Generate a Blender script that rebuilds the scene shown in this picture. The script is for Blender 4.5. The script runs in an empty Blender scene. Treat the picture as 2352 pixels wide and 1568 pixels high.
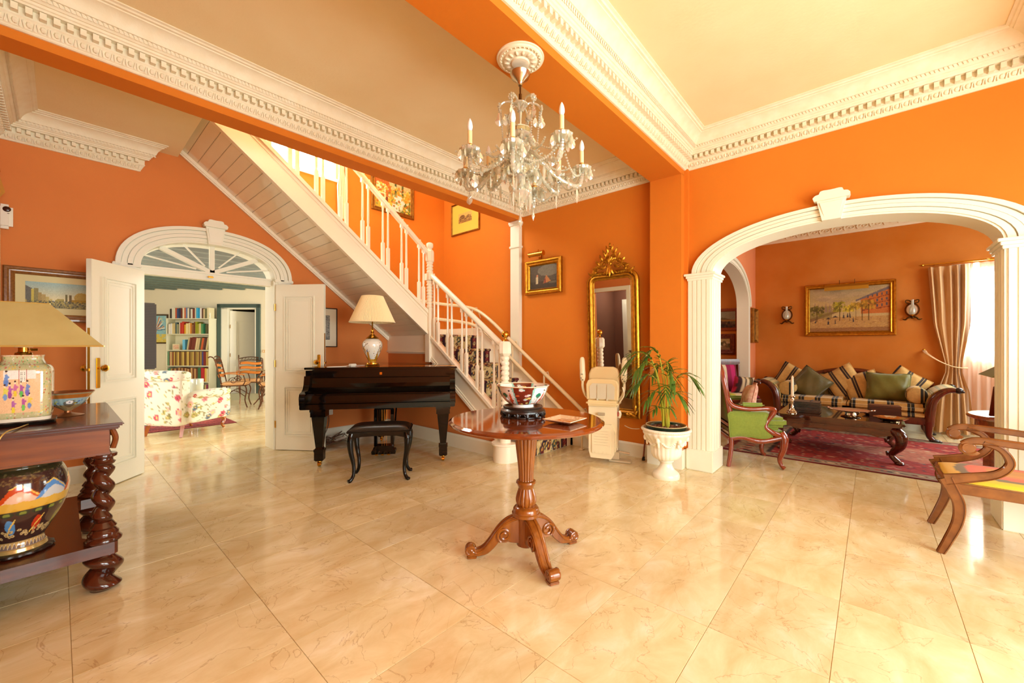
import bpy, bmesh, math, random
import numpy as np
from mathutils import Vector, Matrix
PI = math.pi
R = math.radians
sin, cos = math.sin, math.cos
V = Vector
sc = bpy.context.scene
col = sc.collection

# ---------------- camera, world, lights, exposure ----------------
YAW = 41.7
cam_d = bpy.data.cameras.new('camera')
cam = bpy.data.objects.new('camera', cam_d); col.objects.link(cam)
cam.location = (0, 0, 1.2)
cam.rotation_euler = (R(90), 0, R(YAW - 90))
cam_d.sensor_width = 36; cam_d.lens = 36 * 929 / 2352
cam_d.shift_y = 11 / 2352
cam_d.clip_start = 0.02
sc.camera = cam
sc.view_settings.view_transform = 'Standard'
sc.view_settings.look = 'None'
sc.view_settings.gamma = 1
sc.view_settings.use_curve_mapping = False
sc.view_settings.exposure = 0.37
sc.cycles.max_bounces = 7
sc.cycles.diffuse_bounces = 4
sc.cycles.glossy_bounces = 3
sc.cycles.transmission_bounces = 4
sc.cycles.transparent_max_bounces = 12
sc.cycles.caustics_reflective = False
sc.cycles.caustics_refractive = False
sc.cycles.sample_clamp_indirect = 6
sc.cycles.use_denoising = True
sc.cycles.use_adaptive_sampling = True
sc.cycles.adaptive_threshold = 0.05

w = bpy.data.worlds.new('world'); sc.world = w; w.use_nodes = True
w.node_tree.nodes['Background'].inputs[0].default_value = (1.0, 0.93, 0.82, 1)
w.node_tree.nodes['Background'].inputs[1].default_value = 1.0

def area(name, loc, target, sx, sy, power, color=(1, .9, .74), spread=180):
    l = bpy.data.lights.new(name, 'AREA'); l.shape = 'RECTANGLE'; l.size = sx; l.size_y = sy
    l.energy = power; l.color = color; l.spread = R(spread)
    o = bpy.data.objects.new(name, l); col.objects.link(o); o.location = loc
    o.rotation_euler = (V(target) - V(loc)).to_track_quat('-Z', 'Y').to_euler()
    return o
WARM = (.84, .97, .95)
area('garden_door_light', (2.0, -2.45, 1.25), (2.2, 3, .55), 1.7, 2.0, 116, WARM)
area('west_window_light', (-.25, -1.3, 1.5), (3, -.2, 1.3), 1.3, 1.4, 20, WARM)
area('stair_window_light', (1.9, 5.05, 3.9), (2.4, 2.5, 1.6), 1.0, 1.0, 40, WARM)
area('stair_skylight', (2.6, 4.6, 5.3), (2.6, 4.6, 0), 2.0, .9, 24, WARM)
area('hall_fill_light', (.35, -2.45, 1.6), (.5, 5, 1.6), 1.0, 1.4, 74, WARM)  # added flat fill from behind the camera; no window in the wall here
area('family_window_light', (-1.1, 7.6, 1.6), (3, 7.6, 1.0), 2.6, 1.8, 85, (1, .98, .92))
area('dining_window_light', (5.0, 7.0, 1.6), (2.6, 8.2, 1.1), 1.6, 1.8, 150, (1, .98, .92))
area('lounge_window_light', (7.95, -1.5, 1.7), (4, .2, .9), 1.0, 1.3, 42, (.88, .98, .95))
area('lounge_side_light', (6.2, -2.6, 1.6), (6.4, 1, 1.2), 1.6, 1.6, 48, (.88, .98, .95))
area('lobby_fill_light', (-1.1, 4.5, 2.5), (-1.1, 4.5, 0), .5, .5, 14, (1, .95, .85))  # added overhead light, brightens the lobby reflected in the mirror
area('alcove_light', (6.4, 2.6, 2.7), (6.8, 2.6, 0), .8, .8, 8, (1, .85, .65))

# ---------------- helpers ----------------
def lin(c):
    return tuple(((x / 12.92) if x <= .04045 else ((x + .055) / 1.055) ** 2.4) for x in c)
def rgb(r, g, b):
    return lin((r / 255, g / 255, b / 255)) + (1,)

def mk(name, color, rough=.5, metal=0, coat=0, spec=.5, bump=None, noise=None, trans=0, emit=None, estr=0, alpha=1, sheen=0, coordsys='Object', ior=1.45):
    """procedural principled material; noise=(scale, amount, color2[, stretch]); bump=(scale, strength)"""
    m = bpy.data.materials.new(name); m.use_nodes = True
    nt = m.node_tree; b = nt.nodes['Principled BSDF']
    b.inputs['Base Color'].default_value = color
    b.inputs['Roughness'].default_value = rough
    b.inputs['Metallic'].default_value = metal
    b.inputs['Coat Weight'].default_value = coat
    b.inputs['Coat Roughness'].default_value = .06
    b.inputs['Specular IOR Level'].default_value = spec
    b.inputs['IOR'].default_value = ior
    if trans: b.inputs['Transmission Weight'].default_value = trans
    if alpha < 1: b.inputs['Alpha'].default_value = alpha
    if sheen: b.inputs['Sheen Weight'].default_value = sheen
    if emit:
        b.inputs['Emission Color'].default_value = emit; b.inputs['Emission Strength'].default_value = estr
    tc = None
    def vec(st):
        nonlocal tc
        tc = tc or nt.nodes.new('ShaderNodeTexCoord')
        mp = nt.nodes.new('ShaderNodeMapping'); mp.inputs['Scale'].default_value = st
        nt.links.new(tc.outputs[coordsys], mp.inputs[0]); return mp.outputs[0]
    if noise:
        st = noise[3] if len(noise) > 3 else (1, 1, 1)
        n = nt.nodes.new('ShaderNodeTexNoise'); n.inputs['Scale'].default_value = noise[0]; n.inputs['Detail'].default_value = 6
        nt.links.new(vec(st), n.inputs['Vector'])
        r = nt.nodes.new('ShaderNodeValToRGB'); r.color_ramp.elements[0].position = .5 - .5 * noise[1]; r.color_ramp.elements[1].position = .5 + .5 * noise[1]
        r.color_ramp.elements[0].color = color; r.color_ramp.elements[1].color = noise[2]
        nt.links.new(n.outputs['Fac'], r.inputs[0]); nt.links.new(r.outputs[0], b.inputs['Base Color'])
    if bump:
        n = nt.nodes.new('ShaderNodeTexNoise'); n.inputs['Scale'].default_value = bump[0]; n.inputs['Detail'].default_value = 4
        nt.links.new(vec((1, 1, 1)), n.inputs['Vector'])
        bp = nt.nodes.new('ShaderNodeBump'); bp.inputs['Strength'].default_value = bump[1]; bp.inputs['Distance'].default_value = .01
        nt.links.new(n.outputs['Fac'], bp.inputs['Height']); nt.links.new(bp.outputs[0], b.inputs['Normal'])
    return m

def mk_vcol(name, rough=.5, coat=0, metal=0, bump=None, sheen=0):
    m = mk(name, (.5, .5, .5, 1), rough, metal, coat, bump=bump, sheen=sheen)
    nt = m.node_tree; a = nt.nodes.new('ShaderNodeAttribute'); a.attribute_name = 'Col'
    nt.links.new(a.outputs['Color'], nt.nodes['Principled BSDF'].inputs['Base Color'])
    return m

def empty(name, loc=(0, 0, 0), rz=0, label=None, cat=None, group=None):
    o = bpy.data.objects.new(name, None); col.objects.link(o)
    o.location = loc; o.rotation_euler = (0, 0, rz); o.empty_display_size = .05
    tag(o, label, cat, group)
    return o
def tag(o, label=None, cat=None, group=None, kind=None):
    if label: o['label'] = label
    if cat: o['category'] = cat
    if group: o['group'] = group
    if kind: o['kind'] = kind
    return o

def orth(d):
    d = d.normalized(); a = V((0, 0, 1)) if abs(d.z) < .9 else V((1, 0, 0))
    u = d.cross(a).normalized(); return u, d.cross(u).normalized()

class MB:
    def __init__(s): s.v = []; s.f = []
    def add(s, vs, fs, M=None):
        n = len(s.v)
        s.v += [tuple(M @ V(p)) if M is not None else tuple(p) for p in vs]
        s.f += [tuple(i + n for i in f) for f in fs]; return s
    def box(s, c, d, rz=0, M=None):
        x, y, z = d[0] / 2, d[1] / 2, d[2] / 2
        vs = [(a, b, e) for a in (-x, x) for b in (-y, y) for e in (-z, z)]
        T = Matrix.Translation(c) @ Matrix.Rotation(rz, 4, 'Z')
        if M is not None: T = T @ M
        return s.add(vs, [(0, 1, 3, 2), (4, 6, 7, 5), (0, 4, 5, 1), (2, 3, 7, 6), (0, 2, 6, 4), (1, 5, 7, 3)], T)
    def bb(s, x0, x1, y0, y1, z0, z1):
        return s.box(((x0 + x1) / 2, (y0 + y1) / 2, (z0 + z1) / 2), (x1 - x0, y1 - y0, z1 - z0))
    def rbox(s, c, d, b=.01, rz=0, M=None):
        b = min(b, min(d) / 2.01)
        x, y, z = d[0] / 2, d[1] / 2, d[2] / 2
        bm = bmesh.new(); bmesh.ops.create_cube(bm, size=1)
        for vv in bm.verts: vv.co = (vv.co.x * d[0], vv.co.y * d[1], vv.co.z * d[2])
        bmesh.ops.bevel(bm, geom=bm.edges[:], offset=b, segments=2, affect='EDGES')
        T = Matrix.Translation(c) @ Matrix.Rotation(rz, 4, 'Z')
        if M is not None: T = T @ M
        return s.bmadd(bm, T)
    def bmadd(s, bm, T=None):
        bm.verts.index_update()
        s.add([vv.co.copy() for vv in bm.verts], [[q.index for q in f.verts] for f in bm.faces], T); bm.free(); return s
    def tube(s, path, r, n=8, cap=True, flat=1, up=None):
        path = [V(p) for p in path]; k = len(path)
        rs = r if isinstance(r, (list, tuple)) else [r] * k
        base = len(s.v); pu = None
        for i, p in enumerate(path):
            d = (path[min(i + 1, k - 1)] - path[max(i - 1, 0)])
            if d.length < 1e-9: d = V((0, 0, 1))
            d.normalize()
            if up is not None:
                u = d.cross(V(up)); u = u.normalized() if u.length > 1e-6 else orth(d)[0]; w_ = u.cross(d).normalized()
            elif pu is None: u, w_ = orth(d)
            else:
                u = (pu - d * pu.dot(d)); u = u.normalized() if u.length > 1e-6 else orth(d)[0]; w_ = d.cross(u).normalized()
            pu = u
            for j in range(n):
                a = 2 * PI * j / n
                s.v.append(tuple(p + (u * cos(a) + w_ * sin(a) * flat) * rs[i]))
        for i in range(k - 1):
            for j in range(n):
                a = base + i * n + j; b = base + i * n + (j + 1) % n
                s.f.append((a, b, b + n, a + n))
        if cap:
            s.f.append(tuple(base + j for j in reversed(range(n)))); s.f.append(tuple(base + (k - 1) * n + j for j in range(n)))
        return s
    def sweep(s, path, prof, up=(0, 0, 1), closed=False, cap=True):
        """prof: 2D closed polygon (a along side vector, b along 'up-ish')"""
        path = [V(p) for p in path]; k = len(path); n = len(prof); base = len(s.v); up = V(up)
        for i, p in enumerate(path):
            if closed: d0 = (p - path[i - 1]).normalized(); d1 = (path[(i + 1) % k] - p).normalized()
            else:
                d0 = (p - path[max(i - 1, 0)]); d1 = (path[min(i + 1, k - 1)] - p)
                if d0.length < 1e-9: d0 = d1
                if d1.length < 1e-9: d1 = d0
                d0.normalize(); d1 = d1.normalized()
            d = (d0 + d1).normalized(); sd = d.cross(up).normalized()
            c = max(.3, d.dot(d0)); w_ = sd.cross(d).normalized()
            for a, b in prof: s.v.append(tuple(p + sd * (a / c if abs(w_.dot(up)) > .7 else a) + w_ * b))
        m = k if closed else k - 1
        for i in range(m):
            for j in range(n):
                a = base + i * n + j; b = base + i * n + (j + 1) % n; a2 = base + ((i + 1) % k) * n + j; b2 = base + ((i + 1) % k) * n + (j + 1) % n
                s.f.append((a, b, b2, a2))
        if cap and not closed:
            s.f.append(tuple(base + j for j in reversed(range(n)))); s.f.append(tuple(base + (k - 1) * n + j for j in range(n)))
        return s
    def lathe(s, prof, c=(0, 0, 0), n=24, M=None, fn=None, cap=True):
        """prof: (r,z) list; fn(theta, i)-> radius factor"""
        base = len(s.v); k = len(prof)
        T = Matrix.Translation(c) @ (M if M is not None else Matrix())
        for i, (r, z) in enumerate(prof):
            for j in range(n):
                a = 2 * PI * j / n; f = fn(a, i) if fn else 1
                s.v.append(tuple(T @ V((r * f * cos(a), r * f * sin(a), z))))
        for i in range(k - 1):
            for j in range(n):
                a = base + i * n + j; b = base + i * n + (j + 1) % n
                s.f.append((a, b, b + n, a + n))
        if cap:
            if prof[0][0] > 1e-5: s.f.append(tuple(base + j for j in reversed(range(n))))
            if prof[-1][0] > 1e-5: s.f.append(tuple(base + (k - 1) * n + j for j in range(n)))
        return s
    def prism(s, poly, t0, t1, axis='y', T=None):
        """poly list of 2D; extrude along axis from t0 to t1. axis y: poly=(x,z); x: poly=(y,z); z: poly=(x,y)"""
        n = len(poly)
        def P(a, b, t): return {'y': (a, t, b), 'x': (t, a, b), 'z': (a, b, t)}[axis]
        vs = [P(a, b, t0) for a, b in poly] + [P(a, b, t1) for a, b in poly]
        fs = [tuple(range(n)), tuple(reversed(range(n, 2 * n)))] + [(i, i + n, (i + 1) % n + n, (i + 1) % n) for i in range(n)]
        return s.add(vs, fs, T)
    def ell(s, c, r, nu=12, nv=8, M=None):
        T = Matrix.Translation(c) @ (M if M is not None else Matrix())
        prof = [(max(sin(PI * i / nv), 1e-6), -cos(PI * i / nv)) for i in range(nv + 1)]
        base = len(s.v)
        for (a, b) in prof:
            for j in range(nu):
                t = 2 * PI * j / nu; s.v.append(tuple(T @ V((a * cos(t) * r[0], a * sin(t) * r[1], b * r[2]))))
        for i in range(nv):
            for j in range(nu):
                a = base + i * nu + j; b = base + i * nu + (j + 1) % nu; s.f.append((a, b, b + nu, a + nu))
        return s
    def grid(s, fn, nu, nv, closeu=False):
        base = len(s.v); nU = nu if closeu else nu + 1
        for i in range(nU):
            for j in range(nv + 1): s.v.append(tuple(fn(i / nu, j / nv)))
        for i in range(nu):
            for j in range(nv):
                i2 = (i + 1) % nU if closeu else i + 1
                s.f.append((base + i * (nv + 1) + j, base + i2 * (nv + 1) + j, base + i2 * (nv + 1) + j + 1, base + i * (nv + 1) + j + 1))
        return s
    def mesh(s, name='m', smooth=35, fix=True):
        me = bpy.data.meshes.new(name); me.from_pydata(s.v, [], s.f)
        if fix:
            bm = bmesh.new(); bm.from_mesh(me)
            bmesh.ops.remove_doubles(bm, verts=bm.verts, dist=1e-5)
            bmesh.ops.recalc_face_normals(bm, faces=bm.faces); bm.to_mesh(me); bm.free()
        if smooth:
            me.shade_smooth(); me.set_sharp_from_angle(angle=R(smooth))
        return me
    def build(s, name, mat, parent=None, smooth=35, fix=True, label=None, cat=None, group=None, kind=None, sub=0):
        me = s.mesh(name, smooth, fix); me.materials.append(mat)
        o = bpy.data.objects.new(name, me); col.objects.link(o)
        if parent is not None: o.parent = parent
        if sub:
            md = o.modifiers.new('s', 'SUBSURF'); md.levels = sub; md.render_levels = sub
        return tag(o, label, cat, group, kind)

def inst(o, loc=None, rz=None, parent=None, scale=None, label=None, group=None):
    c = o.copy(); col.objects.link(c)
    if parent is not None: c.parent = parent
    if loc is not None: c.location = loc
    if rz is not None: c.rotation_euler = (0, 0, rz) if not isinstance(rz, tuple) else rz
    if scale is not None: c.scale = scale
    if label: c['label'] = label
    if group: c['group'] = group
    return c
def dup(root, loc=None, rz=None, label=None, group=None, scale=None):
    c = inst(root, loc, rz, None, scale, label, group)
    def rec(src, dst):
        for ch in list(src.children):
            d = ch.copy(); col.objects.link(d); d.parent = dst; rec(ch, d)
    rec(root, c); return c

def bez(pts, n=8):
    """catmull-rom through pts"""
    P = [V(p) for p in pts]; out = []
    for i in range(len(P) - 1):
        p0 = P[max(i - 1, 0)]; p1 = P[i]; p2 = P[i + 1]; p3 = P[min(i + 2, len(P) - 1)]
        for k in range(n):
            t = k / n
            out.append(.5 * ((2 * p1) + (-p0 + p2) * t + (2 * p0 - 5 * p1 + 4 * p2 - p3) * t * t + (-p0 + 3 * p1 - 3 * p2 + p3) * t ** 3))
    out.append(P[-1]); return out
def interp(tab, t):
    for i in range(len(tab) - 1):
        if t <= tab[i + 1][0]:
            a, b = tab[i], tab[i + 1]; f = (t - a[0]) / max(1e-9, b[0] - a[0]); return a[1] + (b[1] - a[1]) * f
    return tab[-1][1]

# canvas: a small colour raster used as vertex colour print (pictures, china, carpet)
class Canvas:
    def __init__(s, w, h, bg=(200, 180, 150)):
        s.w, s.h = w, h; s.a = np.ones((h, w, 3)) * np.array(bg, float); s.yy, s.xx = np.mgrid[0:h, 0:w]
        s.x = (s.xx + .5) / w; s.y = 1 - (s.yy + .5) / h; s.rs = np.random.RandomState(7)
    def _p(s, m, c, al=1): s.a[m] = s.a[m] * (1 - al) + np.array(c, float) * al
    def rect(s, x0, y0, x1, y1, c, al=1): s._p((s.x >= x0) & (s.x <= x1) & (s.y >= y0) & (s.y <= y1), c, al); return s
    def ell(s, cx, cy, rx, ry, c, al=1): s._p(((s.x - cx) / rx) ** 2 + ((s.y - cy) / ry) ** 2 <= 1, c, al); return s
    def poly(s, pts, c, al=1):
        ins = np.zeros(s.x.shape, bool); n = len(pts)
        for i in range(n):
            (x1, y1), (x2, y2) = pts[i], pts[(i + 1) % n]
            if y1 == y2: continue
            cnd = ((y1 > s.y) != (y2 > s.y)) & (s.x < (x2 - x1) * (s.y - y1) / (y2 - y1) + x1); ins ^= cnd
        s._p(ins, c, al); return s
    def line(s, x0, y0, x1, y1, wd, c, al=1):
        asp = s.h / s.w; dx, dy = x1 - x0, (y1 - y0) * asp; L = dx * dx + dy * dy + 1e-12
        t = np.clip(((s.x - x0) * dx + (s.y - y0) * asp * dy) / L, 0, 1)
        dd = np.hypot(s.x - x0 - t * dx, (s.y - y0) * asp - t * dy); s._p(dd <= wd, c, al); return s
    def grad(s, y0, y1, c0, c1):
        m = (s.y >= y0) & (s.y <= y1); t = ((s.y - y0) / (y1 - y0))[m][:, None]
        s.a[m] = np.array(c0) * (1 - t) + np.array(c1) * t; return s
    def blot(s, n, x0, y0, x1, y1, r, cols, al=.8, asp=1):
        for i in range(n):
            cx = s.rs.uniform(x0, x1); cy = s.rs.uniform(y0, y1); rr = r * s.rs.uniform(.5, 1.3)
            s.ell(cx, cy, rr, rr * s.w / s.h * asp, cols[s.rs.randint(len(cols))], al)
        return s
    def flower(s, cx, cy, r, c, cc=(240, 220, 120), n=6):
        k = s.w / s.h
        for i in range(n):
            a = 2 * PI * i / n; s.ell(cx + cos(a) * r * .6, cy + sin(a) * r * .6 * k, r * .42, r * .42 * k, c)
        s.ell(cx, cy, r * .35, r * .35 * k, cc); return s
    def noise(s, amt):
        s.a += s.rs.normal(0, amt, s.a.shape[:2])[:, :, None]; return s
    def samp(s, u, v, wrap=False):
        if wrap: u = u % 1
        i = np.clip((u * s.w).astype(int), 0, s.w - 1); j = np.clip(((1 - v) * s.h).astype(int), 0, s.h - 1)
        return s.a[j, i]
def setcol(me, C):
    """C: (nverts,3) 0..255 srgb"""
    C = np.clip(C / 255, 0, 1); L = np.where(C <= .04045, C / 12.92, ((C + .055) / 1.055) ** 2.4)
    at = me.color_attributes.new('Col', 'FLOAT_COLOR', 'POINT')
    at.data.foreach_set('color', np.concatenate([L, np.ones((len(L), 1))], 1).astype(np.float32).ravel())
def verts_np(me):
    a = np.zeros(len(me.vertices) * 3); me.vertices.foreach_get('co', a); return a.reshape(-1, 3)
def print_plane(cv, name, W, H, mat, parent, T, nx=None, ny=None, label=None):
    """flat picture: local x width, z height, facing -y, then T"""
    nx = nx or cv.w; ny = ny or cv.h
    xs, zs = np.meshgrid(np.linspace(0, 1, nx + 1), np.linspace(0, 1, ny + 1))
    vs = np.stack([(xs - .5) * W, np.zeros_like(xs), (zs - .5) * H], -1).reshape(-1, 3)
    idx = np.arange((nx + 1) * (ny + 1)).reshape(ny + 1, nx + 1)
    fs = np.stack([idx[:-1, :-1], idx[:-1, 1:], idx[1:, 1:], idx[1:, :-1]], -1).reshape(-1, 4)
    me = bpy.data.meshes.new(name); me.from_pydata([tuple(T @ V(p)) for p in vs], [], fs.tolist())
    setcol(me, cv.samp(xs.ravel(), zs.ravel())); me.materials.append(mat)
    o = bpy.data.objects.new(name, me); col.objects.link(o); o.parent = parent
    if label: o['label'] = label
    return o
# ---------------- shared materials ----------------
ORANGE = mk('orange_wall_paint', rgb(210, 116, 30), .75, spec=.25, noise=(.9, .5, rgb(218, 126, 38)), bump=(60, .04))
ORANGE_D = mk('lounge_wall_paint', rgb(200, 116, 34), .8, spec=.2, noise=(1.6, .45, rgb(216, 140, 66)), bump=(60, .03))
TERRA = mk('terracotta_wall_paint', rgb(216, 126, 64), .75, spec=.25, noise=(1.2, .5, rgb(224, 136, 72)), bump=(60, .04))
TRIM = mk('white_trim_paint', rgb(240, 235, 214), .38, spec=.45, bump=(25, .03))
PLASTER = mk('white_plaster', rgb(242, 230, 204), .6, spec=.3, noise=(14, .4, rgb(236, 220, 188)), bump=(90, .08))
CEIL = mk('cream_ceiling_paint', rgb(246, 226, 184), .85, spec=.2, noise=(2.5, .4, rgb(242, 218, 172)), bump=(55, .09))
CREAMW = mk('cream_wall_paint', rgb(240, 228, 198), .8, spec=.2, bump=(50, .05))
BRASS = mk('polished_brass', rgb(214, 160, 60), .2, 1)
BRONZE = mk('antique_bronze', rgb(96, 66, 34), .38, 1, bump=(60, .2))
GOLD = mk('gilded_frame_gold', rgb(206, 150, 44), .34, .9, noise=(30, .5, rgb(160, 104, 24)), bump=(80, .25))
GOLDD = mk('dull_gilt_wood', rgb(168, 116, 38), .42, .7, noise=(26, .6, rgb(110, 66, 20)), bump=(80, .2))
def wood(name, c0, c1, rough=.22, coat=.7, st=(3, 3, 24), sc_=3.0):
    return mk(name, c0, rough, 0, coat, noise=(sc_, .55, c1, st), bump=(30, .02))
MAHOG = wood('mahogany', rgb(104, 40, 16), rgb(150, 66, 24), st=(14, 2, 14))
MAHOGD = wood('dark_mahogany', rgb(62, 22, 12), rgb(110, 42, 18), st=(12, 12, 2))
WALNUT = wood('walnut_orange', rgb(150, 78, 24), rgb(190, 110, 44), st=(10, 10, 2))
CHAIRW = wood('chair_brown_wood', rgb(122, 62, 26), rgb(160, 92, 46), .3, .5, st=(5, 5, 5))
DARKW = wood('dark_rosewood', rgb(52, 20, 12), rgb(92, 38, 18), .2, .8, st=(6, 2, 10))
EBONY = mk('carved_black_wood', rgb(30, 22, 18), .35, 0, .3, bump=(70, .1))
PIANO = mk('black_piano_lacquer', rgb(10, 7, 6), .05, 0, 0, spec=.45)
VC = mk_vcol('printed_matte', .6)
VCG = mk_vcol('printed_gloss', .12, .8)
VCF = mk_vcol('printed_fabric', .9, sheen=.2, bump=(160, .15))
VCC = mk_vcol('carpet_pile', .95, bump=(220, .4))
VCOIL = mk_vcol('oil_paint', .45, bump=(70, .15))

def tile_mat():
    m = mk('cream_marble_tile', rgb(226, 190, 134), .09, 0, .25, spec=.5)
    nt = m.node_tree; b = nt.nodes['Principled BSDF']; N = nt.nodes.new; L = nt.links.new
    tc = N('ShaderNodeTexCoord'); oi = N('ShaderNodeObjectInfo'); geo = N('ShaderNodeNewGeometry')
    ml = N('ShaderNodeVectorMath'); ml.operation = 'SCALE'; ml.inputs[3].default_value = 37.0
    cb = N('ShaderNodeCombineXYZ'); L(oi.outputs['Random'], cb.inputs[0]); L(oi.outputs['Random'], cb.inputs[1]); L(cb.outputs[0], ml.inputs[0])
    ad = N('ShaderNodeVectorMath'); L(geo.outputs['Position'], ad.inputs[0]); L(ml.outputs[0], ad.inputs[1])
    mp = N('ShaderNodeMapping'); mp.inputs['Rotation'].default_value = (0, 0, R(25)); mp.inputs['Scale'].default_value = (1.2, 2.3, 1); L(ad.outputs[0], mp.inputs[0])
    n1 = N('ShaderNodeTexNoise'); n1.inputs['Scale'].default_value = 2.6; n1.inputs['Detail'].default_value = 12; n1.inputs['Roughness'].default_value = .62; n1.inputs['Distortion'].default_value = .5; L(mp.outputs[0], n1.inputs['Vector'])
    r1 = N('ShaderNodeValToRGB'); e = r1.color_ramp.elements
    e[0].position = .28; e[0].color = rgb(212, 184, 132); e[1].position = .74; e[1].color = rgb(242, 230, 202)
    k = e.new(.45); k.color = rgb(222, 200, 152); k = e.new(.57); k.color = rgb(230, 212, 168)
    L(n1.outputs['Fac'], r1.inputs[0])
    n2 = N('ShaderNodeTexNoise'); n2.inputs['Scale'].default_value = 2.2; n2.inputs['Detail'].default_value = 7; n2.inputs['Distortion'].default_value = 2.2; L(ad.outputs[0], n2.inputs['Vector'])
    sb = N('ShaderNodeMath'); sb.operation = 'SUBTRACT'; sb.inputs[1].default_value = .5; L(n2.outputs['Fac'], sb.inputs[0])
    ab = N('ShaderNodeMath'); ab.operation = 'ABSOLUTE'; L(sb.outputs[0], ab.inputs[0])
    r2 = N('ShaderNodeValToRGB'); r2.color_ramp.elements[0].position = 0; r2.color_ramp.elements[0].color = (.42, .42, .42, 1); r2.color_ramp.elements[1].position = .006; r2.color_ramp.elements[1].color = (0, 0, 0, 1); L(ab.outputs[0], r2.inputs[0])
    mx = N('ShaderNodeMix'); mx.data_type = 'RGBA'; L(r2.outputs[0], mx.inputs[0]); L(r1.outputs[0], mx.inputs[6]); mx.inputs[7].default_value = rgb(150, 96, 48)
    hs = N('ShaderNodeHueSaturation'); L(mx.outputs[2], hs.inputs['Color'])
    mr = N('ShaderNodeMapRange'); mr.inputs[3].default_value = .93; mr.inputs[4].default_value = 1.04; L(oi.outputs['Random'], mr.inputs[0]); L(mr.outputs[0], hs.inputs['Value'])
    L(hs.outputs[0], b.inputs['Base Color'])
    n3 = N('ShaderNodeTexNoise'); n3.inputs['Scale'].default_value = 5; L(geo.outputs['Position'], n3.inputs['Vector'])
    mr2 = N('ShaderNodeMapRange'); mr2.inputs[3].default_value = .05; mr2.inputs[4].default_value = .2; L(n3.outputs['Fac'], mr2.inputs[0]); L(mr2.outputs[0], b.inputs['Roughness'])
    bp = N('ShaderNodeBump'); bp.inputs['Strength'].default_value = .05; bp.inputs['Distance'].default_value = .01; L(n3.outputs['Fac'], bp.inputs['Height']); L(bp.outputs[0], b.inputs['Normal'])
    return m
TILE = tile_mat()
GROUT = mk('tile_grout', rgb(206, 172, 122), .8)

# ---------------- floor ----------------
fl = MB().bb(-1.8, 9.6, -3.0, 13.6, -.10, -.0035).build('floor', GROUT, smooth=0)
tag(fl, 'polished cream marble tiled floor running through hall and rooms', kind='structure')
TX, TY = .605, .41
tm = MB().rbox((0, 0, -.0045), (TX - .0016, TY - .0016, .009), .0009).mesh('tile', 30); tm.materials.append(TILE)
rt = random.Random(4)
def tile(i, j):
    o = bpy.data.objects.new('tile', tm); col.objects.link(o); o.parent = fl
    o.location = (.035 + TX * (i + .5), .1155 + TY * (j + .5), rt.uniform(-.0003, .0003))
for i in range(-1, 7):
    for j in range(-3, 13): tile(i, j)
for i in range(7, 13):
    for j in range(-5, 4): tile(i, j)
for i in range(0, 7):
    for j in range(13, 25): tile(i, j)
far = MB()
done = {(i, j) for i in range(-1, 7) for j in range(-3, 13)} | {(i, j) for i in range(7, 13) for j in range(-5, 4)} | {(i, j) for i in range(0, 7) for j in range(13, 25)}
for i in range(-3, 15):
    for j in range(-7, 32):
        if (i, j) not in done: far.box((.035 + TX * (i + .5), .1155 + TY * (j + .5), -.0045), (TX - .0016, TY - .0016, .009))
far.build('tile', TILE, fl, smooth=0, kind='stuff')

def struct(mb, name, mat, label=None, smooth=35, parent=None):
    if name.startswith(('wall', 'ceiling_n')) or name == 'ceiling': smooth = 0
    return mb.build(name, mat, parent, smooth, label=label, kind='structure')
def archpts(c, a, zs, b, n=20, p=2.25, k0=0, k1=180):
    out = []
    for i in range(n + 1):
        t = R(k0 + (k1 - k0) * i / n); ct, st = cos(t), sin(t)
        out.append((c + a * math.copysign(abs(ct) ** (2 / p), ct), zs + b * abs(st) ** (2 / p)))
    return out
# ---------------- walls ----------------
# north wall (behind the piano) y 5.21..5.46
DA, DB = .51, 1.688; DC = (DA + DB) / 2; DW = (DB - DA) / 2
m = MB(); Y0, Y1 = 5.21, 5.46
m.bb(-.55, DA, Y0, Y1, 0, 2.0); m.bb(DB, 4.4, Y0, Y1, 0, 2.0)
ap = archpts(DC, DW, 1.96, .32)
m.prism([(DB, 2.0)] + [(DB, 1.96)] * 0 + [q for q in ap if q[1] > 2.0] + [(DA, 2.0), (-.55, 2.0), (-.55, 2.9), (4.4, 2.9), (4.4, 2.0)], Y0, Y1)
m.bb(-.55, 4.4, Y0, Y1, 2.9, 3.35); m.bb(-.55, 1.35, Y0, Y1, 3.35, 4.45); m.bb(2.45, 4.4, Y0, Y1, 3.35, 4.45); m.bb(-.55, 4.4, Y0, Y1, 4.45, 5.9)
WN = struct(m, 'wall_north', TERRA, 'orange wall behind the grand piano with arched double door opening')
m = MB(); m.prism([(.76, 3.33), (3.17, 1.42), (4.18, 1.42), (4.18, 3.33)], 5.2, 5.209, 'y'); m.bb(2.47, 4.18, 5.2, 5.209, 3.33, 5.8)
struct(m, 'wall_stairwell', ORANGE, 'bright orange wall at the back of the stairwell', parent=None)
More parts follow.
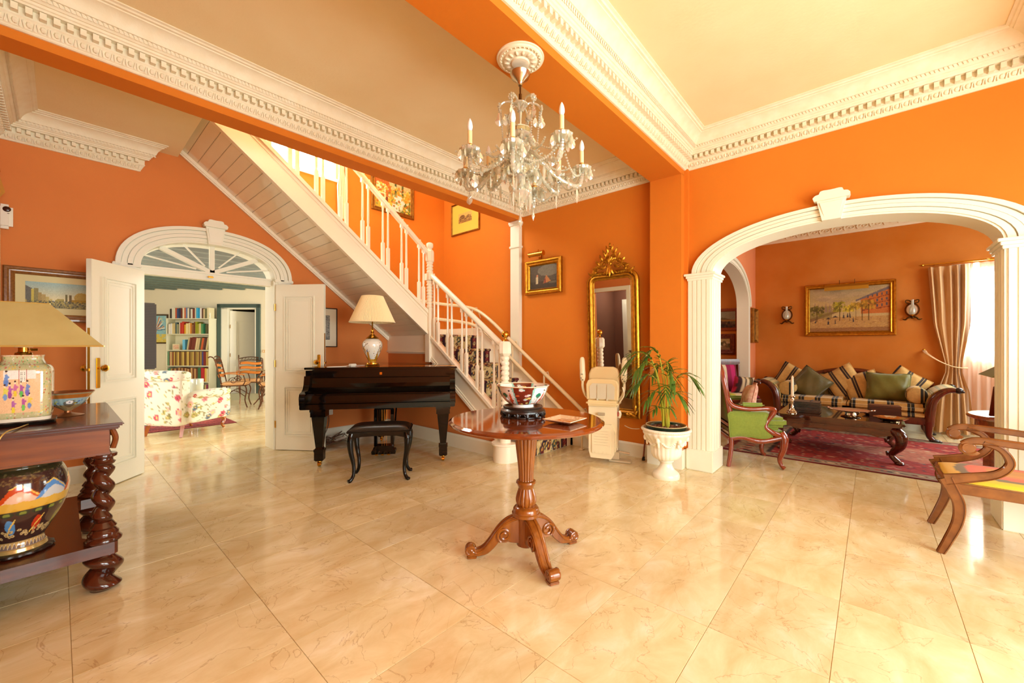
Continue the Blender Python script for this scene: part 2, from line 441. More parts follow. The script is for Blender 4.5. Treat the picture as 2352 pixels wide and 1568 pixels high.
# east wall with lounge arch
AA, AB = -.66, 1.15; AC = (AA + AB) / 2; AW = (AB - AA) / 2
m = MB(); X0, X1 = 4.18, 4.40
m.bb(X0, X1, -2.8, AA, 0, 1.95); m.bb(X0, X1, AB, 5.46, 0, 1.95)
ap = archpts(AC, AW, 1.9, .33, p=2.05)
m.prism([(AB, 1.95)] + [q for q in ap if q[1] > 1.95] + [(AA, 1.95), (-2.8, 1.95), (-2.8, 2.6), (5.46, 2.6), (5.46, 1.95)], X0, X1, 'x')
m.bb(X0, X1, -2.8, 5.46, 2.6, 3.3); m.bb(X0, X1, 3.6, 5.46, 3.3, 5.9)
struct(m, 'wall_east', ORANGE, 'orange wall with the wide white arch and gilt mirror')
m = MB().bb(4.056, 4.18, 1.396, 1.71, 0, 2.9).bb(4.14, 4.18, 1.36, 1.396, 0, 2.95)
struct(m, 'trim_pier', ORANGE, 'shallow orange pier beside the lounge arch behind the potted palm')
# west wall x -.33, doorway near the north corner
m = MB(); m.bb(-.5, -.33, -2.8, 4.12, 0, 3.3); m.bb(-.5, -.33, 5.0, 5.3, 0, 3.3); m.bb(-.5, -.33, 4.12, 5.0, 2.15, 3.3)
struct(m, 'wall_west', TERRA, 'orange wall on the left behind the mahogany console')
m = MB(); m.bb(-.33, -.3, 4.03, 4.12, 0, 2.24); m.bb(-.33, -.3, 4.12, 5.06, 2.15, 2.24); m.bb(-.33, -.3, 5.0, 5.09, 0, 2.15)
struct(m, 'trim_west_door', TRIM, 'white door casing on the left wall')
PURP = mk('brown_purple_paint', rgb(122, 78, 58), .7)
m = MB(); m.bb(-1.75, -1.7, 3.4, 5.2, 0, 2.6).bb(-1.7, -.5, 3.4, 3.45, 0, 2.6).bb(-1.7, -.5, 5.15, 5.2, 0, 2.6).bb(-1.7, -.5, 3.4, 5.2, 2.6, 2.65)
struct(m, 'wall_lobby', PURP, 'dark plum lobby wall beyond the left doorway')
m = MB(); m.bb(-1.7, -1.66, 4.2, 4.9, 0, 2.0); m.bb(-1.66, -1.645, 4.27, 4.52, .2, 1.9); m.bb(-1.66, -1.645, 4.58, 4.83, .2, 1.9)
struct(m, 'door_3', TRIM, 'cream panelled door in the dark lobby seen in the mirror')
# south wall with garden door
m = MB(); m.bb(-.5, 1.1, -2.8, -2.6, 0, 3.3); m.bb(2.95, 4.4, -2.8, -2.6, 0, 3.3); m.bb(1.1, 2.95, -2.8, -2.6, 2.3, 3.3)
struct(m, 'wall_south', ORANGE, 'orange wall behind the camera with glazed garden door')
m = MB()
for x in (1.1, 1.7, 2.33, 2.93): m.bb(x - .03, x + .03, -2.74, -2.68, 0, 2.3)
for z in (.25, 1.0, 1.65, 2.27): m.bb(1.1, 2.95, -2.735, -2.685, z - .02, z + .02)
struct(m, 'door_4', TRIM, 'white glazed garden door behind the camera')
# ceilings
struct(MB().bb(-.55, 4.4, -2.8, 3.71, 3.21, 3.32), 'ceiling', CEIL, 'cream plaster coffered ceiling over the hall')
struct(MB().bb(-.55, .80, 3.70, 5.22, 3.10, 3.32), 'ceiling_north', CEIL, 'cream ceiling bay beside the staircase')
struct(MB().bb(-.6, 4.5, 3.55, 5.5, 5.8, 5.9).bb(.80, 4.2, 3.54, 3.70, 3.1, 5.8), 'ceiling_stairwell', mk('stairwell_white', rgb(250, 226, 180), .8), 'pale ceiling and side of the upper stairwell')
struct(MB().bb(-.62, -.55, 3.55, 5.46, 3.2, 5.9), 'wall_upper', ORANGE, 'orange wall of the upper landing')
# beams
struct(MB().bb(-.4, 4.2, 3.53, 3.71, 2.89, 3.25), 'trim_beam_north', ORANGE, 'orange beam in front of the staircase')
struct(MB().bb(-.4, 4.2, 1.396, 1.705, 2.89, 3.25), 'trim_beam_middle', ORANGE, 'broad orange beam carrying the chandelier')
struct(MB().bb(-.4, 4.2, -1.2, -.87, 2.89, 3.25), 'trim_beam_south', ORANGE, 'orange beam overhead behind the camera')

# ---------------- cornices ----------------
CP = [(0, 0), (.012, 0), (.018, .006), (.018, .014), (.024, .018), (.03, .03), (.042, .048), (.05, .058), (.055, .062), (.055, .066), (.05, .068), (.05, .112), (.088, .114), (.092, .124), (.10, .128), (.104, .14), (.112, .142), (.118, .15), (.128, .156), (.132, .168), (.146, .17), (.15, .178), (.156, .192), (.168, .21), (.186, .226), (.206, .236), (.214, .238), (.216, .246), (.23, .248), (.236, .256), (.25, .26), (.25, .27), (0, .27)]
dent = MB().box((0, .069, .091), (.026, .036, .036)).mesh('dentil', 0); dent.materials.append(PLASTER)
def cornice(name, label, x0, y0, ang, L, zb, m0=1, m1=1, n_ind=True, sc_=1.0):
    """wall line starts at (x0,y0), direction ang; room is on the left of the direction. m0/m1: +1 inner mitre, 0 square"""
    root = None
    mb = MB(); d = V((cos(ang), sin(ang), 0)); nrm = V((-sin(ang), cos(ang), 0)); o = V((x0, y0, zb))
    n = len(CP); vs = []
    for e, mt in ((0, m0), (1, m1)):
        for p, z in CP:
            p *= sc_; z *= sc_
            t = (mt * p) if e == 0 else (L - mt * p)
            vs.append(o + d * t + nrm * p + V((0, 0, z)))
    fs = [(i, i + n, (i + 1) % n + n, (i + 1) % n) for i in range(n)] + [tuple(range(n)), tuple(range(n, 2 * n))]
    mb.add(vs, fs)
    T = mb.build(name, PLASTER, None, 25, label=label, kind='structure')
    k = int(L / .052); a0 = .06 * m0 if m0 >= 0 else .0; M = Matrix.Translation(o) @ Matrix.Rotation(ang, 4, 'Z')
    egg = MB(); rope = MB()
    for i in range(k):
        t = a0 + .02 + (L - a0 - .06 * m1 - .03) * i / max(1, k - 1)
        dd = bpy.data.objects.new('dentil', dent); col.objects.link(dd); dd.parent = T
        dd.location = M @ V((t, 0, 0)); dd.rotation_euler = (0, 0, ang); dd.scale = (sc_,) * 3
        Te = M @ Matrix.Translation((t, .036 * sc_, .038 * sc_)) @ Matrix.Rotation(R(-32), 4, 'X')
        egg.ell((0, 0, 0), (.014, .012, .017), 7, 4, Te)
        egg.box((0, 0, 0), (.005, .01, .036), M=None) if False else None
        for q in (-1, 1):
            Tq = M @ Matrix.Translation((t + q * .0195, .036 * sc_, .036 * sc_)) @ Matrix.Rotation(R(-32), 4, 'X') @ Matrix.Rotation(R(q * 9), 4, 'Y')
            egg.box((0, 0, 0), (.005, .018, .036), M=None) if False else egg.add([(-.003, -.006, -.018), (.003, -.006, -.018), (.003, .008, -.018), (-.003, .008, -.018), (-.003, -.006, .018), (.003, -.006, .018), (.003, .008, .018), (-.003, .008, .018)], [(0, 1, 2, 3), (4, 5, 6, 7), (0, 1, 5, 4), (1, 2, 6, 5), (2, 3, 7, 6), (3, 0, 4, 7)], Tq)
    for i in range(int(L / .022)):
        t = .12 * m0 + i * .022
        if t > L - .12 * m1: break
        rope.add([(-.01, -.004, -.009), (.004, -.004, -.009), (.012, .006, .008), (-.002, .006, .008)], [(0, 1, 2, 3)], M @ Matrix.Translation((t, .134 * sc_, .16 * sc_)))
    egg.build('egg_moulding', PLASTER, T, 40, fix=False, kind='stuff')
    rope.build('rope_moulding', PLASTER, T, 0, fix=False, kind='stuff')
    return T
ZC = 2.943
cornice('trim_1', 'white dentil cornice along the beam by the staircase', 4.18, 3.53, PI, 4.51, ZC)
cornice('trim_2', 'white dentil cornice along the wide chandelier beam', 4.18, 1.396, PI, 4.51, ZC)
cornice('trim_3', 'white dentil cornice above the lounge arch', 4.18, -.87, PI / 2, 2.266, ZC)
cornice('trim_4', 'white dentil cornice above the gilt mirror', 4.18, 1.705, PI / 2, 1.825, ZC)
cornice('trim_5', 'white dentil cornice at the far right corner of the ceiling', -.33, -.87, 0, 4.51, ZC)
cornice('trim_6', 'white dentil cornice ending by the stair soffit', .51, 5.21, PI, .84, 2.86, -.85, 1, sc_=.89)
cornice('trim_7', 'white dentil cornice above the left wall', -.33, 5.21, -PI / 2, 1.5, 2.86, 1, 1, sc_=.89)
cornice('trim_8', 'white dentil cornice above the console', -.33, 3.53, -PI / 2, 1.825, ZC)

# ---------------- baseboards ----------------
def base(name, x0, y0, x1, y1, label, h=.15, t=.02):
    L = math.hypot(x1 - x0, y1 - y0); a = math.atan2(y1 - y0, x1 - x0)
    prof = [(0, 0), (t, 0), (t, h - .02), (t - .006, h - .006), (t - .012, h), (0, h)]
    vs = [(0, p, z) for p, z in prof] + [(L, p, z) for p, z in prof]; n = 6
    fs = [(i, i + n, (i + 1) % n + n, (i + 1) % n) for i in range(n)] + [tuple(range(n)), tuple(range(n, 2 * n))]
    MB().add(vs, fs, Matrix.Translation((x0, y0, 0)) @ Matrix.Rotation(a, 4, 'Z')).build(name, TRIM, None, 0, label=label, kind='structure')
base('baseboard_north', 3.155, 5.21, 1.87, 5.21, 'white skirting behind the piano')
base('baseboard_north_2', .33, 5.21, -.33, 5.21, 'white skirting left of the arched door')
base('baseboard_east', 4.18, 1.71, 4.18, 2.9, 'white skirting under the gilt mirror')
base('baseboard_west', -.33, 4.03, -.33, -2.6, 'white skirting along the left wall')
base('baseboard_stair', 3.155, 3.05, 3.155, 5.21, 'white skirting under the stair stringer', .16)
struct(MB().bb(4.03, 4.18, 1.38, 1.73, 0, .185).bb(4.12, 4.18, 1.33, 1.40, 0, .185), 'baseboard_pier', TRIM, 'white plinth around the shallow pier')
# ---------------- lounge arch surround ----------------
def fluted(mb, y0, y1, z0, z1, xf, n=5, t=.03):
    """pilaster front at x=xf facing -x with n flutes"""
    W = y1 - y0; mb.bb(xf + .008, xf + t, y0, y1, z0, z1); s = W / n
    for i in range(n): mb.bb(xf, xf + .012, y0 + s * i + s * .12, y0 + s * (i + 1) - s * .12, z0, z1)
def column(name, ya, yb, inner, label):
    m = MB(); fluted(m, ya, yb, .2, 1.84, 4.128)
    m.bb(4.15, 4.44, min(inner, inner), max(inner, inner), 0, 0) if False else None
    T = struct(m, name, TRIM, label, 0)
    s = 1 if inner > (ya + yb) / 2 else -1
    j = MB()
    j.bb(4.14, 4.43, min(inner, inner + .012 * s), max(inner, inner + .012 * s), .2, 1.86)
    for k in range(3): j.bb(4.17 + k * .08, 4.21 + k * .08, min(inner, inner + .02 * s), max(inner, inner + .02 * s), .2, 1.84)
    j.build('jamb_lining', TRIM, T, 0)
    p = MB(); lo, hi = min(ya, inner) - .0, max(yb, inner)
    if s > 0: hi = inner + .022
    else: lo = inner - .022
    p.rbox(((4.10 + 4.45) / 2, (lo + hi) / 2 , .1), (.35, hi - lo + .012, .2), .006); p.build('plinth', TRIM, T, 30)
    c = MB()
    for k, (e, z0, z1) in enumerate([(.012, 1.84, 1.862), (.022, 1.862, 1.885), (.036, 1.885, 1.905)]):
        c.rbox(((4.128 - e + 4.45) / 2, (lo + hi) / 2, (z0 + z1) / 2), (4.45 - 4.128 + e, hi - lo + e * 2 - .02, z1 - z0 + .001), .003)
    c.build('capital', TRIM, T, 30)
column('trim_column_left', 1.15, 1.36, 1.15, 'white fluted column on the left of the lounge arch')
column('trim_column_right', -.87, -.66, -.66, 'white fluted column on the right of the lounge arch')
def archband(name, c, a, zs, b, w, axis, f0, f1, label, steps=4, p=2.25, kb=1.0):
    """stepped moulding band round an arch; axis 'x': plane x=f0(front)->f1"""
    mb = MB(); n = 36
    for k in range(steps):
        i0 = w * k / steps + .004; i1 = w * (k + 1) / steps - .002
        ff = f0 - (.010 if k in (1, steps - 1) else 0) - (.008 if k == steps - 1 else 0)
        A = archpts(c, a + i0, zs, b + i0 * kb, n, p); B = archpts(c, a + i1, zs, b + i1 * kb, n, p)
        vs = []; fs = []
        for i in range(n + 1):
            for q in (A[i], B[i]):
                for d in (ff, f1): vs.append((d, q[0], q[1]) if axis == 'x' else (q[0], d, q[1]))
        for i in range(n):
            o = i * 4; fs += [(o, o + 4, o + 6, o + 2), (o + 1, o + 3, o + 7, o + 5), (o, o + 1, o + 5, o + 4), (o + 2, o + 6, o + 7, o + 3)]
        fs += [(0, 2, 3, 1), (4 * n, 4 * n + 1, 4 * n + 3, 4 * n + 2)]
        mb.add(vs, fs)
    A = archpts(c, a, zs, b, n, p); B = archpts(c, a + w, zs, b + w * kb, n, p); vs = []; fs = []
    for i in range(n + 1):
        for q in (A[i], B[i]):
            for d in (f0 + .012, f1): vs.append((d, q[0], q[1]) if axis == 'x' else (q[0], d, q[1]))
    for i in range(n):
        o = i * 4; fs += [(o, o + 4, o + 6, o + 2), (o + 1, o + 3, o + 7, o + 5), (o, o + 1, o + 5, o + 4), (o + 2, o + 6, o + 7, o + 3)]
    mb.add(vs, fs)
    return struct(mb, name, TRIM, label, 30)
def soffit_lining(parent, c, a, zs, b, axis, f0, f1, p=2.25, t=.012):
    mb = MB(); n = 36; A = archpts(c, a, zs, b, n, p); B = archpts(c, a - t, zs, b - t, n, p); vs = []; fs = []
    for i in range(n + 1):
        for q in (A[i], B[i]):
            for d in (f0, f1): vs.append((d, q[0], q[1]) if axis == 'x' else (q[0], d, q[1]))
    for i in range(n):
        o = i * 4; fs += [(o, o + 4, o + 6, o + 2), (o + 1, o + 3, o + 7, o + 5), (o, o + 1, o + 5, o + 4), (o + 2, o + 6, o + 7, o + 3)]
    mb.add(vs, fs).build('arch_lining', TRIM, parent, 30)
def keystone(parent, axis, f, c, z0, z1, w0, w1):
    """tapered block + crown shell, front plane f, projects .03"""
    def P(t, d, z): return (f - d, t, z) if axis == 'x' else (t, f - d, z)
    mb = MB(); vs = []
    for z, w in ((z0, w0), (z1, w1)):
        for s in (-1, 1):
            for d in (-.02, .035): vs.append(P(c + s * w / 2, d, z))
    mb.add(vs, [(0, 1, 3, 2), (4, 6, 7, 5), (0, 4, 5, 1), (2, 3, 7, 6), (1, 5, 7, 3), (0, 2, 6, 4)])
    vs = []
    for z, w, dd in ((z0 + .03, w0 * .78, .036), (z1 - .03, w1 * .78, .046)):
        for s in (-1, 1):
            for d in (.0, dd): vs.append(P(c + s * w / 2, d, z))
    mb.add(vs, [(0, 1, 3, 2), (4, 6, 7, 5), (0, 4, 5, 1), (2, 3, 7, 6), (1, 5, 7, 3), (0, 2, 6, 4)])
    mb.build('keystone', TRIM, parent, 0)
    cr = MB(); poly = []
    W = w1 * .62
    for k in range(33):
        t = PI * k / 32; rr = 1 + .06 * math.cos(t * 10); poly.append((c + W * math.copysign(abs(cos(t)) ** .7, cos(t)), z1 + .01 + .034 * sin(t) * rr + (.018 if abs(t - PI / 2) < .5 else 0)))
    poly += [(c - W * .94, z1 - .012), (c + W * .94, z1 - .012)]
    if axis == 'x': cr.prism(poly, f - .06, f + .02, 'x')
    else: cr.prism(poly, f - .06, f + .02, 'y')
    cr.build('keystone_crown', TRIM, parent, 30)
T = archband('trim_lounge_arch', AC, AW, 1.9, .33, .175, 'x', 4.14, 4.19, 'white moulded arch surround over the lounge opening', 4, 2.05, .68)
soffit_lining(T, AC, AW, 1.9, .33, 'x', 4.15, 4.43, 2.05); keystone(T, 'x', 4.14, AC, 2.215, 2.385, .12, .19)
# ---------------- arched door surround ----------------
T = archband('trim_door_arch', DC, DW, 1.96, .32, .165, 'y', 5.17, 5.215, 'white moulded fanlight surround over the double doors', 4, 2.25, .88)
soffit_lining(T, DC, DW, 1.96, .32, 'y', 5.18, 5.46); keystone(T, 'y', 5.17, DC, 2.26, 2.45, .12, .17)
m = MB()
for (a, b) in ((DA - .165, DA), (DB, DB + .165)): m.bb(a, b, 5.185, 5.215, 0, 1.95); m.bb(a + (.02), b - .02, 5.172, 5.2, 0, 1.95); m.rbox(((a + b) / 2, 5.19, 1.96), (.20, .06, .035), .006)
m.bb(DA, DA + .025, 5.19, 5.47, 0, 1.96); m.bb(DB - .025, DB, 5.19, 5.47, 0, 1.96)
struct(m, 'trim_door_jamb', TRIM, 'white jambs of the arched double door')
# fanlight
m = MB(); m.bb(DA, DB, 5.27, 5.33, 1.905, 1.975); m.bb(DA, DB, 5.255, 5.345, 1.965, 1.985); m.bb(DA, DB, 5.25, 5.345, 1.90, 1.912)
FW = struct(m, 'window_fanlight', TRIM, 'arched white fanlight above the double doors')
hub = V((DC, 5.3, 1.985))
ribs = MB(); thin = MB()
def epos(t): ct, st = cos(t), sin(t); return V((DC + (DW - .01) * math.copysign(abs(ct) ** (2 / 2.25), ct), 5.3, 1.96 + .31 * abs(st) ** (2 / 2.25)))
for k in (45, 90, 135):
    e = epos(R(k)); d = e - hub; ribs = MB().box((hub + e) / 2, (.042, .05, d.length), M=Matrix.Rotation(math.atan2(d.x, d.z), 4, 'Y')); ribs.build('fanlight_bar', TRIM, FW, 0)
for k, f in ((22, .45), (67, .2), (112, .2), (158, .45)):
    e = epos(R(k)); h = hub + (e - hub) * .25; d = e - h; MB().box((h + e) / 2, (.014, .02, d.length), M=Matrix.Rotation(math.atan2(d.x, d.z), 4, 'Y')).build('glazing_bar', TRIM, FW, 0)
GLASSP = mk('window_glass', (.95, .97, .95, 1), .02, spec=.5, alpha=.12)
MB().prism([q for q in archpts(DC, DW - .012, 1.97, .3, 24)], 5.298, 5.302).build('pane', GLASSP, FW, 0)
MB().rbox((DC - .02, 5.245, 1.935), (.05, .012, .02), .005).build('catch', BRASS, FW, 30)
# ---------------- door leaves ----------------
def door_leaf(name, hinge, free, label, hz=1.905, knob=True):
    d = V(free) - V(hinge); W = d.length; a = math.atan2(d.y, d.x)
    T0 = Matrix.Translation((hinge[0], hinge[1], 0)) @ Matrix.Rotation(a, 4, 'Z')
    o = MB().add([], []); t = .042
    m = MB(); m.rbox((W / 2, 0, hz / 2 + .006), (W, t, hz), .003)
    o = m.build(name, TRIM, None, 20, label=label, kind='structure'); o.matrix_world = T0
    for z0, z1 in ((.17, .74), (.90, 1.78)):
        for s in (-1, 1):
            f = MB(); x0, x1 = .11, W - .11
            yo = s * (t / 2)
            for k, (off, hh) in enumerate(((0, .015), (.024, .009), (.048, .005))):
                a0, a1, b0, b1 = x0 + off, x1 - off, z0 + off, z1 - off; wd = .012
                for bx in ((a0, a1, b0, b0 + wd), (a0, a1, b1 - wd, b1), (a0, a0 + wd, b0 + wd, b1 - wd), (a1 - wd, a1, b0 + wd, b1 - wd)):
                    f.bb(bx[0], bx[1], min(yo, yo + s * hh), max(yo, yo + s * hh), bx[2], bx[3])
            f.build('panel_moulding', TRIM, o, 0)
    for s in (-1, 1):
        MB().rbox((W - .055, s * (t / 2 + .004), .98), (.038, .009, .25), .004).build('lock_plate', BRASS, o, 30)
        k = MB(); k.tube([(W - .055, s * (t / 2), 1.02), (W - .055, s * (t / 2 + .04), 1.02)], .009, 10)
        k.lathe([(.012, 0), (.022, .006), (.029, .016), (.029, .026), (.022, .036), (.008, .04), (0.0001, .041)], (W - .055, s * (t / 2 + .035), 1.02), 8, Matrix.Rotation(R(-90 * s), 4, 'X'))
        k.build('knob', BRASS, o, 20)
    e = MB(); e.bb(W - .001, W + .0015, -.009, .009, .55, 1.35); e.bb(W, W + .014, -.006, .006, 1.0, 1.02); e.build('bolt_plate', BRASS, o, 0)
    for z in (.3, 1.0, 1.65): MB().tube([(0.0, -.024, z - .04), (0, -.024, z + .04)], .007, 8).build('hinge', BRASS, o, 30)
    return o
door_leaf('door_1', (.53, 5.165), (.165, 4.735), 'white panelled door leaf standing open beside the console lamp')
door_leaf('door_2', (1.69, 5.165), (2.035, 4.69), 'white panelled door leaf standing open left of the grand piano')
# ---------------- family room shell (through the arched door) ----------------
FD = V((cos(R(41.7)), sin(R(41.7)), 0)); RD = V((sin(R(41.7)), -cos(R(41.7)), 0))
def fr(f, r, z=0): return FD * f + RD * r + V((0, 0, z))
FANG = R(41.7 - 90)            # local x -> RD, local y -> FD
def FB(mb, r0, r1, f0, f1, z0, z1):
    c = fr((f0 + f1) / 2, (r0 + r1) / 2, (z0 + z1) / 2); return mb.box(c, (r1 - r0, f1 - f0, z1 - z0), FANG)
m = MB(); FB(m, -9.6, -6.60, 9.14, 9.3, 0, 2.9); FB(m, -5.72, -2.0, 9.14, 9.3, 0, 2.9); FB(m, -6.60, -5.72, 9.14, 9.3, 2.08, 2.9)
struct(m, 'wall_family_back', CREAMW, 'cream wall behind the bookcase and dining chairs', 0)
m = MB(); m.bb(-1.65, -1.55, 5.4, 13.4, 0, 2.9)
struct(m, 'wall_family_west', CREAMW, 'cream wall on the left of the family room', 0)
m = MB(); m.bb(5.6, 5.7, 5.4, 9.0, 0, 2.9); struct(m, 'wall_family_east', CREAMW, 'cream wall right of the dining area', 0)
m = MB(); m.bb(-1.6, DA - .03, 5.46, 5.5, 0, 2.9); m.bb(DB + .03, 5.6, 5.46, 5.5, 0, 2.9); m.bb(-1.6, 5.6, 5.46, 5.5, 2.3, 2.9)
struct(m, 'wall_family_south', CREAMW, 'cream inner face of the arched door wall', 0)
struct(MB().bb(-1.6, 5.7, 5.47, 13.4, 2.64, 2.7), 'ceiling_family', mk('white_board_ceiling', rgb(236, 228, 206), .7), 'white ceiling between green beams', 0)
GREEN = mk('green_beam_paint', rgb(78, 92, 78), .5, noise=(8, .5, rgb(92, 104, 88), (1, 8, 8)))
bmr = empty('trim_ceiling_beams', label='dark green wooden ceiling beams of the family room'); bmr['kind'] = 'structure'
bm_ = MB().box((0, 0, 0), (6.4, .10, .17)).mesh('beam', 0); bm_.materials.append(GREEN)
yy = 5.66
while yy < 12.6:
    # beam runs along x until it meets the slanted back wall
    xe = (9.14 - yy * FD.y) / FD.x; x0 = -1.55; xe = min(xe, 5.6)
    o = bpy.data.objects.new('beam', bm_); col.objects.link(o); o.parent = bmr; o.location = ((x0 + xe) / 2, yy, 2.555); o.scale = ((xe - x0) / 6.4, 1, 1)
    yy += .38 if yy < 0 else .38
# doorway in the back wall with dark green casing
m = MB()
DG = mk('dark_green_casing', rgb(66, 84, 74), .5)
FB(m, -6.64, -6.56, 9.10, 9.14, 0, 2.15); FB(m, -5.76, -5.68, 9.10, 9.14, 0, 2.15); FB(m, -6.64, -5.68, 9.10, 9.14, 2.07, 2.15)
struct(m, 'trim_green_casing', DG, 'dark green door casing in the cream wall', 0)
m = MB(); FB(m, -6.56, -6.42, 9.12, 9.3, 0, 2.07); FB(m, -5.80, -5.76, 9.12, 9.3, 0, 2.07); FB(m, -6.56, -5.76, 9.12, 9.3, 2.04, 2.07)
struct(m, 'trim_inner_casing', TRIM, 'white inner door lining beside the bookcase', 0)
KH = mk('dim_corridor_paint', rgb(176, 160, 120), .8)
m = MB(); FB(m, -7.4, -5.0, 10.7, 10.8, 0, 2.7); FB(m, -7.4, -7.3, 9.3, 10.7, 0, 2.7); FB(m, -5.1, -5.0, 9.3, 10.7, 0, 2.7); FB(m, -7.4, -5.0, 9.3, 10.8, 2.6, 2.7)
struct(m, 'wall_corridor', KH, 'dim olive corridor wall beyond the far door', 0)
# open inner door, hinged left
hd = fr(9.2, -6.42); fd_ = fr(9.75, -5.98)
dl = door_leaf('door_5', (hd.x, hd.y), (fd_.x, fd_.y), 'cream panelled door ajar in the green framed doorway', 2.0)
m = MB(); FB(m, -8.4, -6.64, 9.12, 9.14, 0, .12); FB(m, -5.68, -3.0, 9.12, 9.14, 0, .12)
struct(m, 'baseboard_family', TRIM, 'pale skirting of the family room', 0)
m = MB(); FB(m, -6.56, -5.7, 9.09, 9.14, 0, .14)
struct(m, 'trim_stone_sill', mk('stone_sill', rgb(176, 172, 140), .7), 'pale stone step under the far door', 0)

# ---------------- lounge shell (through the wide arch) ----------------
LB = 8.1
m = MB(); m.bb(LB, LB + .15, -.92, 3.7, 0, 3.3); m.bb(LB, LB + .15, -2.1, -.92, 0, 1.0); m.bb(LB, LB + .15, -2.1, -.92, 2.25, 3.3); m.bb(LB, LB + .15, -3.2, -2.1, 0, 3.3)
struct(m, 'wall_lounge_back', ORANGE_D, 'mottled orange wall behind the sofa with the street painting', 0)
LA, LZ = 5.25, 7.5; LC = (LA + LZ) / 2; LW = (LZ - LA) / 2
PINK = mk('salmon_wall_paint', rgb(226, 132, 82), .8, noise=(1.3, .4, rgb(232, 146, 96)))
m = MB(); m.bb(4.4, LA, 1.525, 1.66, 0, 1.95); m.bb(LZ, LB, 1.525, 1.66, 0, 1.95)
ap = archpts(LC, LW, 1.85, .55, p=2.1)
m.prism([(LZ, 1.95)] + [q for q in ap if q[1] > 1.95] + [(LA, 1.95), (4.4, 1.95), (4.4, 3.3), (LB, 3.3), (LB, 1.95)], 1.525, 1.66)
struct(m, 'wall_lounge_left', PINK, 'salmon side wall with a tall arch left of the sofa', 0)
T = archband('trim_side_arch', LC, LW, 1.85, .55, .10, 'y', 1.50, 1.53, 'white moulded side arch in the salmon wall', 2, 2.1)
soffit_lining(T, LC, LW, 1.85, .55, 'y', 1.505, 1.68, 2.1)
m = MB()
for a, b in ((LA - .10, LA), (LZ, LZ + .10)): m.bb(a, b, 1.505, 1.53, 0, 1.86)
m.bb(LA, LA + .012, 1.505, 1.68, 0, 1.86); m.bb(LZ - .012, LZ, 1.505, 1.68, 0, 1.86)
struct(m, 'trim_side_arch_jamb', TRIM, 'white straight jambs of the side arch', 0)
struct(MB().bb(4.4, LB + .1, 3.55, 3.7, 0, 3.3), 'wall_alcove', ORANGE_D, 'orange end wall of the alcove', 0)
m = MB(); m.bb(4.4, 5.4, -3.1, -2.95, 0, 3.3); m.bb(7.0, LB, -3.1, -2.95, 0, 3.3); m.bb(5.4, 7.0, -3.1, -2.95, 0, .8); m.bb(5.4, 7.0, -3.1, -2.95, 2.4, 3.3)
struct(m, 'wall_lounge_south', ORANGE_D, 'orange lounge wall beyond the column', 0)
struct(MB().bb(4.4, LB + .1, -3.1, 3.6, 3.2, 3.3), 'ceiling_lounge', mk('lounge_ceiling', rgb(206, 178, 136), .8), 'cream lounge ceiling', 0)
# lounge frieze cornice with leaf scrolls
m = MB(); m.prism([(LB, 2.94), (LB - .015, 2.94), (LB - .03, 2.965), (LB - .03, 3.07), (LB - .06, 3.1), (LB - .12, 3.16), (LB - .16, 3.2), (LB, 3.2)], -3.0, 1.525, 'y')
# prism axis y uses (x,z)
T = struct(m, 'trim_lounge_cornice', PLASTER, 'carved white cornice above the sofa wall', 25)
sw = MB()
for k in range(30):
    y = 1.44 - k * .15
    pts = [(LB - .034, y + .055 * cos(t) * (1 - t / 9), 3.017 + .036 * sin(t) * (1 - t / 9)) for t in [i * .6 for i in range(13)]]
    sw.tube(pts, .008, 5)
    sw.tube([(LB - .034, y - .075, 2.985), (LB - .04, y - .06, 3.02), (LB - .034, y - .075, 3.055)], .009, 5)
sw.build('leaf_scroll', PLASTER, T, 40, kind='stuff')
base('baseboard_lounge', LB, -3.0, LB, 1.525, 'white skirting behind the sofa', .12)
base('baseboard_alcove', LB, 1.66, LB, 3.55, 'white skirting in the alcove', .12)
# window with bright panes
PANE = mk('daylight_pane', (1, 1, 1, 1), .2, emit=(1, .97, .9, 1), estr=5)
m = MB(); m.bb(LB + .05, LB + .1, -2.1, -.92, 1.0, 1.06).bb(LB + .05, LB + .1, -2.1, -.92, 2.19, 2.25).bb(LB + .05, LB + .1, -2.1, -2.04, 1, 2.25).bb(LB + .05, LB + .1, -.98, -.92, 1, 2.25).bb(LB + .05, LB + .1, -1.54, -1.48, 1, 2.25)
T = struct(m, 'window_lounge', TRIM, 'bright curtained window right of the street painting', 0)
MB().bb(LB + .1, LB + .11, -2.1, -.92, 1, 2.25).build('pane', PANE, T, 0)
# stair window
PANE2 = mk('sunlit_stair_pane', (1, 1, 1, 1), .2, emit=(1, .93, .78, 1), estr=9)
m = MB(); m.bb(1.35, 2.45, 5.19, 5.25, 3.33, 3.37).bb(1.35, 1.39, 5.3, 5.36, 3.35, 4.45).bb(2.41, 2.45, 5.3, 5.36, 3.35, 4.45).bb(1.88, 1.92, 5.3, 5.36, 3.35, 4.45)
T = struct(m, 'window_stair', TRIM, 'glaring upstairs window seen between the balusters', 0)
MB().bb(1.35, 2.45, 5.38, 5.39, 3.35, 4.45).build('pane', PANE2, T, 0)
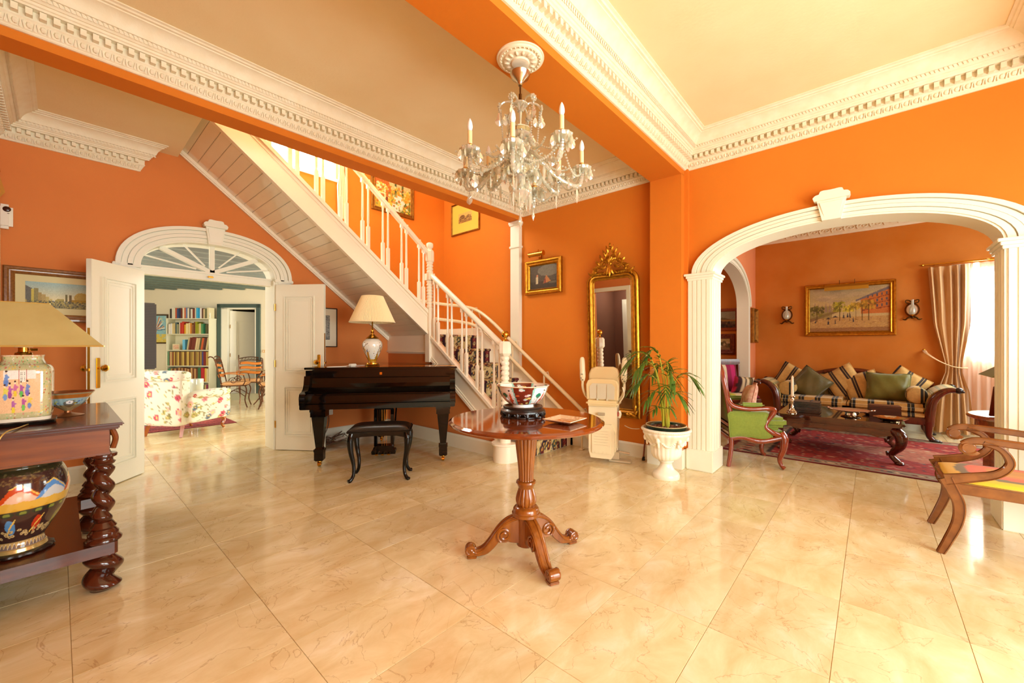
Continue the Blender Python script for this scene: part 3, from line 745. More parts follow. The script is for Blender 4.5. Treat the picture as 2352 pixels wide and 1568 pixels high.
# ---------------- staircase ----------------
SW = mk('white_stair_gloss', rgb(250, 236, 212), .22, coat=.3)
SOFM = mk('soffit_gloss_paint', rgb(248, 236, 210), .16, coat=.5, noise=(1.2, .4, rgb(242, 226, 196)))
st = empty('staircase', (0, 0, 0), label='white wooden staircase turning at a landing above the piano', cat='staircase')
TR, RS = .262, .193; YS = 2.75; XS = 3.155; XE = 4.18
def sz(Y): return 1.347 - .725 * (4.22 - Y)         # lower stringer top
for k in range(1, 8):
    y0 = YS + TR * (k - 1); y1 = y0 + TR if k < 7 else 5.2; zb = 0 if k < 7 else 1.13
    m = MB(); m.bb(XS + .03 if k < 7 else XS + .005, XE - .002, y0, y1, max(0, RS * k - .25) if k > 1 else 0, RS * k - .02)
    m.rbox(((XS + XE) / 2 + .01, (y0 - .02 + y1) / 2, RS * k - .011), (XE - XS - .03, y1 - y0 + .02, .022), .006); m.build('step', SW, st, 0)
m = MB(); m.lathe([(.13, 0), (.13, .168), (.145, .17), (.15, .18), (.145, .193), (0.001, .193)], (3.13, 2.885, 0), 28); m.bb(3.13, 3.3, 2.755, 3.02, 0, .17)
m.build('bullnose_step', SW, st, 30)
# orange wall under the flight
m = MB(); m.prism([(2.98, 0), (5.209, 0), (5.209, 1.13), (4.22, 1.13), (4.22, sz(4.22) - .28), (2.98, sz(2.98) - .28)], XS + .012, XS + .04, 'x')
struct(m, 'wall_stair_side', TERRA, 'orange wall under the lower stair flight', 0)
# lower stringer
m = MB()
def sl(y0, y1, o0, o1, x0, x1): m.prism([(y0, sz(y0) + o0), (y1, sz(y1) + o0), (y1, sz(y1) + o1), (y0, sz(y0) + o1)], x0, x1, 'x')
sl(2.93, 4.24, -.29, 0, XS, XS + .035); sl(2.93, 4.24, -.02, .02, XS - .03, XS + .055); sl(2.93, 4.24, -.055, -.035, XS - .012, XS); sl(2.93, 4.24, -.30, -.265, XS - .022, XS + .03); sl(2.93, 4.24, -.255, -.24, XS - .01, XS)
m.build('stringer', SW, st, 0)
m = MB(); m.bb(XS - .004, XS + .03, 4.22, 5.205, 1.13, 1.36).bb(XS - .02, XS + .03, 4.22, 5.205, 1.12, 1.14); m.build('landing_fascia', SW, st, 0)
# wall-side skirt
m = MB(); m.prism([(2.72, .0), (2.72, .30), (4.30, 1.45), (4.30, 1.30), (4.3, 1.1), (2.9, .0)], XE - .02, XE - .001, 'x'); m.bb(XE - .02, XE - .001, 4.3, 5.2, 1.35, 1.475).bb(XS + .1, XE - .02, 5.185, 5.2, 1.35, 1.475); m.build('wall_skirt', SW, st, 0)
# upper flight
def uz(X): return 1.35 + .79 * (3.14 - X)           # soffit line
ca = math.atan(.79); m = MB()
def us(x0, x1, o0, o1, y0, y1): m.prism([(x0, uz(x0) + o0), (x1, uz(x1) + o0), (x1, uz(x1) + o1), (x0, uz(x0) + o1)], y0, y1, 'y')
us(.55, 3.16, -.005, .27, 4.215, 4.25); us(.55, 3.16, .245, .29, 4.19, 4.27); us(.55, 3.16, .205, .22, 4.207, 4.215); us(.55, 3.16, -.015, .02, 4.203, 4.25)
m.build('stringer', SW, st, 0)
m = MB(); us(.60, 3.16, -.045, .0, 5.165, 5.205); us(.60, 3.16, -.06, -.04, 5.18, 5.205); m.build('soffit_moulding', SW, st, 0)
pl = MB().rbox((0, 0, 0), (.101, .955, .012), .003).mesh('plank', 0); pl.materials.append(SOFM)
Lh = .1035 * cos(ca)
for k in range(32):
    X = 3.145 - Lh * (k + .5)
    o = bpy.data.objects.new('plank', pl); col.objects.link(o); o.parent = st; o.location = (X, 4.70, uz(X)); o.rotation_euler = (0, ca, 0)
MB().prism([(.6, uz(.6) + .012), (3.14, uz(3.14) + .012), (3.14, uz(3.14) + .05), (.6, uz(.6) + .05)], 4.25, 5.2, 'y').build('flight_slab', SW, st, 0)
for k in range(1, 11):
    x1 = 3.12 - .25 * (k - 1); z = uz(x1 - .27) + .06 + .03
    MB().bb(x1 - .27, x1, 4.25, 5.2, z - .03, z).bb(x1 - .012, x1, 4.25, 5.2, z - .19, z - .03).build('step', SW, st, 0)
# balusters
def balu(h):
    m = MB(); a = .0165
    m.bb(-a, a, -a, a, 0, h * .34); m.lathe([(a, h * .34), (.011, h * .36), (.014, h * .40), (.0115, h * .7), (.0105, h * .80), (.013, h * .86), (.016, h * .875)], (0, 0, 0), 8); m.bb(-a, a, -a, a, h * .875, h)
    me = m.mesh('baluster', 30); me.materials.append(SW); return me
b1 = balu(.80); b2 = balu(.80)
def addb(me, loc):
    o = bpy.data.objects.new('baluster', me); col.objects.link(o); o.parent = st; o.location = loc
for k in range(10):
    for x in (3.0, 3.067):
        X = x - .25 * k
        if X > .7: addb(b1, (X, 4.23, uz(X) + .27))
for k in range(5):
    for y in (4.12, 4.045):
        Y = y - .262 * k; addb(b2, (XS, Y, sz(Y) + .005))
rp = [(-.028, 0), (-.032, .012), (-.03, .03), (-.018, .045), (0, .05), (.018, .045), (.03, .03), (.032, .012), (.028, 0), (.02, -.008), (-.02, -.008)]
m = MB(); m.sweep([(3.12, 4.23, 2.375), (.6, 4.23, 2.375 + .79 * 2.52)], rp); m.build('handrail', SW, st, 40)
m = MB(); m.sweep([(XS, 4.19, 2.085), (XS, 2.93, 2.085 - .725 * 1.26)], rp); m.build('handrail', SW, st, 40)
# newels
def beads(n, z0, z1, r): 
    out = []; d = (z1 - z0) / n
    for i in range(n):
        z = z0 + i * d
        out += [(r * .74, z + d * .03), (r * .92, z + d * .2), (r, z + d * .5), (r * .92, z + d * .8), (r * .74, z + d * .97)]
    return out
m = MB(); nx, ny = XS, 4.215; a = .042
m.bb(nx - a, nx + a, ny - a, ny + a, 1.06, 1.69); m.prism([(-a, 1.0), (a, 1.0), (a, 1.06), (-a, 1.06)], ny - a, ny + a, 'y', Matrix.Translation((nx, 0, 0)))
m.lathe(beads(9, 1.69, 2.04, .043), (nx, ny, 0), 20); m.bb(nx - a - .004, nx + a + .004, ny - a - .004, ny + a + .004, 2.04, 2.125)
m.lathe(beads(4, 2.125, 2.28, .043), (nx, ny, 0), 20); m.lathe([(.042, 2.27), (.056, 2.285), (.056, 2.40), (.046, 2.42), (.03, 2.43), (.028, 2.445), (.042, 2.46), (.046, 2.485), (.044, 2.505), (.03, 2.517), (.001, 2.518)], (nx, ny, 0), 8, Matrix.Rotation(R(22.5), 4, 'Z'))
m.build('newel_post', SW, st, 35)
m = MB(); nx, ny = 3.13, 2.885
m.lathe([(.06, .19), (.06, .24), (.045, .26)], (nx, ny, 0), 20); m.lathe([(.045, .26), (.047, .3), (.047, .5), (.05, .52)] + beads(11, .52, 1.10, .046), (nx, ny, 0), 20)
m.lathe([(.045, 1.10), (.066, 1.125), (.066, 1.225), (.05, 1.25), (.02, 1.255)], (nx, ny, 0), 8, Matrix.Rotation(R(22.5), 4, 'Z'))
nl = m.build('newel_post', SW, st, 35)
m = MB(); m.lathe([(.026, 1.25), (.018, 1.262), (.012, 1.275), (.012, 1.285), (.02, 1.29)], (nx, ny, 0), 16); m.ell((nx, ny, 1.325), (.041,) * 3, 16, 12); m.build('brass_ball', BRASS, nl, 40, label='polished brass ball finial')
# carpet runner: dark red and cream floral print
cv = Canvas(120, 90, (74, 22, 24))
cv.rect(.17, 0, .83, 1, (206, 178, 120))
for i in range(70):
    cx, cy = cv.rs.uniform(.2, .8), cv.rs.uniform(0, 1); cv.flower(cx, cy, cv.rs.uniform(.03, .055), [(92, 24, 28), (40, 30, 44), (120, 60, 40), (70, 80, 60)][cv.rs.randint(4)], (214, 160, 70))
cv.blot(120, .18, 0, .82, 1, .012, [(60, 20, 24), (150, 90, 60), (230, 210, 160)])
for x in (.145, .17, .83, .855): cv.rect(x - .008, 0, x + .008, 1, (30, 22, 40))
for i in range(12):
    for x in (.07, .93): cv.flower(x, (i + .5) / 12, .035, [(190, 160, 110), (150, 60, 50)][i % 2], (40, 30, 50))
cv.rect(0, 0, .012, 1, (120, 20, 24)).rect(.988, 0, 1, 1, (120, 20, 24)).noise(7)
for k in range(1, 8):
    y0 = YS + TR * (k - 1); c0 = empty('x') if False else None
    g = MB().grid(lambda u, v: (XS + .315 + .68 * u, 0, 0), 1, 1)
    xs0, xs1 = 3.36, 4.07
    nu, nv = 60, 36; vs = []; uv = []
    prof = [(y0 - .008, RS * (k - 1) + .004), (y0 - .008, RS * k - .03), (y0 - .032, RS * k - .022), (y0 - .036, RS * k - .006), (y0 - .02, RS * k + .008), (y0 + TR - .01, RS * k + .008)]
    seg = [0];
    for a_, b_ in zip(prof, prof[1:]): seg.append(seg[-1] + math.hypot(b_[0] - a_[0], b_[1] - a_[1]))
    for j in range(nv + 1):
        s_ = seg[-1] * j / nv; q = next(i for i in range(1, len(seg)) if s_ <= seg[i] + 1e-9); f = (s_ - seg[q - 1]) / (seg[q] - seg[q - 1])
        y = prof[q - 1][0] + (prof[q][0] - prof[q - 1][0]) * f; z = prof[q - 1][1] + (prof[q][1] - prof[q - 1][1]) * f
        for i in range(nu + 1): vs.append((xs0 + (xs1 - xs0) * i / nu, y, z)); uv.append((i / nu, (s_ * 1.55 + k * .37) % 1))
    fs = [(j * (nu + 1) + i, j * (nu + 1) + i + 1, (j + 1) * (nu + 1) + i + 1, (j + 1) * (nu + 1) + i) for j in range(nv) for i in range(nu)]
    me = bpy.data.meshes.new('carpet'); me.from_pydata(vs, [], fs); uv = np.array(uv); setcol(me, cv.samp(uv[:, 0], uv[:, 1])); me.materials.append(VCC)
    o = bpy.data.objects.new('stair_carpet', me); col.objects.link(o); o.parent = st
    if k == 1: o['label'] = 'dark red and cream floral stair runner'
# pilaster on the stair wall
m = MB(); m.bb(4.12, 4.18, 3.545, 3.70, .9, 2.86); m.rbox((4.145, 3.62, 2.545), (.085, .18, .03), .004); m.rbox((4.14, 3.62, 2.87), (.10, .19, .035), .005); m.rbox((4.14, 3.62, 2.845), (.085, .175, .02), .004)
struct(m, 'trim_pilaster', TRIM, 'slim white pilaster rising beside the stairs')
# stairlift rails
tb = mk('cream_rail_enamel', rgb(236, 214, 172), .3, coat=.3)
rl = empty('stairlift_rail', (0, 0, 0), label='pair of cream tubular stairlift rails along the stair wall', cat='rail')
def rpath(dz):
    p = [(4.05, 2.12, .16 + dz), (4.05, 2.5, .445 + dz), (4.05, 3.58, 1.24 + dz), (4.04, 4.0, 1.56 + dz), (4.03, 4.3, 1.73 + dz), (4.0, 4.6, 1.80 + dz), (3.9, 4.88, 1.84 + dz), (3.6, 4.98, 1.87 + dz), (3.3, 5.0, 1.93 + dz), (2.6, 5.0, 2.48 + dz), (1.8, 5.0, 3.11 + dz)]
    return bez(p, 5)
MB().tube(rpath(0), .024, 10).build('rail_tube', tb, rl, 60); MB().tube(rpath(-.235), .024, 10).build('rail_tube', tb, rl, 60)
for (x, y, z) in ((4.05, 2.5, .445), (4.05, 3.05, .85), (4.05, 3.58, 1.24), (4.03, 4.35, 1.74), (3.62, 4.98, 1.86)):
    zf = max(0.0, min(1.351, RS * math.floor((y - YS) / TR + 1.0) if y > YS else 0)); m = MB(); m.tube([(x, y + .02, zf + .004), (x, y + .02, z)], .012, 8); m.rbox((x, y + .02, zf + .006), (.07, .05, .008), .002); m.tube([(x, y, z + .02), (4.1 if y < 4.8 else x, y if y < 4.8 else 5.08, z + .03), (4.178 if y < 4.8 else x, y if y < 4.8 else 5.19, z - .12)], .007, 6); m.build('rail_bracket', tb, rl, 40)
# ---------------- grand piano ----------------
PA = R(-38.7)
pn = empty('grand_piano', (2.115, 3.64, 0), PA, 'glossy black grand piano with closed lid under the staircase', 'piano')
W2 = .745
def pside(off=0, n=9):   # outline (x,y): keyboard end y=.30.., tail y 1.42
    P = bez([(W2 - off, .5, 0), (W2 - .045 - off, .68, 0), (.575 - off, .86, 0), (.47 - off, 1.0, 0), (.31 - off, 1.16, 0), (.10, 1.40 - off, 0), (-.2, 1.46 - off, 0), (-.5, 1.44 - off, 0), (-.70, 1.36 - off, 0), (-W2 + off, 1.2, 0)], 6)
    return [(p.x, p.y) for p in P]
o_ = [(W2, .30)] + pside() + [(-W2, .30)]
m = MB(); m.prism(o_, .66, .955, 'z'); m.build('case', PIANO, pn, 30)
lo = [(W2 + .02, .235)] + [(x * 1.012 + .006, y + .014) for x, y in pside()] + [(-W2 - .025, .235)]
m = MB(); m.prism(lo, .962, .982, 'z'); m.rbox((0, .245, .972), (2 * W2 + .055, .03, .022), .008); m.build('lid', PIANO, pn, 30)
MB().bb(-W2 - .02, W2 + .005, .470, .4725, .9825, .984).bb(-W2 - .0, W2, .4735, .4745, .956, .982).build('lid_hinge', BRASS, pn, 0)
# cheeks (side arms) with curved front
ck = [(.30, .955), (.30, .62), (.02, .62), (.005, .635), (.0, .70), (.012, .735), (.035, .745), (.075, .752), (.11, .775), (.135, .815), (.15, .87), (.155, .90), (.20, .905), (.20, .955)]
for s in (-1, 1):
    x = s * (W2 + .0) ; m = MB(); m.prism(ck, min(x, x - s * .055), max(x, x - s * .055), 'x'); m.build('cheek', PIANO, pn, 30)
    m = MB(); m.rbox((s * (W2 - .10), .06, .705), (.09, .10, .06), .012); m.build('key_block', PIANO, pn, 30)
m = MB(); m.rbox((0, .27, .91), (2 * W2 - .10, .09, .10), .006); m.build('lid_front_rail', PIANO, pn, 30)
m = MB(); m.prism([(.20, .875), (.235, .885), (.235, .80), (.175, .775), (.165, .785)], -W2 + .05, W2 - .05, 'x'); m.rbox((0, .19, .83), (2 * W2 - .10, .018, .095), .006, M=Matrix.Rotation(R(-10), 4, 'X')); m.build('fallboard', PIANO, pn, 30)
m = MB(); m.prism([(.05, .735), (.20, .785), (.205, .775), (.20, .70), (.05, .70)], -W2 + .05, W2 - .05, 'x'); m.rbox((0, .10, .758), (2 * W2 - .11, .13, .014), .006, M=Matrix.Rotation(R(18), 4, 'X')); m.build('key_cover', PIANO, pn, 30)
m = MB(); m.rbox((0, .022, .685), (2 * W2 - .10, .03, .075), .008); m.rbox((0, .012, .652), (2 * W2 - .09, .03, .012), .004); m.build('key_slip', PIANO, pn, 30)
m = MB(); m.rbox((0, .17, .612), (2 * W2 - .01, .35, .052), .006); m.rbox((0, .22, .59), (1.0, .2, .03), .006); m.build('key_bed', PIANO, pn, 30)
em = MB(); em.rbox((-.02, .2235, .918), (.024, .003, .026), .001); em.bb(-.028, -.012, .221, .223, .912, .924); em.build('gold_emblem', BRASS, pn, 0)
# three legs
def pleg(x, y):
    m = MB()
    def sq(w0, w1, z0, z1): m.add([(x + a * w0 / 2, y + b * w0 / 2, z0) for a, b in ((-1, -1), (1, -1), (1, 1), (-1, 1))] + [(x + a * w1 / 2, y + b * w1 / 2, z1) for a, b in ((-1, -1), (1, -1), (1, 1), (-1, 1))], [(0, 1, 2, 3), (4, 5, 6, 7), (0, 1, 5, 4), (1, 2, 6, 5), (2, 3, 7, 6), (3, 0, 4, 7)])
    sq(.065, .075, .055, .065); sq(.085, .085, .065, .155); sq(.092, .092, .15, .175); sq(.075, .06, .175, .19); sq(.062, .125, .19, .52); sq(.14, .14, .50, .60); sq(.15, .15, .55, .60)
    lg = m.build('leg', PIANO, pn, 0)
    c = MB(); c.tube([(x - .012, y - .012, .022), (x + .012, y - .012, .022)], .0215, 14); c.tube([(x, y, .03), (x, y, .06)], .012, 8); c.bb(x - .018, x - .014, y - .02, y + .01, .015, .05).bb(x + .014, x + .018, y - .02, y + .01, .015, .05); c.tube([(x, y, .05), (x, y, .058)], .03, 12)
    c.build('caster', BRASS, lg, 35)
pleg(-.60, .16); pleg(.62, .16); pleg(-.15, 1.18)
# lyre
m = MB(); m.rbox((0, .32, .575), (.27, .10, .03), .008); m.rbox((0, .32, .545), (.20, .08, .03), .01)
for s in (-1, 1): m.rbox((s * .085, .32, .335), (.034, .045, .40), .005)
m.prism([(-.12, .06), (.12, .06), (.125, .085), (.12, .10), (.10, .105), (.105, .13), (.085, .15), (-.085, .15), (-.105, .13), (-.10, .105), (-.12, .10), (-.125, .085)], .27, .38, 'y')
m.tube([(.09, .34, .12), (.10, .62, .60)], .009, 8).tube([(-.09, .34, .12), (-.10, .62, .60)], .009, 8)
ly = m.build('pedal_lyre', PIANO, pn, 25)
for k in (-1, 0, 1):
    c = MB(); c.tube([(k * .06, .28, .088), (k * .06, .24, .082), (k * .06, .20, .074)], [.008, .011, .017], 8, flat=.4); c.build('pedal', BRASS, ly, 40); MB().tube([(k * .022, .32, .14), (k * .022, .32, .55)], .0025, 6).build('pedal_rod', BRASS, ly, 40)
# ---------------- piano bench ----------------
bn = empty('piano_bench', (1.983, 3.382, 0), PA, 'black cabriole legged piano bench with padded leather seat', 'bench')
def cab_leg(x, y, dx, dy, ztop, amp=.05, r0=.03, r1=.014, n=8):
    """cabriole leg: knee out, ankle in, toe out"""
    L = math.hypot(dx, dy); dx /= L; dy /= L
    P = [(0, 1.0, r0 * .95), (.35, .86, r0 * 1.12), (.2, .62, r0 * .85), (-.35, .34, r1 * 1.1), (-.30, .14, r1), (.25, .04, r1 * 1.1), (.75, .0, r1 * 1.25)]
    pts = bez([(x + dx * a * amp, y + dy * a * amp, b * ztop + (.008 if b == 0 else 0)) for a, b, _ in P], 4)
    rs = [interp([(i / 6, P[i][2]) for i in range(7)], k / (len(pts) - 1)) for k in range(len(pts))]
    return pts, rs
for sx in (-1, 1):
    for sy in (-1, 1):
        p, r_ = cab_leg(sx * .232, sy * .122, sx, sy * .6, .43, .045, .027, .015)
        MB().tube(p, r_, 8).build('leg', PIANO, bn, 50)
m = MB()
for sx in (-1, 1): m.prism([(-.13, .435), (.13, .435), (.13, .385), (.06, .40), (0, .405), (-.06, .40), (-.13, .385)], sx * .235 - .011, sx * .235 + .011, 'x')
for sy in (-1, 1): m.prism([(-.24, .435), (.24, .435), (.24, .38), (.15, .40), (0, .405), (-.15, .40), (-.24, .38)], sy * .13 - .011, sy * .13 + .011, 'y')
m.rbox((0, 0, .442), (.55, .325, .018), .007); m.build('apron', PIANO, bn, 30)
LEATH = mk('black_leather', rgb(20, 13, 11), .28, 0, .2, bump=(200, .06))
m = MB().grid(lambda u, v: ((u - .5) * .54, (v - .5) * .315, .448 + .05 * (1 - abs(2 * u - 1) ** 5) ** .6 * (1 - abs(2 * v - 1) ** 4) ** .6), 20, 14); m.rbox((0, 0, .452), (.54, .315, .014), .006); m.build('cushion', LEATH, bn, 50)
# ---------------- lamp on the piano ----------------
def lathe_vc(prof, n, cv, name, mat, parent, vmap=None, umul=1, fn=None, T=None, label=None, u0=0):
    """lathe with canvas colours wrapped round; v from cumulative z"""
    sg = [0]
    for p_, q_ in zip(prof, prof[1:]): sg.append(sg[-1] + math.hypot(q_[0] - p_[0], q_[1] - p_[1]))
    rows = max(len(prof), int(cv.h * .9)); tr_ = list(zip(sg, [p_[0] for p_ in prof])); tz_ = list(zip(sg, [p_[1] for p_ in prof]))
    prof = [(interp(tr_, sg[-1] * i / rows), interp(tz_, sg[-1] * i / rows)) for i in range(rows + 1)]
    k = len(prof); vs = []; uv = []; z0 = min(p[1] for p in prof); z1 = max(p[1] for p in prof)
    for r, z in prof:
        for j in range(n + 1):
            a = 2 * PI * j / n; f = fn(a) if fn else 1
            p = V((r * f * cos(a), r * f * sin(a), z)); p = T @ p if T is not None else p
            vs.append(tuple(p)); uv.append(((j / n * umul + u0) % 1.0, (z - z0) / max(1e-6, z1 - z0)))
    fs = [(i * (n + 1) + j, i * (n + 1) + j + 1, (i + 1) * (n + 1) + j + 1, (i + 1) * (n + 1) + j) for i in range(k - 1) for j in range(n)]
    me = bpy.data.meshes.new(name); me.from_pydata(vs, [], fs); uv = np.array(uv); setcol(me, cv.samp(uv[:, 0], uv[:, 1])); me.materials.append(mat); me.shade_smooth()
    o = bpy.data.objects.new(name, me); col.objects.link(o); o.parent = parent
    if label: o['label'] = label
    return o
def smooth_prof(P, n=10):
    return [(max(.0005, p.x), p.z) for p in bez([(r, 0, z) for r, z in P], n)]
LX, LY, LZ0 = 2.352, 4.199, .984
lp = empty('table_lamp', (LX, LY, LZ0), .3, 'white and gold vase lamp with pleated cream shade on the piano', 'lamp')
cv = Canvas(200, 90, (240, 236, 222)); cv.rect(0, 0, 1, .16, (206, 150, 40))
for cx in (.12, .45, .78):
    cv.poly([(cx - .1, 0), (cx - .05, .5), (cx + .02, .2), (cx + .09, .62), (cx + .1, 0)], (196, 134, 30)); cv.line(cx - .08, .1, cx - .02, .75, .006, (110, 60, 20)); cv.line(cx - .02, .6, cx + .09, .8, .005, (110, 60, 20))
    cv.ell(cx + .01, .55, .018, .13, (206, 150, 60)); cv.line(cx, .64, cx + .03, .85, .004, (90, 60, 40)); cv.ell(cx + .07, .5, .02, .05, (150, 150, 160)); cv.blot(26, cx - .14, .1, cx + .12, .5, .008, [(120, 70, 20), (230, 190, 90), (180, 60, 30)]); cv.blot(14, cx - .12, .5, cx + .12, .9, .006, [(170, 150, 110), (150, 130, 90)])
lathe_vc(smooth_prof([(.042, .03), (.046, .06), (.07, .11), (.098, .18), (.108, .225), (.1, .265), (.07, .295), (.055, .30)], 6), 96, cv, 'vase_body', VCG, lp)
m = MB(); m.lathe([(.075, 0), (.078, .012), (.066, .02), (.066, .03), (.048, .036)], n=28); m.build('lamp_foot', BRASS, lp, 40)
m = MB(); m.lathe([(.055, .30), (.07, .302), (.066, .31), (.045, .325), (.03, .345), (.012, .352), (.012, .365), (.02, .375), (.012, .385), (.014, .405), (.008, .415), (.008, .52)], n=20); m.build('lamp_neck', BRASS, lp, 40)
def pleat(n_):
    return lambda a, i: 1 + .012 * math.copysign(1, sin(n_ * a)) * 1
PLS = mk('pleated_shade_silk', rgb(246, 226, 178), .8, sheen=.3)
nt = PLS.node_tree
m = MB()
def shade_fn(u, v):
    a = 2 * PI * u; r = (.245 + (.118 - .245) * v) * (1 + .014 * (1 if int(u * 180 + .5) % 2 else -1)); return V((r * cos(a), r * sin(a), .485 + .29 * v))
m.grid(shade_fn, 180, 3, closeu=True)
sh = m.build('lamp_shade', PLS, lp, 0, fix=False, label='pleated cream drum shade')
md = sh.modifiers.new('s', 'SOLIDIFY'); md.thickness = .002
m = MB(); m.lathe([(.118, .772), (.122, .776), (.118, .78)], n=40, cap=False); m.lathe([(.246, .480), (.251, .486), (.246, .492)], n=60, cap=False); m.tube([(.118, 0, .76), (0, 0, .74), (-.118, 0, .76)], .003, 6); m.tube([(0, 0, .5), (0, 0, .76)], .004, 6); m.build('shade_rim', PLS, lp, 40)
# adaptor and cable on lid
ad = empty('power_adaptor', (2.13, 4.22, .9825), .2, 'white power adaptor and cable lying on the piano lid', 'adaptor')
WHP = mk('white_plastic', rgb(240, 232, 214), .35)
MB().rbox((0, 0, .014), (.075, .045, .028), .006).build('adaptor_body', WHP, ad, 30)
MB().tube(bez([(-.035, 0, .008), (-.12, .02, .004), (-.25, .05, .004), (-.30, .0, .004), (-.2, -.04, .004), (-.1, -.03, .004)], 6), .003, 6).tube(bez([(.035, 0, .008), (.14, .03, .004), (.2, -.02, .004)], 6), .003, 6).build('cable', WHP, ad, 60)
# outlet and cables by the wall
oc = empty('wall_socket', (2.30, 5.19, .36), 0, 'white wall socket behind the piano leg', 'socket')
MB().rbox((0, .01, 0), (.12, .014, .08), .004).build('plate', WHP, oc, 30); MB().tube([(-.025, .004, 0), (-.025, -.001, 0)], .018, 14).tube([(.03, .004, 0), (.03, -.001, 0)], .018, 14).build('outlet', WHP, oc, 30)
GREYC = mk('grey_cable', rgb(120, 96, 76), .6)
cb = empty('cable_tangle', (2.22, 5.0, 0), 0, 'tangled grey cables and plug strip on the floor by the open door', 'cable')
rr = random.Random(3)
for k in range(4):
    P = [(rr.uniform(-.2, .25), rr.uniform(-.1, .12), rr.uniform(.004, .13) if i % 2 else .006) for i in range(7)]
    if k == 0: P = [(.08, .19, .34), (.06, .15, .2)] + P
    MB().tube(bez(P, 7), .005, 6).build('cable', GREYC, cb, 60)
MB().rbox((.15, .02, .03), (.16, .05, .04), .008, .4).rbox((.05, .08, .06), (.07, .05, .04), .008, .9).build('plug_strip', WHP, cb, 30)

# ---------------- round pedestal table ----------------
TBX, TBY = 1.80, 1.495
tb_ = empty('pedestal_table', (TBX, TBY, 0), R(-22), 'round glossy mahogany pedestal table with three scrolled legs', 'table')
TOPM = wood('red_mahogany_top', rgb(96, 36, 10), rgb(138, 64, 20), .07, .8, (2, 14, 2), 2.0)
PEDM = wood('carved_walnut', rgb(112, 56, 14), rgb(156, 90, 26), .24, .45, (8, 8, 2))
rt_ = .442
m = MB(); m.lathe([(.001, .75), (rt_ - .05, .75), (rt_ - .03, .753), (rt_ - .012, .757), (rt_ - .006, .762), (rt_ - .006, .766), (rt_ + .001, .770), (rt_ + .001, .775), (rt_ - .005, .779), (rt_ - .012, .782), (rt_ - .016, .785), (.001, .785)], n=96); m.build('table_top', TOPM, tb_, 30)
fl_ = lambda a, i: 1 - .10 * max(0, cos(16 * a)) ** 2
m = MB(); m.lathe([(.07, .742), (.12, .75), (.12, .742), (.062, .735), (.058, .728)], n=32); m.lathe(smooth_prof([(.056, .73), (.064, .715), (.066, .69), (.062, .64), (.055, .58), (.046, .50), (.043, .44), (.048, .425)], 5), n=96, fn=fl_)
m.lathe([(.046, .43), (.056, .425), (.058, .415), (.052, .408), (.05, .40), (.046, .395), (.044, .385)], n=32)
m.lathe(smooth_prof([(.042, .39), (.046, .375), (.058, .335), (.060, .31), (.05, .285), (.046, .28)], 5), n=96, fn=lambda a, i: 1 - .12 * max(0, cos(14 * a)) ** 2)
m.lathe([(.046, .285), (.066, .278), (.074, .268), (.076, .25), (.082, .245), (.082, .23), (.06, .222), (.055, .20), (.055, .06), (.04, .05), (.001, .045)], n=32)
m.build('pedestal', PEDM, tb_, 40)
def scroll(c, r0, turns, n=26, sgn=1, ph=0):
    return [(c[0] + r0 * (1 - .78 * t) * cos(ph + sgn * turns * 2 * PI * t), 0, c[1] + r0 * (1 - .78 * t) * sin(ph + sgn * turns * 2 * PI * t)) for t in [i / n for i in range(n + 1)]]
for ang in (160, 0, -93):
    Mz = Matrix.Rotation(R(ang), 4, 'Z')
    # leg outline in (r,z)
    top = bez([(.045, 0, .235), (.09, 0, .222), (.13, 0, .200), (.17, 0, .162), (.215, 0, .10), (.25, 0, .062), (.285, 0, .048), (.31, 0, .06)], 5)
    bot = bez([(.045, 0, .075), (.10, 0, .085), (.125, 0, .10), (.15, 0, .095), (.185, 0, .055), (.225, 0, .022), (.275, 0, .010), (.32, 0, .012)], 5)
    n = len(top); m = MB(); vs = []
    wd = [.030 - .008 * i / n for i in range(n)]
    for i in range(n):
        for (p, e) in ((top[i], 0), (bot[i], 1)):
            w_ = wd[i]; bv = .006
            if e == 0: vs += [(p.x, -w_, p.z - bv), (p.x, -w_ + bv, p.z), (p.x, -w_ * .35, p.z), (p.x, -w_ * .25, p.z - .005), (p.x, w_ * .25, p.z - .005), (p.x, w_ * .35, p.z), (p.x, w_ - bv, p.z), (p.x, w_, p.z - bv)]
            else: vs += [(p.x, w_, p.z + bv), (p.x, w_ - bv, p.z), (p.x, -w_ + bv, p.z), (p.x, -w_, p.z + bv)]
    fs = [(i * 12 + j, i * 12 + (j + 1) % 12, (i + 1) * 12 + (j + 1) % 12, (i + 1) * 12 + j) for i in range(n - 1) for j in range(12)] + [tuple(range(12)), tuple(range((n - 1) * 12, n * 12))]
    m.add(vs, fs, Mz)
    # side bead following the top edge, and volute discs
    for s in (-1, 1):
        m.tube([Mz @ V((p.x, s * (wd[i] + .001), p.z - .016)) for i, p in enumerate(top)], .006, 6)
        m.tube([Mz @ V((p[0], s * .031, p[2])) for p in scroll((.128, .128), .042, 1.6, 26, 1, R(-60))], .0075, 6)
        m.tube([Mz @ V((p[0], s * .026, p[2])) for p in scroll((.322, .045), .030, 1.3, 20, -1, R(200))], .006, 6)
    m.add(*(lambda q: (q.v, q.f))(MB().lathe([(.028, -.028), (.030, -.02), (.030, .02), (.028, .028)], (0, 0, 0), 16, Matrix.Rotation(R(90), 4, 'X'))), Mz @ Matrix.Translation((.322, 0, .045)))
    m.add(*(lambda q: (q.v, q.f))(MB().lathe([(.044, -.026), (.044, .026)], (0, 0, 0), 18, Matrix.Rotation(R(90), 4, 'X'))), Mz @ Matrix.Translation((.128, 0, .128)))
    m.add(*(lambda q: (q.v, q.f))(MB().rbox((.312, 0, .008), (.055, .055, .016), .004)), Mz)
    m.build('leg', PEDM, tb_, 40, fix=True)
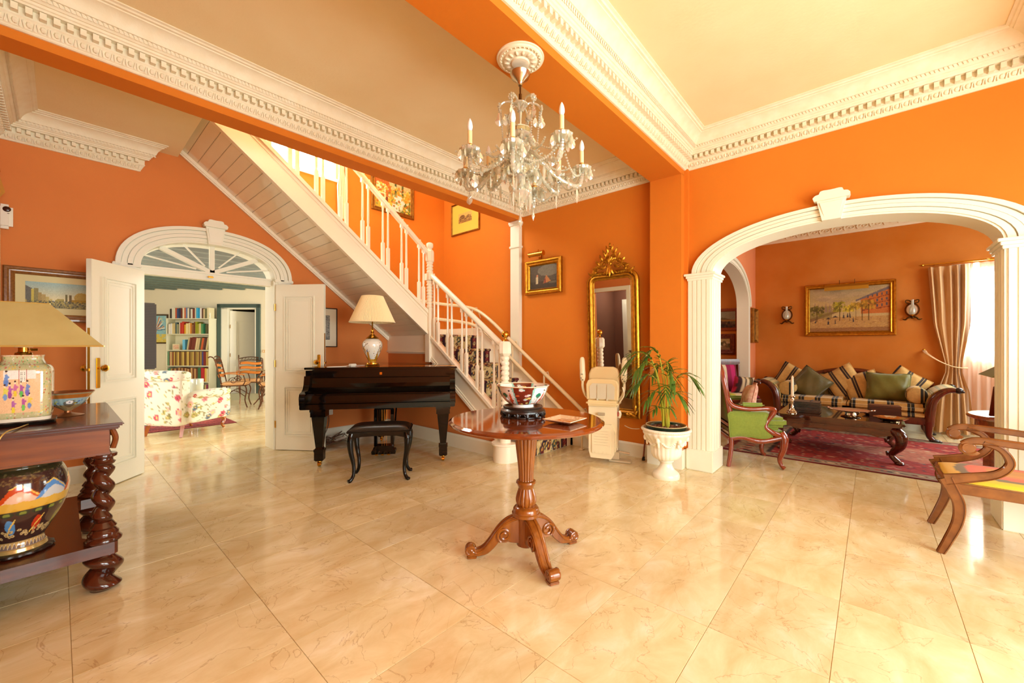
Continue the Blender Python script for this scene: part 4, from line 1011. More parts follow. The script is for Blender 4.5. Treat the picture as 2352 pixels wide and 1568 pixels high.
# bowl stand, bowl, dish
bs = empty('bowl_stand', (1.842, 1.554, .7855), 0, 'round carved black wooden stand on the pedestal table', 'stand')
m = MB(); m.lathe([(.001, .052), (.095, .052), (.10, .056), (.108, .064), (.115, .064), (.118, .058), (.116, .05), (.122, .044), (.132, .038), (.133, .030), (.125, .02), (.12, .018), (.11, .028), (.10, .03), (.001, .03)], n=64); m.build('stand_top', EBONY, bs, 35)
m = MB()
for k in range(14):
    a = 2 * PI * k / 14; rr_ = .126
    for s in (-1, 1): m.tube([(rr_ * cos(a + s * t), rr_ * sin(a + s * t), z) for t, z in ((0, .012), (.06, .010), (.12, .02), (.14, .03), (.09, .034), (.05, .028))], .0045, 6)
    m.tube([(.122 * cos(a), .122 * sin(a), .03), (.128 * cos(a), .128 * sin(a), .012), (.122 * cos(a), .122 * sin(a), .0025)], [.012, .009, .007], 6)
m.lathe([(.118, .002), (.124, .002), (.124, .010), (.118, .010), (.118, .002)], n=64, cap=False); m.build('carved_apron', EBONY, bs, 40)
cv = Canvas(320, 90, (238, 236, 230))
for k in range(4):
    c = k * .25 + .06
    cv.poly([(c - .05, 0), (c - .062, 1), (c + .062, 1), (c + .05, 0)], (110, 40, 24)); 
    for i in range(16): cv.flower(c + cv.rs.uniform(-.045, .045), cv.rs.uniform(.08, .93), .013, [(232, 212, 120), (220, 170, 170), (240, 240, 230), (170, 210, 200), (200, 90, 50)][i % 5], (200, 90, 40))
    for s in (-1, 1): cv.poly([(c + s * .05, 0), (c + s * .062, 1), (c + s * .078, 1), (c + s * .064, .5), (c + s * .07, 0)], (140, 200, 186))
    d = c + .125
    cv.ell(d - .015, .55, .02, .13, (30, 130, 100)).line(d - .015, .1, d - .015, .5, .003, (150, 90, 50)).poly([(d + .012, .1), (d + .03, .75), (d + .042, .5), (d + .03, .1)], (214, 80, 34)).ell(d + .03, .8, .006, .05, (60, 40, 40)).ell(d + .03, .3, .016, .08, (200, 90, 50)).line(d - .05, .12, d + .05, .1, .005, (200, 120, 70)).blot(14, d - .055, .15, d + .05, .9, .004, [(210, 120, 120), (120, 170, 190), (60, 60, 80), (220, 170, 90)])
cv.rect(0, .965, 1, 1, (214, 160, 90)); cv.rect(0, 0, 1, .02, (250, 250, 244))
bw = empty('porcelain_bowl', (1.842, 1.554, .8385), R(-70), 'large painted porcelain bowl with floral panels on the black stand', 'bowl')
lathe_vc(smooth_prof([(.062, .018), (.09, .028), (.118, .055), (.140, .09), (.150, .118), (.157, .132)], 5), 200, cv, 'bowl_outside', VCG, bw)
lathe_vc(smooth_prof([(.03, .022), (.085, .032), (.114, .058), (.136, .091), (.147, .118), (.154, .132)], 5), 200, cv, 'bowl_inside', VCG, bw)
m = MB(); m.lathe([(.154, .131), (.1555, .134), (.157, .131)], n=80, cap=False); m.lathe([(.001, .0), (.066, .0), (.066, .002), (.062, .02), (.001, .021)], n=48); m.build('foot_ring', mk('white_porcelain', rgb(245, 242, 234), .12, coat=.6), bw, 40)
ds = empty('square_dish', (1.835, 1.25, .7855), R(3), 'small square patterned dish on the pedestal table', 'dish')
cv = Canvas(48, 48, (226, 196, 160)); cv.rect(.2, .2, .8, .8, (200, 120, 70)); cv.rect(.28, .28, .72, .72, (214, 150, 100)); cv.blot(90, 0, 0, 1, 1, .03, [(240, 230, 210), (214, 140, 120), (190, 160, 120), (230, 210, 170)], .7)
def dishf(u, v):
    x, y = (u - .5), (v - .5); e = max(abs(x), abs(y)) * 2; z = .004 + .016 * max(0, (e - .6) / .4) ** 1.3; return V((x * .175, y * .175, z))
g = MB().grid(dishf, 48, 48); me = g.mesh('dish', 40, False); c_ = verts_np(me); setcol(me, cv.samp(c_[:, 0] / .176 + .5, c_[:, 1] / .176 + .5)); me.materials.append(VCG)
o = bpy.data.objects.new('dish_plate', me); col.objects.link(o); o.parent = ds; md = o.modifiers.new('s', 'SOLIDIFY'); md.thickness = .004; md.offset = 1
# ---------------- console table with barley-twist legs ----------------
ct = empty('console_table', (0, 0, 0), 0, 'old mahogany console table with barley-twist legs and platform shelf', 'table')
CX0, CX1, CY0, CY1, CZ = -.31, .205, 2.80, 3.85, .823
CT1 = wood('console_mahogany', rgb(58, 22, 8), rgb(96, 42, 16), .25, .25, (3, 12, 12), 2.5)
CT2 = wood('console_flame_apron', rgb(96, 42, 12), rgb(136, 72, 26), .3, .2, (2, 12, 16), 2.0)
CT3 = wood('console_dark_twist', rgb(46, 16, 8), rgb(84, 32, 14), .16, .5, (4, 4, 4), 4)
cxm, cym = (CX0 + CX1) / 2, (CY0 + CY1) / 2
m = MB(); m.rbox((cxm, cym, CZ - .008), (CX1 - CX0 + .03, CY1 - CY0 + .03, .016), .006); m.rbox((cxm, cym, CZ - .024), (CX1 - CX0, CY1 - CY0, .018), .005); m.build('table_top', CT1, ct, 30)
m = MB(); m.rbox((cxm - .01, cym, .735), (CX1 - CX0 - .05, CY1 - CY0 - .04, .12), .004); m.rbox((cxm - .01, cym, .672), (CX1 - CX0 - .035, CY1 - CY0 - .03, .014), .005)
m.build('apron', CT2, ct, 30)
m = MB(); m.rbox((CX1 - .033, cym, .735), (.012, CY1 - CY0 - .20, .095), .004)
for s in (-1, 1): m.tube(bez([(CX1 - .025, cym + s * (CY1 - CY0 - .1) / 2, .785), (CX1 - .012, cym + s * (CY1 - CY0 - .1) / 2, .74), (CX1 - .022, cym + s * (CY1 - CY0 - .1) / 2, .69)], 5), [.012] * 11, 8)
dr = m.build('drawer', CT2, ct, 30)
for s in (-1, 1): MB().ell((CX1 - .012, cym + s * .25, .735), (.016, .016, .016), 10, 8).build('knob', CT3, dr, 50)
def twist(x, y, z0, z1, r, turns, hand=1, nseg=110, n=20):
    m = MB()
    def f(u, v):
        z = z0 + (z1 - z0) * v; a = 2 * PI * u; ph = hand * turns * 2 * PI * v
        w_ = min(1, min(v, 1 - v) * 9)
        d_ = ((a - ph + PI) % (2 * PI)) - PI
        rr_ = r * (.78 - .20 * w_ + w_ * .50 * math.sqrt(max(0, 1 - (d_ / PI) ** 2))); c_ = r * .14 * w_
        return V((x + c_ * cos(ph) + rr_ * cos(a), y + c_ * sin(ph) + rr_ * sin(a), z))
    m.grid(f, n, nseg, closeu=True); return m
for ix, x in enumerate((CX0 + .06, CX1 - .055)):
    for iy, y in enumerate((CY0 + .06, CY1 - .06)):
        m = twist(x, y, .325, .625, .036, 3.4, 1 if iy else -1)
        m.lathe([(.04, .615), (.046, .625), (.036, .634), (.036, .645), (.05, .652), (.052, .662), (.048, .668)], (x, y, 0), 24)
        m.lathe([(.068, .235), (.07, .245), (.062, .256), (.056, .262), (.058, .275), (.05, .285), (.044, .295), (.05, .305), (.044, .315), (.034, .33)], (x, y, 0), 28)
        lg = m.build('leg', CT3, ct, 50)
        f_ = twist(x, y, 0.0, .175, .062, 1.6, -1, 40, 24); f_.build('bun_foot', CT3, lg, 50)
    # platform shelf with a bow cut in the front edge
P = [(CX0 + .005, CY0 + .0), (CX1 - .005, CY0 + .0)]
sh_ = [(CX0 + .005, CY0 + .005)] + [(CX1 - .02 + .015 * sin(t), CY0 + .02 - .015 * cos(t)) for t in [0, .5, 1.0, PI / 2]] + [(CX1 - .005, CY0 + .12), (CX1 - .03, CY0 + .14), (CX1 - .11, CY0 + .15), (CX1 - .125, CY0 + .175), (CX1 - .125, CY1 - .175), (CX1 - .11, CY1 - .15), (CX1 - .03, CY1 - .14), (CX1 - .005, CY1 - .12), (CX1 - .005, CY1 - .02), (CX1 - .02, CY1 - .005), (CX0 + .005, CY1 - .005)]
m = MB(); m.prism(sh_, .175, .232, 'z'); m.build('platform_shelf', CT1, ct, 30)
# ---- porcelain lamp on the console ----
cl = empty('porcelain_lamp', (-.112, 3.10, CZ), 0, 'painted square porcelain lamp with wide olive pyramid shade on the console', 'lamp')
def sqlathe(prof, p=5, n=48, ax=1, ay=1):
    def f(a):
        c_, s_ = abs(cos(a)), abs(sin(a)); return 1 / ((c_ ** p + s_ ** p) ** (1 / p))
    return f
cv = Canvas(440, 150, (232, 190, 150))
rs = cv.rs
for k in range(4):
    a, b = k * .25, k * .25 + .25
    cv.rect(a, 0, b, .98, (200, 190, 140)); 
    for i in range(300):
        cx, cy = rs.uniform(a, b), rs.uniform(0, 1)
        cv.ell(cx, cy, .004, .012, [(214, 120, 120), (120, 160, 90), (230, 190, 90), (240, 220, 200), (190, 90, 60), (160, 190, 130)][rs.randint(6)], .9)
    cv.rect(a + .035, .10, b - .035, .76, (238, 196, 150)); cv.rect(a + .05, .62, b - .05, .76, (240, 236, 226)); cv.rect(a + .115, .55, a + .12, .78, (176, 50, 40)); cv.rect(a + .155, .55, a + .16, .78, (176, 50, 40)); cv.rect(a + .125, .58, a + .152, .76, (244, 240, 226))
    for j in range(5):
        for i in range(4): cv.rect(a + .128 + i * .006, .6 + j * .03, a + .130 + i * .006, .615 + j * .03, (90, 100, 90))
    for (fx, fy, c1, c2) in ((.06, .66, (110, 150, 210), (90, 130, 200)), (.075, .47, (178, 96, 170), (150, 70, 150)), (.10, .5, (200, 110, 160), (230, 200, 60)), (.13, .49, (170, 90, 160), (90, 190, 90)), (.16, .5, (110, 140, 200), (120, 100, 190)), (.055, .45, (220, 210, 90), (120, 160, 210)), (.09, .24, (176, 100, 170), (230, 210, 60)), (.14, .27, (180, 90, 160), (110, 200, 90)), (.17, .3, (230, 200, 90), (110, 140, 200))):
        cv.poly([(a + fx - .011, fy - .1), (a + fx - .004, fy + .05), (a + fx + .004, fy + .05), (a + fx + .012, fy - .1)], c1); cv.ell(a + fx, fy - .10, .009, .05, c2); cv.ell(a + fx, fy + .065, .0045, .022, (240, 220, 190)); cv.ell(a + fx, fy + .09, .005, .014, (50, 30, 30)); cv.ell(a + fx + .008, fy + .0, .008, .018, c1)
cv.noise(6)
pr = smooth_prof([(.088, .035), (.094, .045), (.096, .10), (.097, .22), (.096, .262), (.085, .285), (.072, .295), (.064, .315), (.068, .335)], 8)
lathe_vc(pr, 320, cv, 'vase_body', VCG, cl, fn=sqlathe(None, 5), u0=.125, T=Matrix.Rotation(R(-4), 4, 'Z'))
m = MB(); f5 = sqlathe(None, 5); m.lathe([(.001, .332), (.066, .332), (.066, .335), (.001, .335)], n=48, fn=lambda a, i: f5(a)); m.build('vase_top', mk('vase_top_porcelain', rgb(238, 226, 204), .15, coat=.5), cl, 40); m = MB(); m.lathe([(.001, .018), (.09, .018), (.092, .036), (.001, .036)], n=48, fn=lambda a, i: f5(a)); m.build('porcelain_rim', mk('ivory_porcelain', rgb(238, 226, 204), .15, coat=.5), cl, 40)
m = MB(); m.lathe([(.001, .0), (.098, 0), (.104, .006), (.095, .012), (.108, .016), (.106, .021), (.001, .021)], n=48, fn=lambda a, i: f5(a) * (1 + .03 * cos(12 * a)))
m.build('carved_stand', EBONY, cl, 40)
m = MB(); m.lathe([(.03, .335), (.028, .345), (.018, .35), (.018, .375), (.004, .376), (.004, .57)], n=16); m.tube([(.02, 0, .36), (.045, 0, .36)], .006, 8); m.build('lamp_socket', BRASS, cl, 40)
MB().lathe([(.03, .372), (.034, .38), (.03, .39), (.012, .392)], n=20).build('lamp_collar', mk('white_lamp_collar', rgb(240, 236, 220), .3), cl, 40)
OLS = mk('olive_shade_fabric', rgb(188, 172, 110), .55, sheen=.2, noise=(6, .3, rgb(176, 158, 96)))
m = MB(); zb, zt, hb, ht = .378, .585, .262, .085
vs = [(-hb, -hb, zb), (hb, -hb, zb), (hb, hb, zb), (-hb, hb, zb), (-ht, -ht, zt), (ht, -ht, zt), (ht, ht, zt), (-ht, ht, zt)]
m.add(vs, [(0, 1, 5, 4), (1, 2, 6, 5), (2, 3, 7, 6), (3, 0, 4, 7)]); s_ = m.build('lamp_shade', OLS, cl, 0, fix=True, label='olive gold pyramid shade'); md = s_.modifiers.new('s', 'SOLIDIFY'); md.thickness = .003
m = MB(); GT = mk('gold_trim_braid', rgb(206, 176, 96), .35, .5)
for i in range(4):
    a, b = V(vs[i]), V(vs[(i + 1) % 4]); m.tube([a, b], .0045, 6); a, b = V(vs[4 + i]), V(vs[4 + (i + 1) % 4]); m.tube([a, b], .003, 6)
m.build('shade_trim', GT, cl, 30)
cbx = empty('lamp_flex', (-.12, 2.78, 0), 0, 'golden lamp flex hanging over the console edge', 'cable')
MB().tube(bez([(.03, .24, CZ + .006), (.0, .12, CZ + .006), (-.03, .02, CZ + .005), (-.05, -.008, CZ - .03), (-.07, -.01, CZ - .12), (-.09, -.01, .40), (-.09, -.0, .01)], 6), .003, 6).build('cord', GT, cbx, 60)
# ---- footed bowl ----
fb = empty('footed_bowl', (.035, 3.27, CZ), .4, 'small enamelled footed bowl with a white flower on the console', 'bowl')
cv = Canvas(200, 60, (170, 140, 90)); cv.rect(0, .0, 1, .35, (176, 150, 100)); cv.rect(0, .35, 1, .72, (150, 176, 180)); cv.rect(0, .72, 1, 1, (176, 104, 40)); cv.rect(0, .93, 1, 1, (150, 140, 110))
for k in range(5):
    c = k * .2 + .1; cv.ell(c, .42, .05, .2, (90, 70, 50), .6); cv.flower(c, .5, .03, (238, 232, 228), (110, 90, 130), 7); cv.blot(12, c + .03, .3, c + .12, .6, .01, [(190, 180, 60), (110, 90, 50), (170, 90, 60), (80, 110, 170)])
lathe_vc(smooth_prof([(.014, .028), (.03, .04), (.065, .066), (.084, .10), (.104, .128)], 6), 160, cv, 'bowl_body', VCG, fb, fn=lambda a: 1 + .008 * cos(24 * a))
m = MB(); m.lathe([(.099, .128), (.103, .131), (.104, .128)], n=48, cap=False); m.lathe([(.001, .045), (.028, .048), (.06, .07), (.08, .102), (.099, .128)], n=48, cap=False); m.lathe([(.001, 0), (.062, .0), (.064, .003), (.03, .012), (.014, .018), (.012, .03)], n=40)
m.build('bowl_foot', mk('copper_enamel', rgb(150, 92, 52), .3, .6), fb, 40)
# ---- big vase on the platform shelf ----
bv = empty('satsuma_vase', (-.125, 3.02, .2325), .6, 'big dark enamelled vase with blue and orange clouds on the lower shelf', 'vase')
cv = Canvas(360, 170, (66, 42, 36)); cv.rect(0, .9, 1, 1, (60, 52, 30)); cv.blot(500, 0, .8, 1, .93, .004, [(120, 100, 60), (80, 60, 50)])
for k in range(9):
    c = k / 9; col_ = [(196, 70, 24), (90, 140, 200), (200, 80, 30)][k % 3]
    cv.poly([(c - .07, .60), (c - .03, .76), (c, .80), (c + .03, .74), (c + .08, .60)], col_); cv.poly([(c - .06, .585), (c - .025, .70), (c, .73), (c + .03, .68), (c + .07, .585)], (236, 220, 200), .75); cv.line(c - .03, .765, c, .805, .003, (230, 190, 90)).line(c, .805, c + .07, .61, .003, (230, 190, 90))
cv.rect(0, .50, 1, .60, (206, 158, 50))
for k in range(20): cv.ell((k + .5) / 20, .56, .028, .05, (214, 168, 66)); cv.ell((k + .5) / 20, .47, .022, .035, (46, 50, 36)); cv.ell((k + .5) / 20, .47, .012, .02, (120, 130, 50))
for k in range(10):
    c = k / 10 + .03; cv.ell(c, .30, .018, .10, [(90, 140, 190), (190, 60, 30), (120, 120, 40)][k % 3]); cv.line(c - .02, .2, c + .02, .4, .003, (230, 190, 90)); 
    for i in range(10): cv.flower(c + cv.rs.uniform(-.05, .05), cv.rs.uniform(.16, .26), .009, (206, 176, 120), (120, 80, 50))
    cv.poly([(c + .02, .44), (c + .03, .72), (c + .045, .72), (c + .05, .44)], (150, 60, 60), .0)
cv.rect(0, .0, 1, .10, (196, 160, 100))
for k in range(40): cv.poly([(k / 40, .02), ((k + .5) / 40, .09), ((k + 1) / 40, .02)], (120, 100, 90)); cv.line(k / 40, .02, (k + .5) / 40, .085, .001, (240, 230, 210))
lathe_vc(smooth_prof([(.085, .03), (.083, .05), (.082, .065), (.10, .10), (.145, .19), (.165, .27), (.163, .33), (.145, .385), (.125, .405), (.13, .42)], 8), 320, cv, 'vase_body', VCG, bv)
MB().lathe([(.088, .012), (.094, .02), (.09, .034), (.085, .036), (.001, .03)], n=48).build('vase_foot', mk('gilt_porcelain', rgb(206, 172, 104), .2, .4, .5), bv, 40)
m = MB(); m.lathe([(.001, 0), (.10, .0), (.115, .006), (.112, .014), (.098, .018), (.001, .018)], n=72, fn=lambda a, i: 1 + .025 * cos(18 * a)); m.build('carved_stand', EBONY, bv, 40)

# ---------------- pictures ----------------
def frame(parent, W, H, bars, mat, name='frame', prof=None):
    """picture frame of width W,H (outer), bars=(width, depth). local: x width, z height, back at y=0, front -y. stepped profile"""
    w_, d_ = bars
    prof = prof or [(0, 0), (0, -d_ * .7), (w_ * .12, -d_ * .95), (w_ * .35, -d_), (w_ * .5, -d_ * .72), (w_ * .62, -d_ * .66), (w_ * .8, -d_ * .8), (w_ * .9, -d_ * .62), (w_, -d_ * .4), (w_, 0)]
    m = MB(); n = len(prof); vs = []
    for cx, cz in ((-1, -1), (1, -1), (1, 1), (-1, 1)):
        for a, y in prof: vs.append((cx * (W / 2 - a), y, cz * (H / 2 - a)))
    fs = [(i * n + j, ((i + 1) % 4) * n + j, ((i + 1) % 4) * n + (j + 1) % n, i * n + (j + 1) % n) for i in range(4) for j in range(n)]
    m.add(vs, fs); return m.build(name, mat, parent, 25)
ID = Matrix()
def picture(name, loc, rz, W, H, bars, mat, cv, label, cat='painting', pmat=None, mat_w=0, matcol=None, glass=False, tilt=0):
    t = empty(name, loc, rz, label, cat)
    if tilt: t.rotation_euler = (tilt, 0, rz)
    frame(t, W, H, bars, mat); w_, d_ = bars; iw, ih = W - 2 * w_ + .004, H - 2 * w_ + .004
    if mat_w:
        MB().rbox((0, -d_ * .22, 0), (iw, .004, ih), .001).build('mount', matcol, t, 0)
        print_plane(cv, 'print', iw - 2 * mat_w, ih - 2 * mat_w, pmat or VC, t, Matrix.Translation((0, -d_ * .22 - .003, 0)))
    else: print_plane(cv, 'canvas', iw, ih, pmat or VCOIL, t, Matrix.Translation((0, -d_ * .3, 0)))
    MB().rbox((0, -.001, 0), (W - w_, .002, H - w_), .0008).build('backing', DARKW, t, 0)
    return t
BURL = mk('burl_wood_frame', rgb(108, 62, 24), .35, coat=.4, noise=(70, .6, rgb(160, 104, 44)))
MAT1 = mk('cream_mount', rgb(226, 212, 160), .8)
# panoramic print left
cv = Canvas(150, 80, (214, 214, 190)); cv.grad(.3, 1, (236, 218, 170), (160, 190, 190)); cv.poly([(0, 0), (0, .86), (.1, .74), (.1, 0)], (112, 108, 100)); cv.poly([(.09, 0), (.09, .73), (.13, .73), (.13, .1)], (206, 190, 90))
for i, (x, w_, h) in enumerate(((.13, .06, .75), (.19, .05, .6), (.24, .06, .52), (.30, .05, .44), (.36, .04, .36))): cv.rect(x, .05, x + w_, h, [(150, 140, 90), (176, 150, 90), (186, 160, 100), (200, 180, 110), (210, 190, 120)][i])
cv.poly([(.44, .1), (.44, .3), (.48, .38), (.58, .38), (.58, .1)], (176, 160, 90)); cv.rect(.60, .1, .63, .56, (120, 110, 70)); cv.rect(.66, .1, .70, .55, (120, 100, 60)); cv.ell(.86, .45, .12, .22, (190, 160, 80)); cv.rect(.7, .1, 1, .36, (176, 140, 50)); cv.rect(0, 0, 1, .22, (150, 140, 100)); cv.blot(420, 0, .02, 1, .28, .012, [(90, 88, 80), (120, 110, 80), (190, 170, 90), (80, 80, 60), (200, 180, 100)]); cv.noise(7)
picture('framed_print', (.006, 5.205, 1.63), 0, .60, .445, (.062, .025), BURL, cv, 'wide framed street print with cream mount behind the open door leaf', 'picture', mat_w=.055, matcol=MAT1, pmat=VC)
# small print between door leaf and lamp
cv = Canvas(40, 70, (150, 146, 136)); cv.blot(200, 0, 0, 1, 1, .04, [(110, 110, 108), (190, 186, 170), (90, 90, 90)]); cv.rect(0, 0, 1, .03, (90, 90, 90))
picture('framed_sketch', (2.245, 5.205, 1.44), 0, .34, .50, (.012, .02), mk('thin_black_frame', rgb(60, 40, 26), .3), cv, 'grey sketch in a pale mount on the wall left of the piano lamp', 'picture', mat_w=.085, matcol=mk('ivory_mount', rgb(240, 228, 200), .8))
# stairwell painting of a village
cv = Canvas(90, 80, (226, 170, 60)); cv.grad(.6, 1, (220, 190, 120), (190, 190, 170)); cv.rect(0, 0, 1, .6, (222, 166, 56)); cv.poly([(0, .3), (0, .85), (.35, .9), (.45, .55), (.3, .3)], (190, 100, 40)); cv.rect(.05, .4, .3, .7, (240, 220, 170)); cv.poly([(.45, 0), (.55, .5), (.75, .45), (.95, .1), (.9, 0)], (226, 222, 210)); cv.poly([(.7, 0), (.85, .3), (1, .35), (1, 0)], (90, 110, 50)); cv.rect(.55, .5, .6, .95, (70, 84, 50)); cv.rect(.75, .5, .80, .9, (80, 94, 50)); cv.blot(200, 0, 0, 1, .7, .03, [(206, 130, 40), (240, 190, 60), (170, 90, 30), (240, 226, 180), (120, 130, 60)]); cv.rect(.3, .2, .36, .34, (110, 40, 30)); cv.noise(8)
picture('village_painting', (3.24, 5.205, 3.42), 0, .70, .62, (.06, .03), GOLDD, cv, 'bright village painting in dark gilt frame high behind the stair rail')
cv = Canvas(40, 34, (206, 170, 90)); cv.rect(0, 0, 1, .4, (150, 110, 50)); cv.ell(.3, .5, .22, .3, (110, 80, 40)); cv.ell(.75, .5, .2, .2, (130, 100, 50)); cv.blot(60, 0, 0, 1, .6, .05, [(110, 80, 40), (180, 140, 70)]); cv.noise(6)
picture('small_landscape', (4.175, 4.68, 3.185), R(-90), .64, .49, (.022, .022), GOLDD, cv, 'brown landscape in yellow mount and thin frame high beside the stair window wall', 'picture', mat_w=.15, matcol=mk('yellow_mount', rgb(228, 190, 76), .8))
# gilt framed figures painting
cv = Canvas(60, 50, (74, 64, 44)); cv.rect(0, .0, 1, .3, (60, 46, 26)); cv.ell(.7, .75, .4, .25, (110, 104, 84)); cv.poly([(.5, .2), (.62, .55), (.8, .25)], (176, 110, 50)); cv.rect(.24, .2, .32, .5, (196, 180, 140)); cv.ell(.28, .55, .035, .05, (190, 130, 90)); cv.rect(.55, .2, .6, .4, (120, 40, 30)); cv.rect(.72, .18, 1, .26, (90, 84, 60)); cv.noise(6)
picture('figures_painting', (4.175, 3.168, 2.098), R(-90), .58, .445, (.075, .05), GOLD, cv, 'small dark figures painting in a heavy gilt frame left of the mirror')
pl_ = empty('picture_lamp', (4.17, 3.22, 2.38), R(-90), 'brass picture lamp above the small dark figures painting', 'lamp')
m = MB(); m.tube([(-.1, -.10, .0), (.12, -.10, .0)], .03, 16); m.tube([(-.105, -.10, 0), (-.1, -.10, 0)], .034, 16); m.tube([(.12, -.10, 0), (.125, -.10, 0)], .034, 16); m.build('lamp_tube', BRASS, pl_, 40)
MB().tube(bez([(0, .003, -.02), (0, -.03, .0), (0, -.04, .045), (.02, -.07, .06), (.03, -.10, .03)], 5), .005, 6).rbox((0, .0, -.02), (.05, .012, .05), .004).build('lamp_arm', BRASS, pl_, 50)
# ---------------- gilt mirror ----------------
mi = empty('gilt_mirror', (4.172, 2.165, .42), R(-90), 'tall gilt mirror with rounded top and carved crest hanging on the orange wall', 'mirror')
mi.rotation_euler = (R(2.1), 0, R(-90))
MW, MH = .63, 1.62
def round_rect(w_, h_, rr_, rb=.0, n=8):
    P = [(-w_ / 2, 0), (w_ / 2, 0)]
    P += [(w_ / 2 - rr_ + rr_ * cos(t), h_ - rr_ + rr_ * sin(t)) for t in [PI / 2 * i / n for i in range(n + 1)]]
    P += [(-w_ / 2 + rr_ + rr_ * cos(t), h_ - rr_ + rr_ * sin(t)) for t in [PI / 2 + PI / 2 * i / n for i in range(n + 1)]]
    return P
def offs(P, z0, d):
    # inset ring computed analytically
    return P
m = MB(); prof = [(0, 0), (0, -.035), (.012, -.045), (.024, -.042), (.028, -.03), (.036, -.028), (.048, -.052), (.062, -.056), (.07, -.045), (.078, -.03), (.09, -.028), (.096, -.02), (.1, -.008), (.1, 0)]
rings = []
for a, y in prof:
    P = round_rect(MW - 2 * a, MH - 2 * a, max(.005, .13 - a)); rings.append([(x, y, z + a) for x, z in P])
n = len(rings[0]); k = len(rings); vs = [p for r_ in rings for p in r_]
fs = [(i * n + j, i * n + (j + 1) % n, ((i + 1) % k) * n + (j + 1) % n, ((i + 1) % k) * n + j) for i in range(k) for j in range(n)]
m.add(vs, fs); m.build('frame', GOLD, mi, 30)
m = MB()
P = round_rect(MW - .05, MH - .05, .105); per = []
for i in range(len(P)):
    a, b = P[i], P[(i + 1) % len(P)]; L = math.hypot(b[0] - a[0], b[1] - a[1]); q = max(1, int(L / .018))
    for j in range(q): per.append((a[0] + (b[0] - a[0]) * j / q, a[1] + .025 + (b[1] - a[1]) * j / q))
for x, z in per: m.ell((x, -.038, z), (.006, .006, .006), 5, 4)
m.build('bead_edging', GOLD, mi, 60, fix=False, kind='stuff')
MIR = mk('silvered_mirror', (.86, .84, .78, 1), .015, 1)
P = round_rect(MW - .19, MH - .19, .04); m = MB(); m.prism([(x, z + .095) for x, z in P], -.022, -.014, 'y'); m.build('mirror_glass', MIR, mi, 0)
MB().prism([(x, z + .04) for x, z in round_rect(MW - .08, MH - .08, .08)], -.012, -.002, 'y').build('backboard', DARKW, mi, 0)
# crest: scrolls, leaves and a shell
m = MB(); cz = MH
def leaf(m, a, b, w_, y=-.045, curl=.012):
    a, b = V((a[0], y, a[1])), V((b[0], y, b[1])); d = b - a; nn = V((-d.z, 0, d.x)).normalized(); vs = []; 
    for i in range(7):
        t = i / 6; ww = w_ * math.sin(PI * min(1, t * .92 + .08)) ** .8; c_ = a + d * t + V((0, -curl * math.sin(PI * t) - .004, 0))
        vs += [c_ - nn * ww, c_ + V((0, -.008, 0)), c_ + nn * ww, c_ + V((0, .008, 0))]
    m.add(vs, [(i * 4 + j, i * 4 + (j + 1) % 4, i * 4 + 4 + (j + 1) % 4, i * 4 + 4 + j) for i in range(6) for j in range(4)] + [(0, 1, 2, 3), (24, 27, 26, 25)])
for s in (-1, 1):
    for c_, r0, tn, ph, sg in (((.10, .085), .055, 1.5, 200, 1), ((.17, .03), .035, 1.4, 160, -1), ((.045, .18), .032, 1.4, 200, 1), ((.2, .0), .02, 1.2, 100, 1)):
        pts = [(s * p[0], -.045, cz + p[2]) for p in scroll(c_, r0, tn, 20, sg, R(ph))]; m.tube(pts, [.011 - .005 * i / 20 for i in range(21)], 6)
    m.tube(bez([(s * .25, -.04, cz - .06), (s * .21, -.045, cz + .02), (s * .15, -.045, cz + .06), (s * .09, -.045, cz + .10), (s * .05, -.045, cz + .17), (s * .02, -.045, cz + .23)], 4), .011, 6)
    for a, b, w_ in (((.16, .02), (.23, .05), .014), ((.13, .07), (.18, .13), .016), ((.09, .12), (.13, .19), .015), ((.05, .16), (.09, .24), .014), ((.02, .20), (.045, .28), .013), ((.20, -.02), (.27, -.02), .013), ((.05, .05), (.12, .02), .016), ((.03, .10), (.08, .14), .014), ((.03, .0), (.09, -.04), .015), ((.22, -.04), (.285, .01), .011), ((.01, .02), (.05, -.05), .014)):
        leaf(m, (s * a[0], cz + a[1]), (s * b[0], cz + b[1]), w_)
for k in range(7):
    a = R(-70 + 140 * k / 6); leaf(m, (0, cz + .08), (.085 * sin(a), cz + .08 + .085 * cos(a)), .013, -.055)
leaf(m, (0, cz + .08), (0, cz - .07), .022, -.06); leaf(m, (-.01, cz + .05), (-.04, cz - .05), .014, -.058); leaf(m, (.01, cz + .05), (.04, cz - .05), .014, -.058)
m.ell((0, -.055, cz + .075), (.026, .02, .026), 10, 8); m.ell((0, -.05, cz + .285), (.012, .012, .022), 8, 6); m.ell((0, -.05, cz + .25), (.02, .014, .018), 8, 6)
m.build('crest', GOLD, mi, 40)
for s in (-1, 1):
    m = MB()
    for a, b in (((.2, .055), (.28, .03)), ((.25, .03), (.295, .10)), ((.16, .05), (.22, .035)), ((.26, .07), (.28, .16))): leaf(m, (s * a[0], a[1]), (s * b[0], b[1]), .016, -.05)
    for q in ((.25, .045), (.22, .05)): m.ell((s * q[0], -.05, q[1]), (.016, .012, .014), 8, 6)
    m.build('corner_carving', GOLD, mi, 40)
